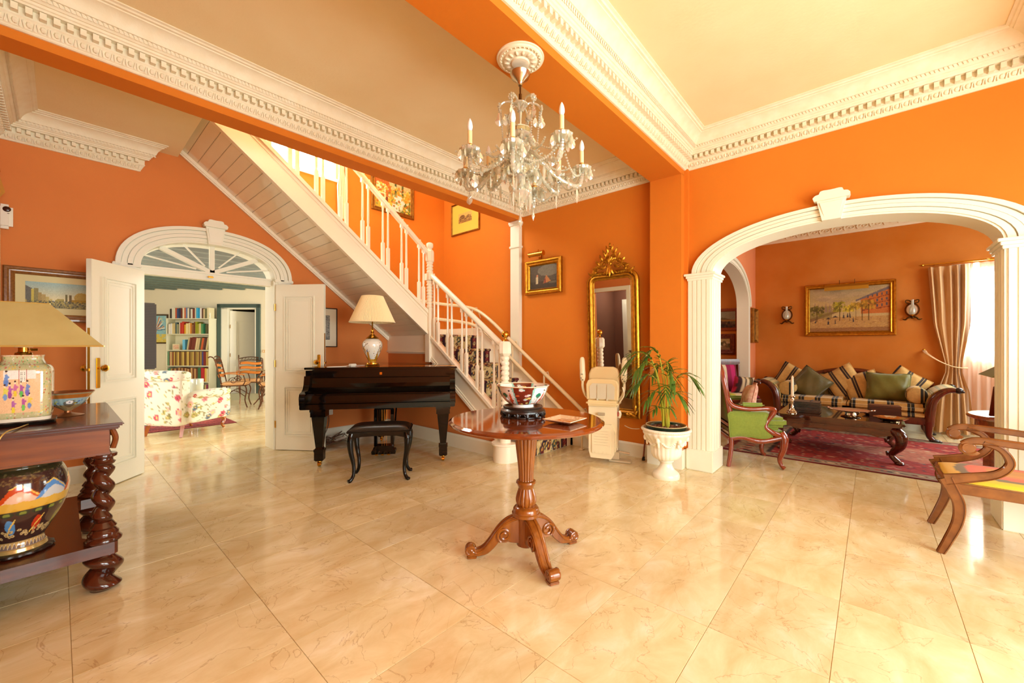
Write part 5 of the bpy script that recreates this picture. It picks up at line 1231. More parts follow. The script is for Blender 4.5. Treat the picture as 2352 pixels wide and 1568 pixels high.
# ---------------- chandelier ----------------
HX, HY = 1.807, 1.545
med = MB(); med.lathe([(.001, 2.855), (.03, 2.852), (.05, 2.856), (.055, 2.865), (.065, 2.862), (.095, 2.868), (.10, 2.876), (.108, 2.878), (.118, 2.872), (.125, 2.875), (.13, 2.882), (.138, 2.884), (.14, 2.8895), (.001, 2.8895)], (HX, HY, 0), 64)
T = struct(med, 'ceiling_rose', PLASTER, 'round white plaster rose under the orange beam', 30)
m = MB()
for k in range(28):
    a = 2 * PI * k / 28; m.ell((HX + .113 * cos(a), HY + .113 * sin(a), 2.873), (.006, .006, .005), 6, 4)
for k in range(14):
    a = 2 * PI * k / 14; m.ell((HX + .078 * cos(a), HY + .078 * sin(a), 2.864), (.018, .010, .006), 8, 4, Matrix.Rotation(a, 4, 'Z'))
m.build('leaf_moulding', PLASTER, T, 50, fix=False, kind='stuff')
ch = empty('chandelier', (HX, HY, 2.85), 0, 'crystal chandelier with candle bulbs hanging from the plaster rose', 'chandelier')
def glassmat(name, tint, tr=.62, milk=.42):
    m = bpy.data.materials.new(name); m.use_nodes = True; nt = m.node_tree; nt.nodes.clear(); N = nt.nodes.new; L = nt.links.new
    o = N('ShaderNodeOutputMaterial'); mx = N('ShaderNodeMixShader'); t = N('ShaderNodeBsdfTransparent'); g = N('ShaderNodeBsdfGlossy'); f = N('ShaderNodeFresnel'); mp = N('ShaderNodeMapRange')
    t.inputs[0].default_value = tint; g.inputs[0].default_value = (.98, 1, .9, 1); g.inputs[1].default_value = .04; f.inputs[0].default_value = 1.6
    mp.inputs[3].default_value = 1 - tr - .25; mp.inputs[4].default_value = 1.0
    L(f.outputs[0], mp.inputs[0]); L(mp.outputs[0], mx.inputs[0]); L(t.outputs[0], mx.inputs[1]); L(g.outputs[0], mx.inputs[2])
    d = N('ShaderNodeBsdfTranslucent'); d.inputs[0].default_value = (.96, 1, .9, 1); d2 = N('ShaderNodeBsdfDiffuse'); d2.inputs[0].default_value = (.96, 1, .9, 1); m3 = N('ShaderNodeMixShader'); L(d.outputs[0], m3.inputs[1]); L(d2.outputs[0], m3.inputs[2]); m4 = N('ShaderNodeMixShader'); m4.inputs[0].default_value = milk; L(mx.outputs[0], m4.inputs[1]); L(m3.outputs[0], m4.inputs[2]); L(m4.outputs[0], o.inputs[0]); return m
CRY = glassmat('clear_crystal', (.97, .94, .86, 1), .56)
CRY2 = glassmat('amber_crystal', (.95, .84, .58, 1), .5)
CANDLE = mk('candle_sleeve', rgb(246, 226, 170), .5)
BULB = mk('frosted_bulb', rgb(250, 252, 255), .25)
SIL = mk('silvered_metal', rgb(190, 186, 160), .22, 1)
cvv = (-HX * 0)
m = MB(); m.lathe([(.001, -.045), (.055, -.045), (.06, -.05), (.05, -.075), (.02, -.10), (.012, -.115), (.012, -.12)], n=32); m.build('canopy', SIL, ch, 40)
MB().tube([(0, 0, -.1), (0, 0, -.28)], .005, 8).tube([(0, 0, -.17), (0, 0, -.21)], .009, 8).build('hanging_rod', BRONZE, ch, 40)
m = MB(); m.lathe(smooth_prof([(.008, -.22), (.04, -.225), (.045, -.235), (.015, -.25), (.010, -.28), (.012, -.36), (.06, -.375), (.068, -.39), (.07, -.42), (.05, -.44), (.035, -.45), (.055, -.47), (.06, -.50), (.04, -.54), (.025, -.56), (.05, -.59), (.09, -.61), (.1, -.62), (.05, -.64), (.03, -.66), (.035, -.72), (.055, -.75), (.04, -.79), (.02, -.81), (.02, -.83), (.001, -.845)], 3), n=12); m.build('glass_stem', CRY, ch, 0, fix=False)
MB().tube([(0, 0, -.28), (0, 0, -.82)], .006, 8).lathe([(.066, -.385), (.071, -.39), (.071, -.41), (.066, -.415)], n=32, cap=False).lathe([(.001, -.60), (.04, -.61), (.04, -.64), (.001, -.65)], n=24).build('stem_core', SIL, ch, 40)
# crystal drops (shared meshes)
def dropmesh(h, w_, kind):
    m = MB()
    if kind == 'pendalogue':
        outline = [(0, 0), (.25, .06), (.20, .14), (.45, .26), (.62, .34), (.52, .42), (.9, .58), (1, .68), (.86, .80), (.5, .92), (0, 1)]
    elif kind == 'spear': outline = [(0, 0), (.5, .08), (.75, .3), (.7, .7), (.3, .92), (0, 1)]
    else: outline = [(0, 0), (.4, .12), (.8, .38), (1, .6), (.75, .85), (0, 1)]
    R_ = [(a * w_, -b * h) for a, b in outline]; n = len(R_)
    vs = []; fs = []
    for s in (-1, 1):
        for a, z in R_: vs.append((s * a, 0, z))
    c0 = len(vs); vs += [(0, -w_ * .45, -h * .6), (0, w_ * .45, -h * .6)]
    for s in range(2):
        for i in range(n - 1):
            fs += [(s * n + i, s * n + i + 1, c0), (s * n + i + 1, s * n + i, c0 + 1)]
    m.add(vs, fs); m.ell((0, 0, .006), (.005, .005, .005), 6, 4); me = m.mesh('crystal_drop', 0, False); me.materials.append(CRY); return me
dA = dropmesh(.08, .024, 'pendalogue'); dB = dropmesh(.09, .011, 'spear'); dC = dropmesh(.055, .013, 'tear'); dD = dropmesh(.06, .02, 'tear')
def drop(me, loc, rz, parent, name='crystal_drop'):
    o = bpy.data.objects.new(name, me); col.objects.link(o); o.parent = parent; o.location = loc; o.rotation_euler = (0, 0, rz); return o
rr = random.Random(5)
def beadchain(m, a, b, sag, n, r=.0064):
    a, b = V(a), V(b)
    for i in range(n + 1):
        t = i / n; p = a + (b - a) * t + V((0, 0, -sag * 4 * t * (1 - t))); m.ell(p, (r,) * 3, 6, 4)
# arms: measured candle positions relative to the centre (camera right, camera depth, height)
arms = []
for (dr, dd, z) in ((-.285, -.10, 2.325), (-.045, -.30, 2.26), (.215, -.235, 2.335), (.385, .14, 2.325), (-.345, .20, 2.325), (-.20, .23, 2.335), (.10, .33, 2.26), (.26, .27, 2.33)):
    p = RD * dr + FD * dd; arms.append((p.x, p.y, z - 2.85))
allb = MB()
for (ax, ay, az) in arms:
    a = math.atan2(ay, ax); r_ = math.hypot(ax, ay); u = V((cos(a), sin(a), 0))
    am = MB(); P = bez([u * .03 + V((0, 0, -.60)), u * (r_ * .28) + V((0, 0, -.54)), u * (r_ * .5) + V((0, 0, -.60)), u * (r_ * .75) + V((0, 0, az - .125)), u * (r_ * .95) + V((0, 0, az - .13)), u * r_ + V((0, 0, az - .07)), u * r_ + V((0, 0, az - .03))], 7)
    vs_r = [.0105 + .0035 * (i % 2) for i in range(len(P))]
    am.tube(P, vs_r, 8); arm = am.build('glass_arm', CRY, ch, 0, fix=False)
    m = MB(); m.lathe([(.008, az - .045), (.052, az - .035), (.058, az - .02), (.056, az - .014), (.05, az - .026), (.012, az - .03)], (u.x * r_, u.y * r_, 0), 20, fn=lambda t, i: 1 + .06 * cos(10 * t)); m.lathe([(.012, az - .03), (.02, az - .015), (.024, az - .002), (.018, az)], (u.x * r_, u.y * r_, 0), 12); m.build('bobeche', CRY, arm, 0, fix=False)
    MB().lathe([(.017, az - .004), (.02, az + .004), (.0165, az + .01)], (u.x * r_, u.y * r_, 0), 16).build('candle_cup', BRASS, arm, 40)
    MB().lathe([(.013, az + .005), (.013, az + .085), (.009, az + .088)], (u.x * r_, u.y * r_, 0), 16).build('candle_sleeve', CANDLE, arm, 40)
    MB().lathe(smooth_prof([(.009, az + .085), (.014, az + .10), (.0155, az + .112), (.011, az + .138), (.001, az + .158)], 4), (u.x * r_, u.y * r_, 0), 16).build('bulb', BULB, arm, 50)
    for k in range(9):
        t = 2 * PI * k / 9; drop(dC if k % 2 else dD, (u.x * r_ + .055 * cos(t), u.y * r_ + .055 * sin(t), az - .028), t, ch)
    for s in (-.06, .06): beadchain(allb, (u.x * r_ * .98 + s, u.y * r_ * .98 - s, az - .03), (u.x * .06, u.y * .06, -.44), .06, 22)
    drop([dA, dB][arms.index((ax, ay, az)) % 2], (u.x * r_ * .92, u.y * r_ * .92, az - .15), a, ch)
    drop(dB, (u.x * r_ * .6, u.y * r_ * .6, az - .135), a + 1, ch)
    for q in (.3, .45, .78): drop(dD, (u.x * r_ * q, u.y * r_ * q, az - .10 if q > .5 else -.60), a + q * 5, ch); drop(dC, (u.x * r_ * q - u.y * .02, u.y * r_ * q + u.x * .02, (az - .09 if q > .5 else -.57)), a - q * 5, ch)
for i in range(8):
    a0 = arms[i]; a1 = arms[sorted(range(8), key=lambda j: math.atan2(arms[j][1], arms[j][0]))[(sorted(range(8), key=lambda j: math.atan2(arms[j][1], arms[j][0])).index(i) + 1) % 8]]
    beadchain(allb, (a0[0], a0[1], a0[2] - .04), (a1[0], a1[1], a1[2] - .04), .09, 24)
# crown: amber curled arms with rosettes
for k in range(6):
    a = 2 * PI * k / 6 + .3; u = V((cos(a), sin(a), 0))
    MB().tube(bez([u * .012 + V((0, 0, -.27)), u * .05 + V((0, 0, -.22)), u * .10 + V((0, 0, -.225)), u * .125 + V((0, 0, -.26)), u * .115 + V((0, 0, -.29))], 6), .006, 6).build('crown_arm', CRY2, ch, 0, fix=False)
    m = MB()
    for j in range(8): t = 2 * PI * j / 8; m.ell(u * .125 + V((-u.y, u.x, 0)) * .016 * cos(t) + V((0, 0, -.25 + .016 * sin(t))), (.007, .007, .007), 6, 4)
    m.ell(u * .128 + V((0, 0, -.25)), (.008,) * 3, 8, 5); m.build('rosette', CRY2, ch, 0, fix=False)
    drop(dA, (u.x * .125, u.y * .125, -.285), a, ch, 'crystal_drop'); drop(dD, (u.x * .09, u.y * .09, -.30), a + .5, ch)
    beadchain(allb, tuple(u * .115 + V((0, 0, -.27))), tuple(u * .09 + V((0, 0, -.60))), .0, 24, .0058)
for ring, r_, z, dm in ((14, .10, -.62, dC), (10, .06, -.755, dB), (8, .05, -.69, dD), (8, .075, -.42, dD), (8, .065, -.50, dC)):
    for k in range(ring): t = 2 * PI * k / ring; drop(dm, (r_ * cos(t), r_ * sin(t), z), t, ch)
big = dropmesh(.115, .026, 'pendalogue'); drop(big, (0, 0, -.85), R(41), ch, 'bottom_pendant')
allb.build('bead_chains', CRY, ch, 0, fix=False, kind='stuff')

# ---------------- stairlift seat ----------------
LIFT = mk('cream_lift_plastic', rgb(238, 222, 184), .35, coat=.2)
LIFT2 = mk('cream_vinyl_seat', rgb(232, 208, 156), .45)
sl_ = empty('stairlift', (3.84, 2.12, 0), R(-72), 'cream folded stairlift chair in front of the gilt mirror', 'stairlift')
m = MB(); m.prism([(-.13, .12), (-.11, .05), (.10, .05), (.13, .10), (.135, .30), (.10, .40), (-.10, .40), (-.13, .34)], -.14, -.10, 'y'); m.rbox((0, -.145, .235), (.20, .012, .27), .02)
for k in range(6): m.rbox((0, -.150, .19 + k * .028), (.15, .004, .003), .001)
for k in range(4): m.rbox((-.06 + k * .04, -.151, .115), (.006, .004, .02), .001)
m.build('footrest', LIFT, sl_, 30)
m = MB(); m.prism([(-.14, .38), (-.14, .58), (.15, .58), (.15, .34), (.14, .12), (.08, .08), (.06, .38)], -.10, .06, 'y'); m.rbox((.02, -.02, .35), (.26, .14, .46), .03); m.build('carriage_body', LIFT, sl_, 30)
MB().rbox((.152, -.03, .50), (.012, .06, .05), .004).build('red_switch', mk('red_switch', rgb(160, 30, 16), .3), sl_, 30, label='red switch')
m = MB(); m.rbox((0, -.14, .505), (.075, .004, .03), .002); 
for k in range(4): m.rbox((-.01, -.103, .50 - k * .02), (.06 - .008 * (k % 2), .002, .003), .001)
m.build('information_label', mk('printed_label', rgb(176, 160, 130), .5), sl_, 0)
m = MB(); m.rbox((.01, -.06, .615), (.33, .22, .055), .02); m.build('seat_base', LIFT2, sl_, 40)
m = MB(); m.prism([(-.165, .64), (-.17, .80), (-.15, .845), (-.11, .86), (.11, .86), (.15, .845), (.17, .80), (.165, .64)], -.10, -.055, 'y'); 
s_ = m.build('folded_seat', LIFT2, sl_, 30); s_.data; md = s_.modifiers.new('b', 'BEVEL'); md.width = .014; md.segments = 3
m = MB(); m.prism([(-.125, .655), (-.13, .78), (-.10, .815), (.10, .815), (.13, .78), (.125, .655)], -.108, -.098, 'y'); m.rbox((-.045, -.112, .72), (.008, .012, .16), .003).rbox((.055, -.112, .72), (.008, .012, .16), .003).rbox((-.045, -.115, .645), (.02, .02, .03), .004).rbox((.055, -.115, .645), (.02, .02, .03), .004); m.build('seat_underside', mk('lift_grey_cream', rgb(214, 204, 178), .5), sl_, 20)
m = MB(); m.prism([(-.155, .66), (-.16, .90), (-.135, .965), (-.08, .985), (.10, .985), (.145, .965), (.165, .90), (.16, .66)], -.03, .03, 'y'); s_ = m.build('backrest', LIFT2, sl_, 30); md = s_.modifiers.new('b', 'BEVEL'); md.width = .02; md.segments = 3
for s in (-1, 1):
    x = s * .215; m = MB()
    m.tube(bez([(s * .15, -.02, .64), (s * .19, -.03, .68), (x, -.04, .76), (x, -.05, .84)], 5), .014, 8)
    m.tube(bez([(x, -.05, .83), (x, -.052, .90), (x + s * .004, -.05, 1.0), (x + s * .006, -.048, 1.085)], 5), [.02, .024, .027, .03, .031, .031, .031, .03, .03, .03, .03, .029, .028, .026, .022, .012], 12)
    m.rbox((x, -.078, .88), (.03, .012, .05), .004)
    m.build('folded_armrest', LIFT, sl_, 45)
    MB().rbox((x, -.088, .905), (.024, .01, .006), .002).tube([(x - .008, -.086, .865), (x - .008, -.094, .865)], .006, 10).tube([(x + .01, -.086, .845), (x + .01, -.094, .845)], .006, 10).build('control_button', mk('grey_button', rgb(90, 78, 60), .5), sl_, 30)
MB().tube(bez([(.20, -.05, .78), (.215, -.055, .70), (.17, -.06, .62), (.14, -.05, .56)], 5), .007, 8).tube(bez([(.16, -.02, .53), (.17, -.02, .50), (.16, -.02, .46)], 4), .016, 8).build('lever', LIFT, sl_, 40)
m = MB(); m.rbox((.17, .0, .012), (.22, .10, .018), .004).rbox((.10, .03, .06), (.12, .09, .08), .006).tube([(.05, .03, .10), (.26, .03, .085)], .012, 8).tube([(.13, 0, .12), (.13, 0, .16)], .02, 8); m.build('rail_foot', mk('cream_steel', rgb(222, 208, 176), .35, .3), sl_, 35)
MB().tube(bez([(.20, .1, .36), (.26, .06, .345), (.32, .02, .35), (.36, .02, .355)], 4), .004, 6).build('power_lead', WHP, sl_, 40)
# ---------------- walking cane ----------------
wc = empty('walking_cane', (4.10, 1.80, 0), 0, 'dark carved wooden walking stick leaning by the pier', 'cane')
m = MB(); P = [V((.0, 0, .02)) + (V((.052, -.06, .92)) - V((0, 0, .02))) * (i / 60) for i in range(61)]
m.tube(P, [.0095 if i < 16 or i > 52 else .0085 + .004 * abs(sin(i * .62)) for i in range(61)], 8); m.tube(bez([P[-1], P[-1] + V((0.0, .0, .03)), P[-1] + V((.0, .02, .05)), P[-1] + V((.0, .055, .045)), P[-1] + V((.0, .065, .02))], 5), .011, 8)
m.build('stick', mk('carved_cane_wood', rgb(96, 40, 20), .3, coat=.5, noise=(40, .8, rgb(160, 80, 40), (1, 1, 3))), wc, 50)
MB().tube([(0, 0, 0.0), (0, 0, .02), (.003, -.003, .04)], [.016, .014, .011], 12).build('rubber_tip', mk('black_rubber', rgb(26, 22, 20), .7), wc, 40)
# ---------------- urn planter and palm ----------------
URN = mk('white_urn_glaze', rgb(246, 238, 220), .28, coat=.4, noise=(5, .5, rgb(238, 226, 200)))
ur = empty('urn_planter', (3.715, 1.415, 0), 0, 'white classical stone urn standing in front of the pier', 'urn')
m = MB(); m.lathe(smooth_prof([(.116, 0), (.118, .02), (.11, .045), (.075, .075), (.055, .11), (.052, .135), (.066, .15), (.066, .162)], 4) , n=48)
m.build('urn_foot', URN, ur, 40)
def urnf(a, i): return 1 + .036 * abs(sin(11 * a)) * (1 if 3 < i < 34 else .25)
m = MB(); up = smooth_prof([(.055, .162), (.10, .175), (.125, .21), (.130, .25), (.135, .29), (.155, .34), (.185, .385), (.195, .40), (.198, .41), (.20, .425), (.214, .435), (.216, .447), (.206, .455), (.192, .45), (.18, .42)], 4); m.lathe(up, n=110, fn=urnf); m.build('urn_bowl', URN, ur, 60)
m = MB()
for k in range(6):
    a = 2 * PI * k / 6 + .5
    for j in range(13): t = j / 12; b = a + (t - .5) * 1.0; z = .375 - .07 * 4 * t * (1 - t); m.ell((.165 * cos(b) * (1 - .15 * 4 * t * (1 - t) * .8), .165 * sin(b) * (1 - .15 * 4 * t * (1 - t) * .8), z), (.013, .013, .011), 6, 4)
    m.ell((.18 * cos(a + .52), .18 * sin(a + .52), .36), (.02, .02, .028), 8, 6)
    m.ell((.165 * cos(a + .52), .165 * sin(a + .52), .32), (.012, .012, .03), 8, 6)
m.build('garland', URN, ur, 50, fix=False)
m = MB(); 
for k in range(64): a = 2 * PI * k / 64; m.ell((.212 * cos(a), .212 * sin(a), .438), (.007, .011, .007), 6, 4, Matrix.Rotation(a, 4, 'Z'))
m.build('rope_rim', URN, ur, 50, fix=False, kind='stuff')
pp = empty('potted_palm', (3.715, 1.415, 0), 0, 'green kentia palm in a dark glazed pot set inside the white urn', 'plant')
m = MB(); m.lathe([(.10, .25), (.165, .44), (.178, .472), (.172, .478), (.158, .47), (.15, .45)], n=48); m.build('inner_pot', mk('dark_green_glaze', rgb(28, 44, 30), .15, coat=.7), pp, 40)
MB().lathe([(.172, .476), (.178, .48), (.172, .484)], n=48, cap=False).build('pot_rim', mk('cream_glazed_rim', rgb(214, 190, 140), .3), pp, 40)
m = MB(); m.grid(lambda u, v: (.155 * v * cos(2 * PI * u), .155 * v * sin(2 * PI * u), .455 + .008 * sin(17 * u + 9 * v)), 24, 6, closeu=True)
for i in range(60): m.ell((rr.uniform(-.10, .10), rr.uniform(-.10, .10), .46), (rr.uniform(.006, .014),) * 3, 5, 3)
m.build('soil', mk('bark_soil', rgb(86, 46, 26), .9, noise=(30, .6, rgb(130, 80, 50))), pp, 30, fix=False)
STEM = mk('palm_stem', rgb(150, 160, 40), .45, noise=(6, .5, rgb(196, 176, 50)))
LEAF = mk('palm_leaf', rgb(52, 92, 22), .4, noise=(9, .6, rgb(96, 128, 40)), coat=.2)
def frond(base_, tip_dir, L, arch, nl, ll, lean=.35):
    """stem then pinnate crown: base point, horizontal direction angle"""
    u = V((cos(tip_dir), sin(tip_dir), 0)); H = L
    P = bez([base_, base_ + u * (lean * .25) * L + V((0, 0, .45 * L)), base_ + u * (lean * .7) * L + V((0, 0, .82 * L)), base_ + u * (lean * 1.5) * L + V((0, 0, .99 * L - arch * .3)), base_ + u * (lean * 2.3) * L + V((0, 0, .97 * L - arch))], 7)
    m = MB(); n = len(P); m.tube(P, [.0062 * (1 - .8 * i / n) + .0008 for i in range(n)], 6); m.build('stem', STEM, pp, 50)
    m = MB()
    for k in range(nl):
        t = .55 + .45 * k / (nl - 1); q = P[min(n - 1, int(t * (n - 1)))]; d = (P[min(n - 1, int(t * (n - 1)) + 1)] - P[max(0, int(t * (n - 1)) - 1)]).normalized()
        side = d.cross(V((0, 0, 1))); side = side.normalized() if side.length > .1 else V((-u.y, u.x, 0))
        for s in (-1, 1):
            l_ = ll * (.75 + .35 * sin(PI * (k + .5) / nl)) * rr.uniform(.85, 1.1); ang = R(62 - 42 * k / nl)
            dr = (d * cos(ang) + side * s * sin(ang)); up_ = V((0, 0, 1)); nn = dr.cross(up_).normalized(); vs = []; 
            for i in range(7):
                f = i / 6; w_ = .0105 * (math.sin(PI * min(.98, f * .9 + .12))) ** .8
                c_ = q + dr * l_ * f + V((0, 0, -l_ * .40 * f * f + l_ * .10 * f)); vs += [c_ - nn * w_, c_ + V((0, 0, .0035)), c_ + nn * w_]
            m.add(vs, [(i * 3 + j, i * 3 + j + 1, i * 3 + 4 + j, i * 3 + 3 + j) for i in range(6) for j in range(2)])
    lf = m.build('palm_frond', LEAF, pp, 60, fix=False)
cam_r = lambda a: math.atan2((RD * cos(R(a)) + FD * sin(R(a))).y, (RD * cos(R(a)) + FD * sin(R(a))).x)
B0 = lambda: V((rr.uniform(-.03, .03), rr.uniform(-.03, .03), .46))
for (ang, L, arch, nl, ll, lean) in ((170, .72, .10, 9, .24, .22), (200, .64, .10, 9, .22, .26), (150, .74, .07, 8, .2, .12), (185, .52, .12, 8, .2, .30), (-15, .52, .09, 8, .20, .24), (-40, .34, .07, 7, .19, .26), (90, .62, .06, 8, .16, .06), (-60, .55, .1, 7, .2, .12), (195, .36, .10, 6, .17, .32), (-20, .20, .05, 4, .1, .22), (120, .60, .1, 7, .2, .16), (-120, .42, .08, 7, .18, .16), (205, .2, .03, 4, .12, .3)):
    frond(B0(), cam_r(ang), L, arch, nl, ll * .86, lean * .8)
# ---------------- left wall bits ----------------
af = empty('air_freshener', (-.283, 5.205, 2.235), 0, 'white automatic air freshener high on the wall at the left edge', 'dispenser')
MB().rbox((0, -.035, 0), (.085, .068, .195), .022).build('casing', WHP, af, 40); MB().ell((.012, -.069, .055), (.022, .006, .022), 12, 8).rbox((.02, -.07, .022), (.012, .003, .004), .001).build('spray_window', mk('dark_brown_window', rgb(60, 30, 20), .2), af, 40)
wl = empty('wall_lantern', (-.326, 5.0, 2.42), 0, 'brass wall lantern with amber glass at the left edge above the air freshener', 'lamp')
m = MB(); m.lathe([(.012, -.11), (.055, -.03), (.03, .08), (.012, .10)], (.0, 0, 0), 6); m.build('lantern_glass', mk('amber_glass', rgb(206, 150, 70), .3, coat=.3), wl, 0)
MB().lathe([(.02, .10), (.032, .12), (.028, .15), (.01, .16), (.012, .20), (.03, .22), (.028, .25), (.001, .26)], n=16).tube([(-.0, 0, -.11), (0, 0, -.13)], .012, 8).tube(bez([(.0, 0, .2), (-.02, .06, .24), (-.01, .2, .18)], 5), .008, 8).build('lantern_cap', BRASS, wl, 40)
# drape beside the upstairs window
sd = empty('stair_curtain', (2.45, 5.17, 0), 0, 'pale curtain gathered at the right of the upstairs window', 'curtain')
SHEER0 = mk('cream_curtain', rgb(250, 232, 190), .8, sheen=.2)
m = MB(); m.grid(lambda u, v: ((u - .5) * interp([(0, .10), (.25, .12), (.38, .05), (1, .22)], v), -.02 - .02 * sin(u * 34), 2.86 + v * 1.65), 40, 24); m.build('drape', SHEER0, sd, 60, fix=False)
# ---------------- lounge ----------------
def rug(name, x0, x1, y0, y1, rz, label, field, border, pal, fringe=False, nx=220, ny=160, z=.008):
    cv = Canvas(nx, ny, border); cv.rect(0, 0, 1, 1, pal[0]); cv.rect(.012, .018, .988, .982, border); 
    for i in range(46):
        for (a, b) in (((i + .5) / 46, .06), ((i + .5) / 46, .94)): cv.flower(a, b, .011, pal[i % len(pal)], pal[(i + 2) % len(pal)])
    for i in range(30):
        for (a, b) in ((.045, (i + .5) / 30), (.955, (i + .5) / 30)): cv.flower(a, b, .011, pal[i % len(pal)], pal[(i + 1) % len(pal)])
    cv.rect(.085, .125, .915, .875, (60, 44, 44)); cv.rect(.09, .132, .91, .868, field)
    cv.blot(1500, .09, .13, .91, .87, .006, pal + [(36, 30, 50), (206, 170, 140)], .85, .5); cv.blot(260, .0, .0, 1, .12, .005, pal, .7).blot(260, .0, .88, 1, 1, .005, pal, .7)
    cv.poly([(.5, .25), (.68, .5), (.5, .75), (.32, .5)], pal[1], .5); cv.noise(9)
    t = empty(name, ((x0 + x1) / 2, (y0 + y1) / 2, 0), rz, label, 'rug'); W, D = abs(x1 - x0), abs(y1 - y0)
    MB().rbox((0, 0, z / 2), (W, D, z - .001), .003).build('rug_base', mk(name + '_edge', rgb(*pal[0]), .95), t, 0)
    print_plane(cv, 'rug_pile', W, D, VCC, t, Matrix.Translation((0, 0, z)) @ Matrix.Rotation(R(-90), 4, 'X'))
    return t
rug('persian_rug', 5.16, 7.35, -2.1, 1.32, 0, 'red patterned persian rug under the coffee table', (150, 44, 40), (140, 122, 98), [(110, 12, 16), (196, 158, 120), (54, 52, 60), (170, 60, 52), (150, 142, 122)])
# coffee table
ctb = empty('coffee_table', (6.1, .30, 0), 0, 'low dark rosewood coffee table with curved cabriole legs on the red rug', 'table')
m = MB(); m.rbox((0, 0, .408), (1.04, 1.10, .026), .009); m.rbox((0, 0, .385), (.98, 1.04, .022), .008); m.build('table_top', mk('glossy_rosewood', rgb(58, 26, 14), .05, coat=1, noise=(3, .5, rgb(84, 40, 20), (10, 2, 2))), ctb, 30)
m = MB(); m.rbox((0, 0, .355), (.92, .98, .042), .006); m.build('waist', DARKW, ctb, 30)
for sx in (-1, 1):
    m = MB(); P = [(-.50, .345), (.50, .345), (.50, .29), (.42, .285), (.34, .262), (.26, .285), (.12, .29), (0, .275), (-.12, .29), (-.26, .285), (-.34, .262), (-.42, .285), (-.50, .29)]
    m.prism(P, sx * .45, sx * .475, 'x'); m.build('apron', DARKW, ctb, 20)
    m = MB(); m.prism(P[:1] + [(.45, .345)] + P[2:], sx * .49, sx * .515, 'y'); m.build('apron', DARKW, ctb, 20)
for sx in (-1, 1):
    for sy in (-1, 1):
        P = bez([(sx * .44, sy * .47, .34), (sx * .485, sy * .515, .29), (sx * .48, sy * .51, .20), (sx * .43, sy * .46, .12), (sx * .425, sy * .45, .075), (sx * .455, sy * .485, .035), (sx * .47, sy * .50, .012)], 5)
        n = len(P); m = MB(); m.tube(P, [interp([(0, .05), (.18, .052), (.4, .038), (.6, .027), (.75, .026), (.9, .03), (1, .026)], i / (n - 1)) for i in range(n)], 10); m.ell((sx * .475, sy * .505, .022), (.04, .04, .021), 10, 6)
        m.tube([(sx * .43, sy * .455, .10), (sx * .39, sy * .42, .085), (sx * .385, sy * .41, .115)], [.018, .02, .012], 8); m.build('leg', DARKW, ctb, 50)
SILV = mk('polished_silver', rgb(226, 212, 188), .12, 1)
ZT = .4215
def top(name, x, y, label, cat, rz=0, group=None): return empty(name, (x, y, ZT), rz, label, cat, group)
cs = top('candlestick', 5.72, .70, 'silver candlestick holding a tall cream candle on the coffee table', 'candlestick')
m = MB(); m.lathe([(.001, 0), (.058, .0), (.06, .008), (.05, .016), (.052, .024), (.03, .04), (.018, .055), (.02, .07), (.014, .08), (.013, .11), (.022, .125), (.024, .15), (.014, .16), (.012, .175), (.022, .18), (.028, .19), (.024, .198), (.001, .198)], n=20, fn=lambda a, i: 1 + .04 * cos(8 * a)); m.build('stick', SILV, cs, 40)
MB().lathe([(.016, .195), (.012, .42), (.006, .43), (.001, .435)], n=16).tube([(0, 0, .43), (0, 0, .442)], .0015, 5).build('candle', mk('cream_candle', rgb(244, 230, 200), .5), cs, 40)
BK = mk('black_leather_box', rgb(34, 34, 34), .25, coat=.3)
for k in range(4):
    t = empty('black_box', (5.93, .58, ZT + k * .0325), R(2 * (k % 2)), ['lowest of the four flat black boxes stacked beside the candlestick', 'second lowest flat black box stacked beside the candlestick', 'third flat black box from the bottom of the stack by the candlestick', 'topmost flat black box of the stack beside the candlestick'][k], 'box', 'flat black boxes stacked on the coffee table')
    MB().rbox((0, 0, .0145), (.24, .26, .029), .005).build('box_body', BK, t, 30); MB().rbox((-.1, 0, .0145), (.045, .262, .003), .001).rbox((0, 0, .03), (.23, .25, .002), .0008).build('box_lid_line', mk('dark_grey_seam', rgb(90, 86, 80), .3), t, 0)
    if k == 3: MB().tube([(-.03, -.03, .033), (.0, -.06, .05), (.03, -.03, .033)], .004, 6).build('clasp', BK, t, 40)
st_ = top('cake_stand', 5.84, .18, 'low silver footed plate with handles in the middle of the coffee table', 'stand')
m = MB(); m.lathe([(.001, 0), (.085, .0), (.09, .006), (.075, .014), (.05, .02), (.045, .045), (.06, .055), (.001, .056)], n=30, fn=lambda a, i: 1 + .04 * cos(10 * a)); m.build('foot', SILV, st_, 40)
m = MB(); m.lathe([(.06, .055), (.13, .062), (.165, .074), (.168, .078), (.13, .068), (.001, .062)], n=40); 
for s in (-1, 1): m.tube(bez([(0, s * .16, .074), (.03, s * .19, .085), (0, s * .205, .09), (-.03, s * .19, .085), (0, s * .16, .074)], 5), .005, 6)
m.build('plate', mk('rose_silver_plate', rgb(226, 196, 176), .2, .8), st_, 40)
sd_ = top('silver_dish', 6.15, .02, 'small silver dish behind the footed plate on the coffee table', 'dish'); MB().lathe([(.04, 0), (.045, .004), (.07, .025), (.072, .028), (.066, .026), (.035, .006), (.001, .005)], n=28).build('dish_body', SILV, sd_, 40)
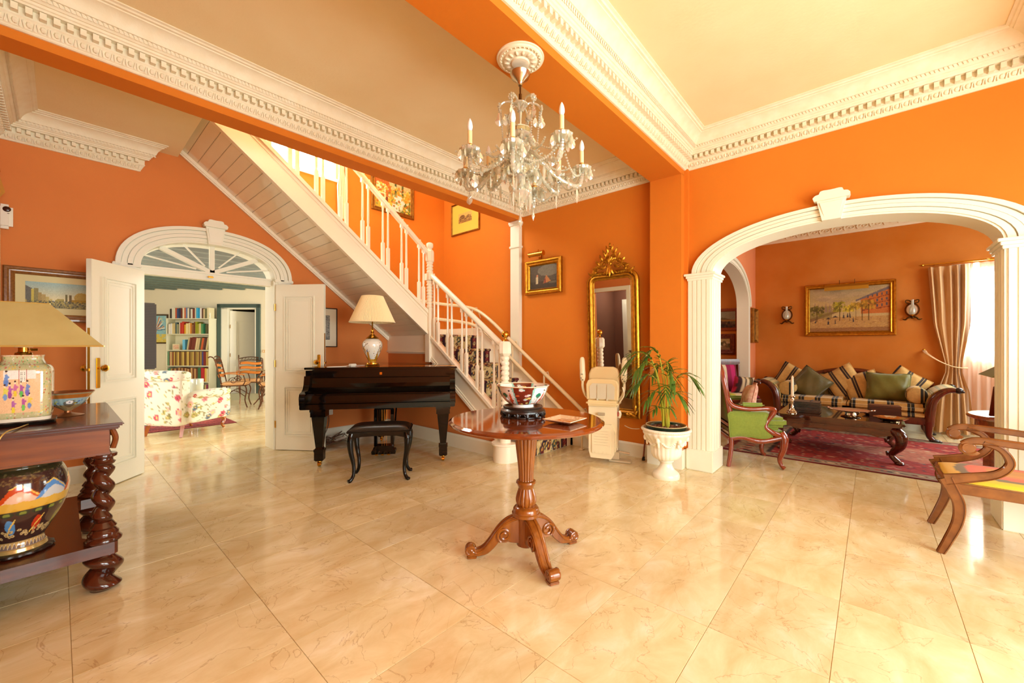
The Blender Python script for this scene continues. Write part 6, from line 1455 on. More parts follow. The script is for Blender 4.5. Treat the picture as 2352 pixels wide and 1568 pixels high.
wb = top('wooden_box', 6.12, -.06 - .04, 'plain walnut box on the right half of the coffee table', 'box', R(4)); MB().rbox((0, 0, .05), (.16, .26, .10), .003).build('box_body', mk('rosewood_box', rgb(92, 50, 30), .4, noise=(4, .6, rgb(66, 34, 22), (10, 1, 10))), wb, 30); MB().rbox((0, 0, .113), (.162, .262, .024), .004).build('box_lid', mk('rosewood_lid', rgb(104, 58, 34), .35, noise=(4, .6, rgb(74, 38, 24), (10, 1, 10))), wb, 30)
sb = top('silver_bowl', 5.72, -.14, 'fluted silver bowl nearest the right corner of the coffee table', 'bowl'); MB().lathe([(.07, .0), (.06, .004), (.10, .022), (.135, .042), (.138, .045), (.125, .040), (.055, .008), (.001, .007)], n=48, fn=lambda a, i: 1 + .03 * cos(16 * a)).build('bowl_body', SILV, sb, 40)
# sofa
def stripe_mat(name, c0, c1, c2, sc_, axis=1, rough=.75):
    m = mk(name, c0, rough, sheen=.2); nt = m.node_tree; N = nt.nodes.new; L = nt.links.new
    tc = N('ShaderNodeTexCoord'); sp = N('ShaderNodeSeparateXYZ'); L(tc.outputs['Object'], sp.inputs[0])
    mu = N('ShaderNodeMath'); mu.operation = 'MULTIPLY'; mu.inputs[1].default_value = sc_; L(sp.outputs[axis], mu.inputs[0])
    fr_ = N('ShaderNodeMath'); fr_.operation = 'FRACT'; L(mu.outputs[0], fr_.inputs[0])
    r = N('ShaderNodeValToRGB'); r.color_ramp.interpolation = 'CONSTANT'; e = r.color_ramp.elements; e[0].color = c0; e[0].position = 0; e[1].position = .5; e[1].color = c1
    for p, c in ((.66, c2), (.70, c1), (.84, c0)): k = e.new(p); k.color = c
    L(fr_.outputs[0], r.inputs[0])
    n = N('ShaderNodeTexNoise'); n.inputs['Scale'].default_value = 40; L(tc.outputs['Object'], n.inputs[0]); mx = N('ShaderNodeMix'); mx.data_type = 'RGBA'; mx.blend_type = 'MULTIPLY'; mx.inputs[0].default_value = .45
    L(r.outputs[0], mx.inputs[6]); L(n.outputs[0], mx.inputs[7]); mr = N('ShaderNodeMapRange'); mr.inputs[3].default_value = .5; mr.inputs[4].default_value = 1.4; L(n.outputs[0], mr.inputs[0]); L(mr.outputs[0], mx.inputs[7])
    L(mx.outputs[2], nt.nodes['Principled BSDF'].inputs['Base Color']); return m
SOFA = stripe_mat('gold_black_stripe', rgb(200, 160, 88), rgb(40, 36, 22), rgb(176, 150, 90), 5.2, 1)
SOFB = stripe_mat('olive_gold_stripe', rgb(186, 158, 90), rgb(120, 118, 60), rgb(210, 190, 130), 16, 1)
SOFX = stripe_mat('gold_black_stripe_x', rgb(206, 166, 96), rgb(50, 30, 18), rgb(176, 150, 90), 6.5, 0)
so = empty('sofa', (7.63, .27, 0), 0, 'striped empire sofa with mahogany scroll arms against the orange wall', 'sofa')
m = MB(); m.rbox((0, 0, .25), (.78, 1.62, .09), .012); m.build('seat_rail', MAHOGD, so, 30)
for (y0, y1) in ((-.80, 0), (0, .80)): 
    m = MB().rbox((-.02, (y0 + y1) / 2, .395), (.72, y1 - y0 - .01, .13), .045); m.build('seat_cushion', SOFA, so, 50)
MB().rbox((-.36, 0, .315), (.06, 1.56, .06), .02).build('seat_border', SOFA, so, 40)
m = MB(); m.rbox((.34, 0, .56), (.12, 1.62, .42), .04); m.build('back_cushion', SOFB, so, 40)
m = MB(); pts = bez([(.36, -.90, .66), (.37, -.78, .70), (.38, -.5, .74), (.38, -.2, .82), (.38, 0, .835), (.38, .2, .82), (.38, .5, .74), (.37, .78, .70), (.36, .90, .66)], 4)
m.tube(pts, .035, 8, flat=1.1); m.rbox((.40, 0, .55), (.03, 1.7, .40), .01); m.build('back_rail', MAHOGD, so, 40)
for s in (-1, 1):
    # s-scroll arm: profile in (y,z), extruded in x
    arm = bez([(0, s * .80, .30), (0, s * .82, .42), (0, s * .84, .52), (0, s * .90, .61), (0, s * .98, .66), (0, s * 1.04, .665)], 5)
    m = MB(); m.sweep([V((p.x, p.y, p.z)) for p in arm], [(-.36, -.04), (.36, -.04), (.36, .035), (-.36, .035)], up=(0, -s * .7, .7)) if False else None
    vs = []; n = len(arm); nr = []
    for i, p in enumerate(arm):
        d = (arm[min(i + 1, n - 1)] - arm[max(i - 1, 0)]).normalized(); q = V((0, -d.z * s, d.y * s)) * 1; q = q if q.z > 0 or i < 3 else q; nr.append(q)
        th = interp([(0, .05), (.5, .055), (1, .02)], i / (n - 1))
        for x in (-.35, .24): 
            for t in (.012, -th): vs.append((x, p.y + nr[i].y * (-t) , p.z + nr[i].z * (-t)))
    fs = []
    for i in range(n - 1):
        o = i * 4; fs += [(o, o + 2, o + 6, o + 4), (o + 1, o + 5, o + 7, o + 3), (o, o + 4, o + 5, o + 1), (o + 2, o + 3, o + 7, o + 6)]
    fs += [(0, 1, 3, 2), (4 * n - 4, 4 * n - 2, 4 * n - 1, 4 * n - 3)]
    m.add(vs, fs); m.build('arm_pad', SOFB, so, 40)
    for x in (-.37, .25):
        m = MB(); fp = bez([(x, s * .80, .20), (x, s * .815, .40), (x, s * .84, .52), (x, s * .90, .61), (x, s * .97, .655), (x, s * 1.04, .66)], 6); k = len(fp)
        m.tube(fp, [interp([(0, .048), (.4, .045), (.75, .034), (1, .028)], i / (k - 1)) for i in range(k)], 8, flat=.8); m.build('arm_front', MAHOGD, so, 50)
        m = MB(); m.ell((x, s * 1.055, .66), (.04, .04, .038), 10, 8)
        for q in range(4): m.ell((x - .03 + .02 * q, s * 1.085, .648), (.012, .016, .014), 6, 5)
        m.build('claw_terminal', EBONY, so, 50)
        lg = bez([(x, s * .80, .25), (x, s * .80, .16), (x, s * .80, .08), (x - .0, s * .835, .03)], 5); k = len(lg)
        m = MB(); m.tube(lg, [interp([(0, .045), (.5, .034), (1, .03)], i / (k - 1)) for i in range(k)], 8); m.build('leg', MAHOGD, so, 50)
        m = MB(); m.ell((x, s * .85, .022), (.04, .055, .021), 10, 6)
        for q in (-1, 0, 1): m.ell((x + q * .024, s * .895, .014), (.012, .022, .012), 6, 5)
        m.build('paw_foot', EBONY, so, 50)
# cushions
def cushion(name, loc, rot, W, H, T, mat, label, group=None, puff=.5):
    t = empty(name, loc, 0, label, 'cushion', group); t.rotation_euler = rot; m = MB()
    for s in (-1, 1):
        def f(u, v, s=s):
            a, b = 2 * u - 1, 2 * v - 1; e = (1 - abs(a) ** 2.6) * (1 - abs(b) ** 2.6); pin = 1 - .07 * (1 - abs(a)) * abs(b) ** 3
            pin2 = 1 - .07 * (1 - abs(b)) * abs(a) ** 3; return V((a * W / 2 * pin2, s * T / 2 * max(0, e) ** .42 + .004 * sin(9 * a + 5 * b), b * H / 2 * pin))
        m.grid(f, 14, 14)
    m.build('cover', mat, t, 60)
    m = MB(); P = []
    for (a0, b0, a1, b1) in ((-1, -1, 1, -1), (1, -1, 1, 1), (1, 1, -1, 1), (-1, 1, -1, -1)):
        for i in range(8):
            a = a0 + (a1 - a0) * i / 8; b = b0 + (b1 - b0) * i / 8; P.append(V((a * W / 2 * (1 - .07 * (1 - abs(b)) * abs(a) ** 3), 0, b * H / 2 * (1 - .07 * (1 - abs(a)) * abs(b) ** 3))))
    m.tube(P + [P[0]], .006, 6, cap=False); m.build('piping', mat, t, 60); return t
OLIVE = mk('olive_silk', rgb(92, 92, 28), .38, sheen=.3, noise=(3, .6, rgb(120, 116, 46)), bump=(9, .5))
OLIVD = mk('dark_olive_silk', rgb(70, 62, 26), .38, sheen=.3, noise=(3, .6, rgb(104, 92, 38)), bump=(9, .5))
RZ = R(-90)
cg = 'striped cushions along the sofa back'
def cus(name, y, z, x, roll, W, H, mat, label, group=None, lean=-12): return cushion(name, (x, y, z), (R(lean) * -1 * -1, R(roll), RZ), W, H, .15, mat, label, group)
cus('cushion', .95, .66, 7.80, 28, .46, .44, SOFX, 'gold striped cushion half hidden behind the dark olive cushion', cg)
cus('cushion', .72, .62, 7.66, 38, .42, .42, OLIVD, 'dark olive silk cushion tipped on its corner left of centre on the sofa')
cus('cushion', .33, .66, 7.78, -32, .44, .44, SOFX, 'gold striped cushion tilted between the two olive cushions', cg)
cus('cushion', .12, .62, 7.74, -18, .42, .40, SOFX, 'gold striped cushion tucked left of the upright olive cushion', cg)
cus('cushion', -.16, .64, 7.62, 1, .46, .38, OLIVE, 'upright green olive silk cushion right of centre on the sofa', None, -10)
cus('cushion', -.34, .66, 7.84, 35, .40, .40, SOFX, 'gold striped cushion peeping over the right of the green cushion', cg)
for y, lb in ((.97, 'striped bolster cushion at the left arm of the sofa'), (-.43, 'striped bolster cushion at the right arm of the sofa')):
    t = empty('bolster', (7.52, y, .565), 0, lb, 'cushion', 'striped bolsters at the sofa arms'); m = MB(); m.lathe(smooth_prof([(.001, -.19), (.08, -.185), (.105, -.16), (.108, 0), (.105, .16), (.08, .185), (.001, .19)], 4), n=28, M=Matrix.Rotation(R(90), 4, 'Y')); m.build('cover', SOFA, t, 50); MB().lathe([(.104, -.165), (.11, -.16), (.104, -.155)], n=28, M=Matrix.Rotation(R(90), 4, 'Y'), cap=False).build('piping', SOFB, t, 50)
# sofa painting
cv = Canvas(190, 110, (200, 176, 120)); cv.grad(.45, 1, (206, 176, 110), (176, 160, 120)); cv.blot(60, 0, .6, 1, 1, .09, [(190, 170, 130), (214, 190, 140), (170, 150, 120)], .35, .25)
cv.rect(0, 0, 1, .33, (190, 150, 90)); cv.poly([(0, .22), (0, .30), (.42, .52), (.42, .46)], (120, 90, 60), .8); cv.rect(0, .3, .3, .58, (130, 116, 60), .6)
for i in range(6): cv.poly([(.05 + i * .05, .45), (.07 + i * .05, .68 - .02 * (i % 3)), (.09 + i * .05, .45)], (150, 120, 110), .7)
cv.poly([(.66, .38), (.66, .70), (1, .92), (1, .38)], (196, 112, 50)); cv.poly([(.60, .66), (1, .90), (1, .96), (.60, .70)], (120, 110, 110))
for r_ in range(3):
    for i in range(5): x = .74 + i * .055; cv.rect(x, .48 + r_ * .12 + (x - .7) * .25, x + .018, .54 + r_ * .12 + (x - .7) * .25, (90, 84, 90))
    cv.line(.68, .46 + r_ * .1, 1, .52 + r_ * .13, .004, (130, 60, 40))
for (cx, cy, r_, c) in ((.40, .56, .085, (150, 140, 40)), (.52, .52, .05, (180, 160, 50)), (.60, .56, .05, (170, 140, 50)), (.68, .58, .06, (156, 120, 40)), (.76, .58, .08, (166, 124, 40)), (.10, .48, .09, (110, 100, 40))):
    cv.blot(50, cx - r_, cy - r_ * 1.2, cx + r_, cy + r_ * 1.2, .016, [c, tuple(int(q * .75) for q in c), tuple(min(255, int(q * 1.25)) for q in c)], .8); cv.line(cx, .24, cx, cy, .005, (90, 66, 30))
cv.blot(500, 0, 0, 1, .32, .012, [(214, 170, 70), (150, 100, 50), (120, 90, 60), (230, 200, 120), (170, 120, 60)], .6, .18); cv.rect(0, 0, 1, .08, (120, 70, 40), .5)
for (x, y) in ((.25, .16), (.34, .17), (.57, .2), (.08, .2), (.45, .3), (.5, .31), (.53, .3)): cv.poly([(x - .012, y), (x, y + .12), (x + .012, y)], (50, 50, 60)); 
for (x, y) in ((.25, .28), (.34, .32)): cv.poly([(x - .04, y), (x, y + .04), (x + .04, y)], (50, 44, 50))
cv.noise(6)
picture('street_painting', (8.095, .282, 1.77), R(-90), 1.08, .815, (.07, .045), GOLD, cv, 'large gilt framed rainy street painting above the sofa')
pl2 = empty('picture_lamp', (8.06, .30, 2.13), R(-90), 'long brass picture lamp clipped over the rainy street painting', 'lamp')
MB().prism([(-.11, -.02), (-.10, -.07), (-.03, -.04), (-.035, .0), (-.06, .02)], -.26, .26, 'x').build('lamp_hood', mk('satin_brass', rgb(176, 140, 50), .35, .8), pl2, 20)
MB().tube([(-.08, -.035, .0), (-.08, -.03, .09)], .004, 6).tube([(.10, -.035, .0), (.10, -.03, .09)], .004, 6).tube([(-.08, -.03, .09), (-.08, .02, .06)], .004, 6).tube([(.10, -.03, .09), (.10, .02, .06)], .004, 6).build('lamp_bracket', BRONZE, pl2, 30)
# sconces
def sconce(y, z, label):
    t = empty('wall_sconce', (8.08, y, z), R(-90), label, 'sconce', 'mirrored sconces either side of the street painting')
    m = MB(); m.lathe([(.078, -.018), (.085, .0), (.078, .012), (.066, .012), (.066, -.018)], (0, -.0, -.0), 28, Matrix.Rotation(R(90), 4, 'X') @ Matrix.Diagonal((.9, 1.15, 1, 1)), cap=False)
    for s in (-1, 1):
        m.tube(bez([(0, -.01, .09), (s * .03, -.015, .13), (s * .065, -.015, .135), (s * .06, -.01, .10), (s * .02, -.01, .09)], 4), .007, 6); m.tube(bez([(0, -.01, -.10), (s * .04, -.015, -.11), (s * .07, -.012, -.14), (s * .10, -.01, -.13)], 4), [.012] * 9 + [.01, .008, .006, .004], 6)
    m.ell((0, -.02, -.11), (.018, .014, .018), 8, 6); m.build('sconce_frame', BRONZE, t, 40)
    MB().lathe([(.001, 0), (.068, 0), (.068, .004), (.001, .004)], (0, 0, 0), 28, Matrix.Rotation(R(90), 4, 'X') @ Matrix.Diagonal((.9, 1.15, 1, 1))).build('mirror_plate', mk('pale_mirror', rgb(226, 216, 196), .3, .25), t, 0)
    MB().lathe([(.001, -.09), (.03, -.085), (.026, -.075), (.02, -.07)], (0, -.055, 0), 16).tube([(0, -.005, -.10), (0, -.055, -.09)], .005, 6).build('candle_holder', BRASS, t, 40)
    MB().lathe(smooth_prof([(.02, -.07), (.034, -.04), (.03, .02), (.016, .06), (.015, .14)], 4), (0, -.055, 0), 18, cap=False).build('glass_chimney', CRY, t, 50)
    return t
sconce(1.062, 1.72, 'bronze mirrored wall sconce left of the street painting'); sconce(-.423, 1.72, 'bronze mirrored wall sconce right of the street painting')
# small pictures
cv = Canvas(50, 32, (150, 140, 110)); cv.rect(0, 0, 1, .4, (60, 44, 24)); cv.poly([(.1, .3), (.45, .62), (.8, .5), (1, .4), (1, .2), (0, .2)], (110, 90, 50)); cv.rect(0, .38, 1, .46, (170, 120, 50)); cv.blot(40, 0, 0, 1, .35, .05, [(40, 26, 16), (90, 50, 30)]); cv.noise(5)
RED = mk('red_gilt_frame', rgb(120, 44, 20), .4, .3, noise=(60, .6, rgb(180, 90, 40)), bump=(90, .4))
picture('hills_painting', (8.095, 2.03, 1.685), R(-90), .50, .40, (.055, .03), RED, cv, 'dark hill landscape in reddish frame, upper of two in the alcove')
cv = Canvas(40, 28, (190, 166, 110)); cv.rect(0, 0, 1, .4, (150, 120, 80)); cv.blot(50, 0, .2, 1, .7, .07, [(80, 80, 40), (120, 100, 60), (214, 190, 150)]); cv.noise(5)
picture('cottage_painting', (8.095, 2.05, 1.24), R(-90), .42, .37, (.085, .03), mk('black_red_frame', rgb(50, 24, 16), .35, .2, noise=(35, .7, rgb(150, 70, 40)), bump=(80, .4)), cv, 'small cottage picture in black and red frame, lower of two in the alcove')
cv = Canvas(30, 40, (110, 90, 50)); cv.blot(60, 0, 0, 1, 1, .1, [(70, 60, 30), (140, 120, 70), (90, 70, 40)])
picture('side_wall_painting', (7.85, 1.52, 1.55), 0, .34, .58, (.05, .06), GOLDD, cv, 'gilt framed picture seen edge-on beside the sofa wall corner')
ab = empty('alcove_cabinet', (7.93, 1.98, 0), 0, 'dark little cabinet behind the striped armchair in the alcove', 'cabinet'); m = MB(); m.rbox((0, 0, .47), (.30, .34, .86), .01); m.build('cabinet_body', DARKW, ab, 20)
MB().rbox((0, 0, .915), (.33, .38, .03), .008).build('cabinet_top', DARKW, ab, 20); 
for sx in (-1, 1):
    for sy in (-1, 1): MB().tube([(sx * .12, sy * .14, 0), (sx * .12, sy * .14, .05)], [.015, .022], 8).build('foot', DARKW, ab, 30)
# curtain, rod, sheer
cu = empty('beige_curtain', (8.02, -.775, 0), 0, 'golden beige tied-back curtain left of the lounge window', 'curtain')
CURT = mk('beige_gold_curtain', rgb(206, 162, 108), .65, sheen=.4, noise=(3, .4, rgb(224, 184, 134), (1, 14, 1)), bump=(60, .2))
def cyl(v): return interp([(0, -.02), (.3, -.02), (.36, .06), (.42, .06), (.6, -.02), (1, -.02)], v)
m = MB()
def cf(u, v):
    w_ = interp([(0, .42), (.25, .30), (.37, .15), (.42, .16), (.65, .34), (1, .40)], v); yc = interp([(0, -.02), (.37, -.04), (.42, -.04), (1, 0)], v)
    f = interp([(0, .05), (.3, .03), (.4, .02), (.95, .045), (1, .02)], v); z = .03 + v * 2.26
    return V((-f * sin(u * 2 * PI * 5 + .8 * sin(v * 5) + .9 * sin(u * 9)) - .008 * sin(u * 23), yc - (u - .5) * w_ * 1.0, z))
m.grid(cf, 110, 36); o = m.build('drape', CURT, cu, 70, fix=False)
m = MB(); m.tube(bez([(.08, .23, 1.14), (.0, .21, 1.10), (-.07, .10, 1.0), (-.085, -.02, .93), (-.06, -.13, .91), (.02, -.15, .92)], 6), .022, 8, flat=.35, up=(0, 0, 1)); m.build('tie_back', CURT, cu, 50); MB().ell((.09, .235, 1.15), (.02, .02, .02), 10, 8).build('tie_hook', BRASS, cu, 40)
rd = empty('curtain_rod', (7.99, -1.5, 2.325), 0, 'thin brass curtain rod with finial above the lounge window', 'rod'); m = MB(); m.tube([(0, .95, 0), (0, -.95, 0)], .011, 10); m.lathe([(.001, .07), (.012, .05), (.02, .03), (.012, .015), (.014, 0)], (0, .95, 0), 12, Matrix.Rotation(R(-90), 4, 'X')); m.build('pole', BRASS, rd, 40); MB().tube([(0, .86, 0), (.10, .86, .0)], .008, 8).tube([(0, -.86, 0), (.10, -.86, .0)], .008, 8).build('rod_bracket', BRASS, rd, 40)
sh = bpy.data.materials.new('sheer_voile'); sh.use_nodes = True; nt = sh.node_tree; nt.nodes.clear(); N = nt.nodes.new
o_ = N('ShaderNodeOutputMaterial'); m1 = N('ShaderNodeMixShader'); m2 = N('ShaderNodeMixShader'); a_ = N('ShaderNodeBsdfTranslucent'); b_ = N('ShaderNodeBsdfDiffuse'); c_ = N('ShaderNodeBsdfTransparent')
a_.inputs[0].default_value = rgb(250, 244, 232); b_.inputs[0].default_value = rgb(250, 240, 226); m1.inputs[0].default_value = .5; m2.inputs[0].default_value = .35
nt.links.new(b_.outputs[0], m1.inputs[1]); nt.links.new(a_.outputs[0], m1.inputs[2]); nt.links.new(m1.outputs[0], m2.inputs[1]); nt.links.new(c_.outputs[0], m2.inputs[2]); nt.links.new(m2.outputs[0], o_.inputs[0])
sc2 = empty('sheer_curtain', (8.03, -1.5, 0), 0, 'white sheer curtain glowing over the lounge window', 'curtain'); m = MB(); m.grid(lambda u, v: V((.022 * sin(u * 2 * PI * 17), .70 - 1.4 * u, .03 + 2.27 * v)), 140, 6); m.build('voile', sh, sc2, 70, fix=False)
# side table, lamp, frame behind the column
sdt = empty('round_side_table', (4.79, -.90, 0), 0, 'round mahogany side table behind the right arch column', 'table'); m = MB(); m.lathe([(.001, .645), (.335, .645), (.345, .655), (.345, .665), (.335, .675), (.001, .675)], n=56); m.build('table_top', MAHOG, sdt, 30); MB().lathe([(.30, .52), (.30, .645)], n=56, cap=False).lathe([(.001, .52), (.31, .515), (.31, .53), (.001, .53)], n=56).build('apron', MAHOG, sdt, 30)
for sx in (-1, 1):
    for sy in (-1, 1): MB().tube(bez([(sx * .20, sy * .20, .53), (sx * .20, sy * .20, .15), (sx * .21, sy * .21, .05), (sx * .225, sy * .225, .012)], 5), [.032] * 6 + [.026] * 9 + [.028], 4).build('leg', MAHOG, sdt, 30)
phf = empty('photo_frame', (4.66, -.80, .6765), R(-70), 'wooden photo frame with strut seen from behind on the round side table', 'frame'); Tt = Matrix.Rotation(R(12), 4, 'X'); m = MB(); m.rbox((0, 0, .115), (.30, .014, .23), .003, M=Tt) ; m.build('frame_back', mk('mahogany_board', rgb(110, 40, 18), .3, coat=.3, noise=(6, .5, rgb(84, 28, 14))), phf, 20); m = MB()
for c_, d_ in (((0, -.008, .22), (.25, .003, .006)), ((0, -.008, .025), (.25, .003, .006)), ((-.125, -.008, .12), (.006, .003, .2)), ((.125, -.008, .12), (.006, .003, .2))): m.rbox(c_, d_, .001, M=None)
m.prism([(-.01, .0), (-.01, .15), (-.09, .0)], .01, .02, 'x'); m.build('strut', mk('strut_board', rgb(120, 50, 24), .4), phf, 0)
lgp = empty('green_lamp', (4.93, -.93, .6765), 0, 'bronze figure lamp with green pyramid shade behind the column', 'lamp'); m = MB(); m.lathe([(.001, 0), (.085, 0), (.085, .015), (.06, .02), (.05, .04), (.001, .045)], n=20)
for k in range(5): t = k * 1.25; m.tube(bez([(.03 * cos(t), .03 * sin(t), .04), (.06 * cos(t + .6), .06 * sin(t + .6), .10), (.03 * cos(t + 1.2), .03 * sin(t + 1.2), .17), (.05 * cos(t + 2), .05 * sin(t + 2), .22)], 4), .014, 6)
m.tube([(0, 0, .03), (0, 0, .5)], .008, 8); m.ell((0, 0, .13), (.04, .04, .07), 10, 8); m.ell((.03, .02, .2), (.03, .03, .03), 8, 6); m.build('figure_base', mk('bronze_gilt', rgb(150, 110, 60), .35, .8), lgp, 40)
m = MB(); hb, ht, zb, zt = .26, .05, .29, .47; vs = [(-hb, -hb, zb), (hb, -hb, zb), (hb, hb, zb), (-hb, hb, zb), (-ht, -ht, zt), (ht, -ht, zt), (ht, ht, zt), (-ht, ht, zt)]; m.add(vs, [(0, 1, 5, 4), (1, 2, 6, 5), (2, 3, 7, 6), (3, 0, 4, 7)]); s_ = m.build('lamp_shade', mk('green_shade', rgb(124, 132, 86), .6), lgp, 0); md = s_.modifiers.new('s', 'SOLIDIFY'); md.thickness = .003
# ---------------- armchairs ----------------
def pad(m, P0, U, W_, H_, T, nu=12, nv=10, nrm=None, p=3.0):
    """puffy upholstered panel: centre P0, axes U,W_ (unit vecs) sizes"""
    N_ = U.cross(W_).normalized()
    for s in (-1, 1):
        m.grid(lambda u, v, s=s: P0 + U * ((u - .5) * H_[0]) + W_ * ((v - .5) * H_[1]) + N_ * (s * T / 2 * max(0, (1 - abs(2 * u - 1) ** p) * (1 - abs(2 * v - 1) ** p)) ** .4), nu, nv)
GRN = mk('green_wool_upholstery', rgb(128, 144, 52), .85, sheen=.3, noise=(60, .5, rgb(116, 132, 44)), bump=(220, .2))
FRW = wood('polished_cherry_wood', rgb(104, 34, 14), rgb(146, 58, 26), .18, .8, (6, 6, 6))
bg = empty('green_armchair', (4.80, 1.0, 0), R(-62 + 90), 'green upholstered french armchair with carved cherry frame inside the arch', 'chair')
# local: facing -y, x right. width .52, depth .52
hw, hd_ = .27, .27
def gpt(x, y, z): return V((x, y, z))
for s in (-1, 1):
    # rear leg + back stile
    P = bez([(s * .265, .225, .0), (s * .255, .20, .16), (s * .25, .195, .30), (s * .255, .205, .50), (s * .27, .235, .68), (s * .275, .265, .84), (s * .235, .285, .97), (s * .12, .295, 1.035), (0, .30, 1.05)], 6); n = len(P)
    MB().tube(P, [interp([(0, .02), (.3, .026), (.6, .026), (1, .022)], i / (n - 1)) for i in range(n)], 8).build('rear_leg', FRW, bg, 50)
    # arm rail sweeping forward, arm support
    P = bez([(s * .27, .235, .68), (s * .29, .19, .61), (s * .30, .05, .585), (s * .30, -.10, .595), (s * .285, -.17, .585), (s * .27, -.165, .54), (s * .265, -.12, .47), (s * .285, -.10, .41), (s * .29, -.16, .36), (s * .27, -.22, .33)], 6); n = len(P)
    MB().tube(P, [interp([(0, .026), (.4, .022), (.55, .028), (.8, .022), (1, .03)], i / (n - 1)) for i in range(n)], 8).build('arm_rail', FRW, bg, 50)
    # cabriole front leg
    P = bez([(s * .26, -.24, .36), (s * .275, -.265, .30), (s * .27, -.26, .20), (s * .25, -.235, .10), (s * .255, -.245, .04), (s * .27, -.27, .012)], 6); n = len(P)
    MB().tube(P, [interp([(0, .034), (.2, .038), (.5, .026), (.8, .017), (1, .022)], i / (n - 1)) for i in range(n)], 8).build('front_leg', FRW, bg, 50)
    # side panel with serpentine outline, arm pad
    m = MB(); o2 = bez([(0, .215, .30), (0, .225, .45), (0, .215, .545), (0, .0, .55), (0, -.115, .545), (0, -.105, .48), (0, -.13, .40), (0, -.16, .34), (0, -.13, .285), (0, -.02, .29), (0, .10, .315), (0, .215, .30)], 4)
    cc = V((0, .05, .42)); k = len(o2)
    for s2 in (-1, 1):
        vs = [V((s * .283 + s2 * .022, cc.y, cc.z))]; fs = []
        for f, tt in ((.55, .02), (.9, .014), (1, 0)): vs += [V((s * .283 + s2 * tt, cc.y + (q.y - cc.y) * f, cc.z + (q.z - cc.z) * f)) for q in o2]
        for i in range(k - 1):
            fs.append((0, 1 + i, 2 + i)); 
            for L_ in (0, 1): a = 1 + L_ * k + i; fs.append((a, a + 1, a + 1 + k, a + k))
        m.add(vs, fs)
    sp_ = m.build('side_panel', GRN, bg, 60)
    MB().tube([V((s * (.283 + .003), q.y, q.z)) for q in o2], .006, 6).build('panel_piping', GRN, bg, 50)
    m = MB(); m.rbox((s * .295, .02, .625), (.06, .21, .045), .02); m.build('arm_pad', GRN, bg, 50)
m = MB(); P = bez([(-.26, -.25, .315), (-.12, -.29, .30), (0, -.30, .285), (.12, -.29, .30), (.26, -.25, .315)], 5); m.tube(P, .024, 8, flat=1.3)
for s in (-1, 1): m.tube(bez([(s * .27, -.24, .31), (s * .285, -.05, .27), (s * .26, .10, .30), (s * .25, .20, .28)], 5), .026, 8, flat=1.1)
m.tube([(-.25, .20, .27), (.25, .20, .27)], .026, 8); m.tube([(-.25, .20, .40), (.25, .20, .40)], .02, 8); m.build('seat_frame', FRW, bg, 50)
# back pad
m = MB(); P0 = V((0, .30, .75)); n_ = V((0, .92, .28)).normalized()
for s2 in (-1, 1): m.grid(lambda u, v, s2=s2: V(((u - .5) * 2 * interp([(0, .225), (.3, .23), (.55, .245), (.8, .25), (.93, .20), (1, .11)], v), .205 + .09 * v + s2 * .028 * max(0, (1 - abs(2 * u - 1) ** 3) * (1 - abs(2 * v - 1) ** 5)) ** .4 + .0, .43 + .61 * v)), 14, 18)
m.build('back_pad', GRN, bg, 60)
MB().rbox((0, -.03, .355), (.50, .48, .10), .035).build('seat_base', GRN, bg, 50)
m = MB(); m.rbox((0, -.055, .45), (.50, .50, .10), .03); m.build('seat_cushion', GRN, bg, 40)
cus_m = mk('red_print_cushion', rgb(170, 60, 50), .8, noise=(30, .9, rgb(226, 200, 170)))
cushion('patterned_cushion', (4.93, .99, .645), (R(15), R(10), R(28)), .30, .30, .11, cus_m, 'small red patterned cushion inside the green armchair')
# striped armchair in the alcove
sa = empty('striped_armchair', (7.02, 1.62, 0), R(-42), 'mahogany armchair with lime pink and cream striped upholstery by the side arch', 'chair')
STR = mk_vcol('multicolour_stripe', .8)
def stripes(me, ax=0, w_=.5, cols=((150, 150, 30), (190, 180, 50), (214, 190, 140), (226, 206, 170), (150, 20, 70), (190, 30, 100), (120, 20, 40))):
    c_ = verts_np(me); u = np.clip(((c_[:, ax] / w_) + .5) * len(cols), 0, len(cols) - 1).astype(int); setcol(me, np.array(cols, float)[u])
m = MB()
for s2 in (-1, 1): m.grid(lambda u, v, s2=s2: V(((u - .5) * .44, .20 + .06 * v + s2 * .03 * max(0, (1 - abs(2 * u - 1) ** 4) * (1 - abs(2 * v - 1) ** 4)) ** .4, .50 + .40 * v)), 42, 10)
o = m.build('back_pad', STR, sa, 60); stripes(o.data)
m = MB()
for s2 in (-1, 1): m.grid(lambda u, v, s2=s2: V(((u - .5) * .52, (v - .5) * .48 - .02, .43 + s2 * .05 * max(0, (1 - abs(2 * u - 1) ** 6) * (1 - abs(2 * v - 1) ** 6)) ** .4)), 42, 10)
o = m.build('seat_pad', STR, sa, 60); stripes(o.data, 0, .54)
m = MB(); m.rbox((0, -.02, .385), (.54, .5, .05), .01); m.build('seat_rail', MAHOGD, sa, 30)
m = MB(); m.rbox((0, .285, .945), (.62, .03, .09), .015); m.build('crest_rail', MAHOGD, sa, 30); MB().rbox((0, .22, .50), (.46, .03, .06), .01).build('lower_rail', MAHOGD, sa, 30)
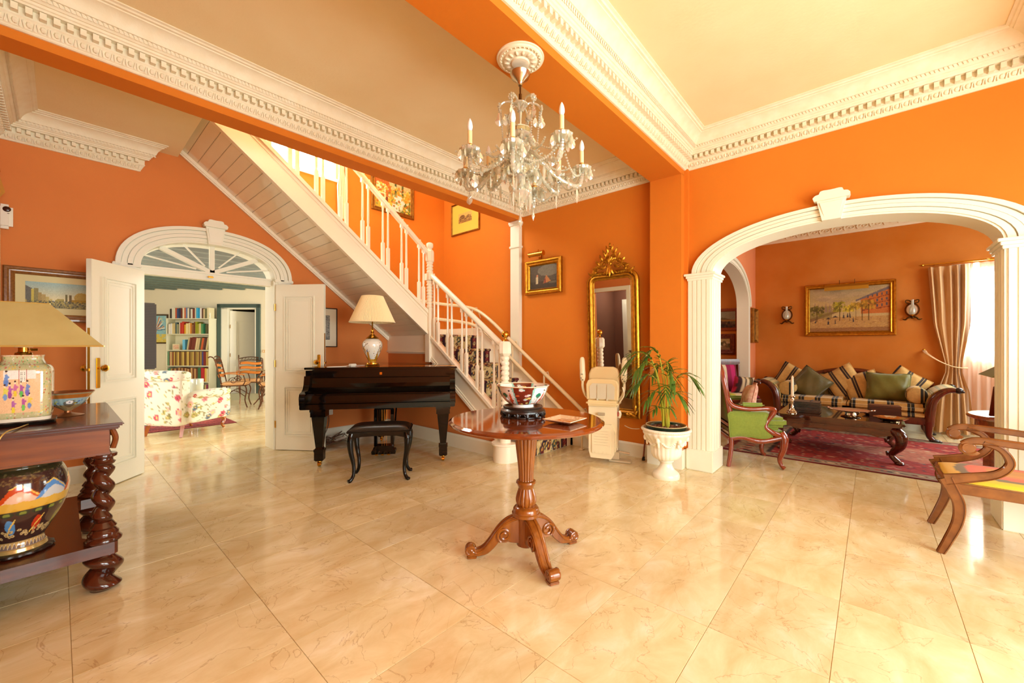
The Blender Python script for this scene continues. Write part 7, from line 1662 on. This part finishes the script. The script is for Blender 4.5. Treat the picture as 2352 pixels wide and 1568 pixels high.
for s in (-1, 1):
    MB().tube(bez([(s * .24, .30, 0), (s * .24, .24, .3), (s * .245, .22, .5), (s * .27, .27, .90)], 5), .022, 8).build('rear_leg', MAHOGD, sa, 50)
    MB().tube(bez([(s * .265, .26, .66), (s * .285, .12, .64), (s * .295, -.05, .655), (s * .295, -.17, .66), (s * .29, -.19, .63)], 5), [.016] * 12 + [.022] * 9, 8).tube(bez([(s * .29, -.16, .65), (s * .28, -.12, .54), (s * .265, -.18, .40)], 5), .017, 8).build('arm', MAHOGD, sa, 50)
    MB().tube([(s * .25, -.23, .38), (s * .25, -.235, .0)], [.028, .016], 8).build('front_leg', MAHOGD, sa, 40)
o = cushion('striped_cushion', (7.06, 1.50, .60), (R(12), R(6), R(-42)), .32, .26, .12, STR, 'dark brown and cream striped cushion on the striped armchair')
for ch_ in o.children: stripes(ch_.data, 0, .34, ((170, 20, 50), (50, 16, 14), (50, 16, 14), (206, 180, 140), (50, 20, 16), (214, 190, 150), (110, 90, 40), (60, 20, 20), (214, 190, 150)))

# ---------------- open armchair at the right edge ----------------
ac = empty('scroll_armchair', (3.68, -.66, 0), R(180), 'brown wooden armchair with scrolled arms and orange yellow striped seat at the right edge', 'chair')
# local: facing -y => world +y. x local = -world x
CW = wood('honey_brown_wood', rgb(98, 54, 22), rgb(136, 82, 38), .22, .6, (5, 5, 5))
def slab(m, path, ws, th, side):
    """flat-section bar following a 3D path: width ws (in-plane), thickness th along 'side'"""
    P = [V(p) for p in path]; n = len(P); side = V(side).normalized(); vs = []
    for i, p in enumerate(P):
        d = (P[min(i + 1, n - 1)] - P[max(i - 1, 0)]).normalized(); q = d.cross(side).normalized(); w_ = ws[i] if isinstance(ws, list) else ws; b = .006
        for a, c in ((-1, -1), (1, -1), (1, 1), (-1, 1)): 
            for (e1, e2) in (((w_ / 2 - b) * a, th / 2 * c), (w_ / 2 * a, (th / 2 - b) * c)) if (a * c > 0) else ((w_ / 2 * a, (th / 2 - b) * c), ((w_ / 2 - b) * a, th / 2 * c)): vs.append(p + q * e1 + side * e2)
    k = 8; fs = [(i * k + j, i * k + (j + 1) % k, (i + 1) * k + (j + 1) % k, (i + 1) * k + j) for i in range(n - 1) for j in range(k)] + [tuple(range(k)), tuple(range((n - 1) * k, n * k))]
    m.add(vs, fs); return m
def fnw(tab, n): return [interp(tab, i / (n - 1)) for i in range(n)]
for s in (-1, 1):
    x = s * .265
    P = bez([(x, -.365, .0), (x, -.335, .08), (x, -.297, .20), (x, -.292, .30), (x, -.32, .38), (x, -.345, .44)], 6)
    m = MB(); slab(m, P, fnw([(0, .036), (.5, .05), (1, .062)], len(P)), .032, (1, 0, 0)); m.build('front_leg', CW, ac, 40)
    P = bez([(x, -.345, .43), (x, -.25, .46), (x, -.15, .50), (x, -.105, .565), (x, -.135, .635), (x, -.20, .665)], 6)
    m = MB(); slab(m, P, fnw([(0, .062), (.4, .04), (1, .03)], len(P)), .034, (1, 0, 0)); m.build('arm_support', CW, ac, 40)
    A = [V((x, -.255 + .034 * (1 - .7 * t) * cos(3.6 + t * 7.5) * -1, .630 + .034 * (1 - .7 * t) * sin(3.6 + t * 7.5))) for t in [i / 20 for i in range(21)]]
    m = MB(); m.tube(A, [.018 - .006 * i / 20 for i in range(21)], 8); m.tube([(x - .017, -.255, .63), (x + .017, -.255, .63)], .026, 14)
    P = bez([(x, -.28, .645), (x, -.22, .672), (x, -.06, .668), (x, .16, .65), (x * .99, .30, .665), (x * .97, .38, .72)], 6)
    slab(m, P, fnw([(0, .03), (.2, .04), (1, .034)], len(P)), .036, (1, 0, 0)); m.build('scroll_arm', CW, ac, 40)
    P = bez([(x * .93, .34, .0), (x * .93, .30, .14), (x * .93, .25, .34), (x * .93, .27, .50), (x * .95, .36, .76), (x * .95, .42, .95)], 6)
    m = MB(); slab(m, P, fnw([(0, .034), (.4, .05), (1, .034)], len(P)), .03, (1, 0, 0)); m.build('rear_leg', CW, ac, 40)
    m = MB(); m.rbox((s * .255, -.03, .39), (.028, .58, .062), .006); m.build('side_rail', CW, ac, 30)
m = MB(); slab(m, bez([(-.27, -.325, .40), (-.1, -.345, .398), (.1, -.345, .398), (.27, -.325, .40)], 5), .06, .03, (0, 1, .05)); m.build('front_rail', CW, ac, 30)
m = MB(); m.rbox((0, .26, .39), (.5, .028, .06), .006); m.build('back_rail', CW, ac, 30)
m = MB(); slab(m, bez([(-.25, .41, .90), (-.1, .45, .91), (.1, .45, .91), (.25, .41, .90)], 5), .10, .025, (0, 1, 0)); slab(m, bez([(-.25, .34, .66), (0, .37, .66), (.25, .34, .66)], 5), .05, .022, (0, 1, 0)); m.build('back_splat', CW, ac, 30)
m = MB(); m.grid(lambda u, v: V(((u - .5) * .49, -.335 + .59 * v, .422 + .035 * max(0, (1 - abs(2 * u - 1) ** 4) * (1 - abs(2 * v - 1) ** 4)) ** .5)), 50, 50); o = m.build('seat_cushion', VCF, ac, 60)
c_ = verts_np(o.data); rr2 = np.hypot((c_[:, 0]) / .245, (c_[:, 1] + .03) / .30); rr2 = np.maximum(np.abs(c_[:, 0]) / .245, np.abs(c_[:, 1] + .035) / .295) * .6 + rr2 * .4
cols = np.array([(204, 146, 20), (212, 150, 20), (210, 140, 30), (226, 108, 50), (226, 100, 50), (120, 104, 60), (224, 180, 40)], float); setcol(o.data, cols[np.clip((rr2 * 7.2).astype(int), 0, 6)])
# ---------------- family room furniture ----------------
def FE(name, f, r, z, rz, label, cat, group=None):
    p = fr(f, r, z); return empty(name, (p.x, p.y, p.z), FANG + rz, label, cat, group)   # local x -> right, -y -> towards camera
SHELF = mk('pale_green_shelf_paint', rgb(226, 220, 186), .5)
bc = FE('bookcase', 9.01, -7.13, 0, 0, 'tall pale green bookcase full of books against the cream wall', 'bookcase')
W_ = .95; m = MB(); m.rbox((-W_ / 2 + .01, 0, .91), (.02, .24, 1.82), .003); m.build('side_panel', SHELF, bc, 20); MB().rbox((W_ / 2 - .01, 0, .91), (.02, .24, 1.82), .003).build('side_panel', SHELF, bc, 20)
MB().bb(-W_ / 2 + .02, W_ / 2 - .02, .105, .115, .05, 1.82).build('back_panel', SHELF, bc, 0)
levels = [.06, .42, .775, 1.12, 1.475, 1.815]
for z in levels: MB().rbox((0, 0, z - .01), (W_ - .02 if z < 1.8 else W_ + .02, .24, .02), .003).build('shelf', SHELF, bc, 20)
bookm = {}
def bookmesh(w_, h, d, c):
    k = (round(w_, 3), round(h, 2), c)
    if k in bookm: return bookm[k]
    m = MB(); m.rbox((0, 0, h / 2), (w_, d, h), .002); me = m.mesh('book_block', 20); me.materials.append(mk('book_cover_%d' % len(bookm), rgb(*c), .6)); bookm[k] = me; return me
BANDM = mk('gilt_bands', rgb(206, 166, 90), .4, .4)
ord_ = ['first', 'second', 'third', 'fourth', 'fifth', 'sixth', 'seventh', 'eighth', 'ninth', 'tenth', 'eleventh', 'twelfth', 'thirteenth', 'fourteenth', 'fifteenth', 'sixteenth', 'seventeenth', 'eighteenth', 'nineteenth', 'twentieth']
ord_ += ['twenty-' + o for o in ord_[:9]] + ['thirtieth'] + ['thirty-' + o for o in ord_[:9]]
rows = [
 (1.816, -.40, .46, 'top board', [((60, 50, 40), 'black'), ((236, 230, 210), 'white'), ((214, 210, 180), 'cream'), ((200, 90, 50), 'orange'), ((60, 80, 120), 'blue'), ((40, 50, 80), 'navy'), ((110, 50, 30), 'brown'), ((240, 224, 190), 'ivory'), ((206, 110, 70), 'coral'), ((110, 130, 170), 'grey blue'), ((236, 226, 200), 'white'), ((90, 80, 60), 'olive'), ((222, 210, 190), 'cream'), ((120, 50, 30), 'brown'), ((230, 210, 180), 'ivory'), ((60, 170, 210), 'sky blue'), ((60, 170, 210), 'sky blue'), ((240, 230, 220), 'white'), ((100, 60, 40), 'brown'), ((214, 190, 140), 'tan'), ((110, 110, 70), 'olive'), ((220, 206, 160), 'cream')], (.2, .24)),
 (1.476, -.43, .43, 'upper shelf', [((230, 220, 200), 'cream'), ((240, 240, 240), 'white'), ((226, 206, 150), 'patterned cream'), ((206, 180, 120), 'tan'), ((90, 110, 110), 'slate'), ((150, 150, 110), 'sage'), ((220, 200, 170), 'ivory'), ((190, 50, 30), 'red'), ((200, 60, 34), 'red'), ((226, 170, 40), 'yellow'), ((232, 212, 150), 'cream'), ((236, 220, 170), 'cream'), ((220, 140, 40), 'orange'), ((140, 90, 50), 'brown'), ((120, 60, 40), 'brown'), ((150, 150, 20), 'lime'), ((160, 156, 30), 'lime'), ((210, 190, 130), 'tan'), ((90, 150, 90), 'green'), ((30, 110, 70), 'dark green'), ((70, 90, 50), 'olive'), ((100, 90, 50), 'olive')], (.2, .27)),
 (1.121, -.04, .43, 'middle shelf', [((190, 176, 130), 'beige')] + [((120, 50, 30), 'brown ribbed')] * 4 + [((214, 190, 140), 'cream')] * 2 + [((90, 90, 50), 'olive')] + [((200, 90, 40), 'orange')] + [((100, 60, 50), 'brown ribbed')] * 2 + [((206, 190, 130), 'tan')], (.26, .29)),
 (.776, -.45, .45, 'fourth shelf', [((110, 150, 110), 'green')] + [((190, 110, 90), 'rose'), ((220, 190, 120), 'gold'), ((150, 90, 50), 'brown')] + [((214, 180, 90), 'gold'), ((120, 76, 36), 'brown'), ((160, 130, 60), 'ochre')] * 6 + [((70, 70, 130), 'violet')] + [((130, 40, 30), 'maroon')] * 2 + [((206, 170, 90), 'gold')] * 2, (.3, .31)),
 (.421, -.45, .43, 'fifth shelf', [((90, 150, 110), 'green')] * 2 + [((206, 160, 100), 'tan'), ((120, 70, 40), 'brown')] * 8 + [((60, 110, 70), 'dark green')] * 2 + [((190, 40, 40), 'red')] * 2 + [((226, 190, 90), 'yellow'), ((236, 220, 170), 'cream')], (.28, .31)),
 (.061, -.45, .43, 'lowest shelf', [((110, 60, 40), 'brown'), ((80, 90, 60), 'olive'), ((206, 180, 120), 'tan'), ((150, 60, 90), 'plum')] * 6, (.26, .3))]
for (z, x0, x1, lab, books, (h0, h1)) in rows:
    n = len(books); ws = [rr.uniform(.8, 1.2) for _ in books]; S = sum(ws); x = x0
    for i, (c, cn) in enumerate(books):
        bw_ = ws[i] / S * (x1 - x0); h = rr.uniform(h0, h1); me = bookmesh(bw_ - .002, h, .17, c)
        p = fr(9.01, -7.13, z) + RD * (x + bw_ / 2) + FD * (-.02 + rr.uniform(-.01, .01))
        o = bpy.data.objects.new('book', me); col.objects.link(o); o.location = p; o.rotation_euler = (0, R(9) if lab == 'middle shelf' else 0, FANG)
        if lab == 'middle shelf': o.location.z += bw_ * .08; 
        tag(o, '%s book, %s from the left on the %s of the bookcase' % (cn, ord_[i], lab), 'book', 'books on the ' + lab); x += bw_
c_ = FE('photo_frame', 8.95, -7.43, 1.121, .1, 'small orange picture in a pale frame on the middle shelf', 'frame'); MB().rbox((0, 0, .065), (.15, .015, .13), .004).build('frame', mk('pale_frame', rgb(230, 214, 170), .5), c_, 20); MB().rbox((0, -.009, .065), (.11, .002, .09), .0008).build('picture', mk('orange_print', rgb(214, 120, 50), .6, noise=(30, .8, rgb(240, 220, 190))), c_, 0)
c_ = FE('blue_folder', 9.0, -7.24, 1.121, .0, 'bright blue folder leaning on the middle shelf beside the small picture', 'folder'); MB().rbox((0, 0, .115), (.06, .16, .225), .003).build('cover', mk('blue_card', rgb(110, 190, 226), .5), c_, 20); MB().bb(-.026, .026, -.078, .07, .008, .228).build('paper_block', mk('white_paper', rgb(240, 236, 226), .8), c_, 0)
c_ = FE('desk_calendar', 8.93, -6.70, 1.816, -.3, 'little white calendar card on the right end of the bookcase top', 'calendar'); MB().rbox((0, 0, .06), (.10, .02, .12), .003).build('card', WHP, c_, 20); MB().rbox((.01, -.012, .05), (.06, .002, .04), .0008).rbox((0, -.012, .1), (.03, .002, .006), .0008).build('printed_block', mk('green_print', rgb(150, 180, 150), .7), c_, 0)
# rooster painting
cv = Canvas(60, 66, (150, 200, 206)); cv.rect(0, 0, 1, .3, (224, 200, 90)); cv.blot(60, 0, 0, 1, 1, .05, [(200, 220, 210), (150, 200, 220), (226, 220, 160)], .5); cv.ell(.38, .45, .22, .16, (214, 150, 70)); cv.ell(.3, .4, .12, .1, (60, 100, 130)); cv.ell(.16, .66, .07, .07, (200, 70, 40)); cv.poly([(.12, .66), (.3, .5), (.24, .4)], (236, 200, 130))
for k in range(9): cv.line(.55, .45, .7 + .03 * k, .95 - .06 * k, .018, [(214, 130, 60), (240, 236, 220), (70, 110, 140)][k % 3])
cv.line(.36, .3, .34, .12, .01, (206, 120, 40)).line(.44, .3, .46, .12, .01, (206, 120, 40)); cv.noise(7)
pq = fr(9.13, -8.06, 1.59); picture('rooster_painting', pq, FANG, .60, .66, (.03, .025), mk('dark_slim_frame', rgb(90, 66, 36), .4, .3), cv, 'colourful rooster painting on the cream wall left of the bookcase')
# tv and its cabinet
tv = empty('tv_cabinet', (.02, 5.92, 0), 0, 'orange wooden television cabinet just inside the arched door', 'cabinet'); OW = wood('orange_cabinet_wood', rgb(176, 98, 36), rgb(206, 130, 60), .25, .5, (3, 3, 16))
m = MB(); m.rbox((0, 0, .46), (1.14, .30, .72), .006); m.build('cabinet_body', OW, tv, 20); MB().rbox((0, 0, .845), (1.24, .36, .03), .01).build('cabinet_top', OW, tv, 20); MB().rbox((0, 0, .10), (1.2, .34, .03), .012).build('plinth_moulding', OW, tv, 20)
for s in (-1, 1): MB().lathe([(.03, 0), (.045, .02), (.045, .05), (.03, .065), (.035, .09)], (s * .53, -.11, 0), 16).build('bun_foot', OW, tv, 40)
for s in (-1, 1): MB().rbox((s * .28, -.153, .46), (.50, .012, .60), .004).build('cabinet_door', OW, tv, 20)
tl = empty('television', (.14, 5.92, .8605), R(-6), 'dark television seen from its back corner on the orange cabinet', 'television'); TVM = mk('dark_grey_grille', rgb(84, 74, 66), .5); m = MB(); m.rbox((0, 0, .45), (1.16, .06, .72), .012)
m.build('television_casing', TVM, tl, 20); m = MB()
for k in range(40): m.bb(-.56, .57, -.0325, -.030, .11 + k * .0172, .118 + k * .0172)
m.build('grille_rib', mk('grille_rib', rgb(64, 56, 50), .5), tl, 0, kind='stuff'); m = MB(); m.rbox((0, 0, .008), (.40, .22, .016), .005).rbox((0, 0, .06), (.1, .05, .10), .005); m.build('television_foot', PIANO, tl, 20)
# floral armchair
cv = Canvas(300, 300, (222, 216, 198)); rs = cv.rs
for i in range(26):
    x, y = rs.uniform(0, 1), rs.uniform(0, 1); a = rs.uniform(0, 6.3)
    for k in range(14): x2 = x + .022 * cos(a); y2 = y + .022 * sin(a); cv.line(x, y, x2, y2, .0045, (130, 124, 66)); x, y = x2, y2; a += .35 * (1 if i % 2 else -1); 
    cv.ell(x, y, .02, .011, (156, 156, 80)); cv.ell(x + .03, y + .01, .018, .01, (190, 176, 90))
for i in range(44):
    x, y, r_ = rs.uniform(0, 1), rs.uniform(0, 1), rs.uniform(.025, .055); c = [(206, 120, 130), (190, 70, 90), (90, 110, 120), (170, 160, 90), (226, 170, 160)][i % 5]; cv.flower(x, y, r_, c, (230, 200, 120)); cv.ell(x, y, r_ * .18, r_ * .18, (110, 40, 60))
cv.blot(90, 0, 0, 1, 1, .006, [(190, 80, 100), (110, 130, 110), (170, 150, 80)])
fa = empty('floral_armchair', (1.205, 7.21, 0), R(125), 'cream floral upholstered armchair with short wooden legs seen from behind', 'chair')
def floral(m, name):
    me = m.mesh(name, 60, False); c_ = verts_np(me); me.materials.append(VCF); setcol(me, cv.samp((c_[:, 0] * 1.15 + c_[:, 1] * .95 + 5) % 1, (c_[:, 2] * 1.15 + c_[:, 1] * .35 + 5) % 1)); o = bpy.data.objects.new(name, me); col.objects.link(o); o.parent = fa; return o
def dense_box(c, d, n=26, b=4.0):
    """superellipsoid-ish rounded box, dense"""
    m = MB(); 
    def sp(w_, e): return math.copysign(abs(w_) ** e, w_)
    def f(u, v): t = 2 * PI * u; p = PI * (v - .5); e = 2 / b; return V((c[0] + d[0] / 2 * sp(cos(p), e) * sp(cos(t), e), c[1] + d[1] / 2 * sp(cos(p), e) * sp(sin(t), e), c[2] + d[2] / 2 * sp(sin(p), e)))
    # denser via box faces projected
    for ax in range(3):
        for s in (-1, 1):
            def g(u, v, ax=ax, s=s):
                q = [0, 0, 0]; q[ax] = s; q[(ax + 1) % 3] = 2 * u - 1; q[(ax + 2) % 3] = 2 * v - 1
                n_ = sum(abs(k) ** (b * 2) for k in q) ** (1 / (b * 2)); return V((c[0] + d[0] / 2 * q[0] / n_, c[1] + d[1] / 2 * q[1] / n_, c[2] + d[2] / 2 * q[2] / n_))
            m.grid(g, n, n)
    return m
m = MB()
def bkf(u, v):     # back shell: outer face and rounded top roll
    x = (u - .5) * .68 * interp([(0, .86), (.5, .98), (1, 1)], v); a = v
    if v < .8: return V((x, .30 + .10 * v, .15 + .84 * v * .86))
    t = (v - .8) / .2 * PI; return V((x, .38 - .07 + .07 * cos(t), .725 + .06 + .07 * sin(t) + .0))
floral(dense_box((0, .335, .50), (.66, .15, .70), 34, 5), 'backrest'); floral(dense_box((0, .33, .80), (.70, .20, .15), 30, 2.2), 'back_roll')
floral(dense_box((0, -.02, .28), (.64, .66, .24), 30, 6), 'seat_base'); floral(dense_box((0, -.06, .43), (.46, .60, .13), 26, 3), 'seat_cushion')
for s in (-1, 1):
    floral(dense_box((s * .33, .0, .36), (.13, .66, .36), 30, 5), 'arm'); floral(dense_box((s * .345, -.02, .545), (.17, .66, .12), 28, 1.4), 'arm_roll')
for s in (-1, 1):
    MB().tube([(s * .25, .30, .17), (s * .265, .345, .0)], [.034, .024], 4).build('rear_leg', WALNUT, fa, 0)
    MB().tube(bez([(s * .26, -.30, .18), (s * .275, -.335, .12), (s * .26, -.31, .05), (s * .27, -.34, .012)], 4), [.032] * 4 + [.024] * 4 + [.014] * 3 + [.02] * 2, 8).build('front_leg', WALNUT, fa, 40)
# rug of the family room
cvr = Canvas(150, 90, (130, 44, 44))
for i in range(60): cvr.line(rs.uniform(0, 1), rs.uniform(0, 1), rs.uniform(0, 1), rs.uniform(0, 1), .006, [(90, 50, 60), (170, 70, 60), (60, 50, 60), (190, 110, 90)][i % 4], .6)
cvr.noise(14)
t = empty('woven_rug', (1.02, 8.15, 0), 0, 'dark red woven rug under the floral armchair', 'rug'); MB().rbox((0, 0, .003), (1.7, 1.4, .005), .001).build('rug_base', mk('rug_edge_red', rgb(110, 40, 40), .9), t, 0); print_plane(cvr, 'rug_pile', 1.7, 1.4, VCC, t, Matrix.Translation((0, 0, .0065)) @ Matrix.Rotation(R(-90), 4, 'X'))
# hurricane candle on a low table
hp = fr(6.75, -5.27, 0); ht_ = empty('side_table', (hp.x, hp.y, 0), .3, 'small dark round table carrying the yellow candle behind the floral armchair', 'table'); MB().lathe([(.001, .40), (.19, .40), (.2, .41), (.19, .42), (.001, .42)], n=32).build('table_top', DARKW, ht_, 30); MB().lathe([(.12, 0), (.10, .02), (.03, .05), (.025, .40)], n=20).build('table_stem', DARKW, ht_, 30)
hc = empty('hurricane_candle', (hp.x, hp.y, .4205), 0, 'yellow candle in a wide glass cylinder behind the floral armchair arm', 'candle')
GL2 = glassmat('hurricane_glass', (.97, .97, .95, 1), .68); MB().lathe([(.09, .004), (.095, .23), (.099, .235), (.10, .23), (.095, .0), (.001, .0)], n=32, cap=False).build('glass_cylinder', GL2, hc, 40); MB().lathe([(.04, .006), (.04, .12), (.03, .125), (.001, .124)], n=20).build('wax_candle', mk('yellow_wax', rgb(240, 206, 110), .5), hc, 40)
# plaid chair behind
pc = FE('plaid_armchair', 8.1, -7.5, 0, R(200), 'cream plaid tub chair behind the floral armchair', 'chair'); PL = mk('cream_plaid', rgb(232, 214, 170), .85); nt = PL.node_tree; wv = nt.nodes.new('ShaderNodeTexWave'); wv.inputs['Scale'].default_value = 9; tcn = nt.nodes.new('ShaderNodeTexCoord'); nt.links.new(tcn.outputs['Object'], wv.inputs[0]); rp_ = nt.nodes.new('ShaderNodeValToRGB'); rp_.color_ramp.elements[0].color = rgb(206, 180, 120); rp_.color_ramp.elements[1].color = rgb(240, 226, 190); nt.links.new(wv.outputs[1], rp_.inputs[0]); nt.links.new(rp_.outputs[0], nt.nodes['Principled BSDF'].inputs[0])
m = MB(); m.grid(lambda u, v: V(((.36 + .03 * sin(PI * v)) * cos(PI * u), .36 * sin(PI * u), .12 + .72 * v * (1 - .18 * abs(cos(PI * u))))), 24, 8); o = m.build('tub_back', PL, pc, 60, fix=False); md = o.modifiers.new('s', 'SOLIDIFY'); md.thickness = .09; md.offset = -1
MB().rbox((0, 0, .30), (.56, .56, .26), .06).build('seat', PL, pc, 40)
for sx in (-1, 1):
    for sy in (-1, 1): MB().tube([(sx * .22, sy * .22, .18), (sx * .23, sy * .23, 0)], [.025, .018], 6).build('leg', WALNUT, pc, 30)
# dining set in bronze ironwork
IRON = mk('bronze_iron', rgb(96, 62, 40), .4, .7); SLAT = mk('orange_wood_slat', rgb(206, 120, 44), .3, coat=.5); SEATF = mk('peach_seat_fabric', rgb(226, 176, 120), .8)
def dchair(f, r, rz, label):
    t = FE('dining_chair', f, r, 0, rz, label, 'chair', 'iron and wood dining chairs')
    for s in (-1, 1):
        MB().tube(bez([(s * .2, .22, 0), (s * .2, .20, .25), (s * .205, .19, .45), (s * .22, .25, .75), (s * .225, .30, .95), (s * .225, .36, 1.0), (s * .225, .40, .98)], 4), .011, 6).build('rear_leg', IRON, t, 40)
        MB().tube(bez([(s * .21, -.23, 0), (s * .2, -.19, .15), (s * .22, -.22, .33), (s * .2, -.19, .43)], 4), .011, 6).build('front_leg', IRON, t, 40)
        MB().tube(bez([(s * .22, .22, .66), (s * .26, .0, .67), (s * .26, -.2, .64)], 5), .016, 6, flat=.6).build('arm', SLAT, t, 40)
        m = MB(); m.tube([(s * (.245), p[0], .53 + p[2]) for p in scroll((0, 0), .07, 1.4, 16, 1, 0)], .007, 5); m.tube(bez([(s * .25, -.17, .64), (s * .25, -.2, .52), (s * .23, -.16, .44)], 4), .009, 6); m.tube(bez([(s * .2, .19, .20), (s * .2, 0, .34), (s * .2, -.19, .22)], 5), .007, 5); m.build('arm_scroll', IRON, t, 40)
    for z, y in ((.60, .225), (.70, .24), (.80, .265)): m = MB(); m.grid(lambda u, v: V(((u - .5) * .42, y - .02 * sin(PI * u) + .02 * v, z + .055 * v + .012 * sin(2 * PI * u))), 10, 2); o = m.build('back_slat', SLAT, t, 60, fix=False); md = o.modifiers.new('s', 'SOLIDIFY'); md.thickness = .012
    m = MB(); m.tube(bez([(-.225, .30, .93), (0, .29, .965), (.225, .30, .93)], 5), .010, 6).tube(bez([(-.225, .28, .87), (0, .27, .895), (.225, .28, .87)], 5), .008, 6)
    for k in range(7): x = -.17 + k * .057; m.tube([(x - .018, .28, .885), (x, .29, .925), (x + .018, .29, .945), (x + .022, .285, .90), (x, .285, .89)], .005, 5)
    m.build('crest_rail', IRON, t, 40); MB().tube([(-.21, -.21, .43), (.21, -.21, .43), (.20, .2, .43), (-.20, .2, .43), (-.21, -.21, .43)], .011, 6).build('seat_frame', IRON, t, 40)
    MB().rbox((0, -.005, .465), (.44, .44, .06), .025).build('seat_cushion', SEATF, t, 40); return t
dchair(8.05, -5.50, R(114), 'iron and wood dining chair nearest the bookcase, side on'); dchair(8.78, -5.66, R(34), 'iron and wood dining chair seen from the front beneath the far door'); dchair(7.95, -4.70, R(-62), 'iron and wood dining chair cut off by the right door jamb')
dt = FE('dining_table', 8.35, -5.02, 0, 0, 'small round dining table on curved iron legs between the dining chairs', 'table'); MB().lathe([(.001, .715), (.36, .715), (.37, .725), (.36, .735), (.001, .735)], n=40).build('table_top', mk('smoky_glass_top', rgb(150, 136, 100), .08, coat=.8), dt, 30)
for k in range(4): a = PI / 2 * k + .4; MB().tube(bez([(.10 * cos(a), .10 * sin(a), .71), (.22 * cos(a), .22 * sin(a), .5), (.08 * cos(a), .08 * sin(a), .3), (.20 * cos(a), .20 * sin(a), .1), (.27 * cos(a), .27 * sin(a), .012)], 5), .013, 6).build('curved_leg', IRON, dt, 40)
ls = FE('light_switch', 9.13, -5.585, 1.09, 0, 'orange light switch plate right of the green door casing', 'switch'); MB().rbox((0, -.005, 0), (.10, .012, .06), .004).build('plate', mk('amber_plate', rgb(226, 176, 96), .4), ls, 20); MB().rbox((-.02, -.013, 0), (.02, .006, .03), .002).rbox((.02, -.013, 0), (.02, .006, .03), .002).build('rocker', WHP, ls, 20)
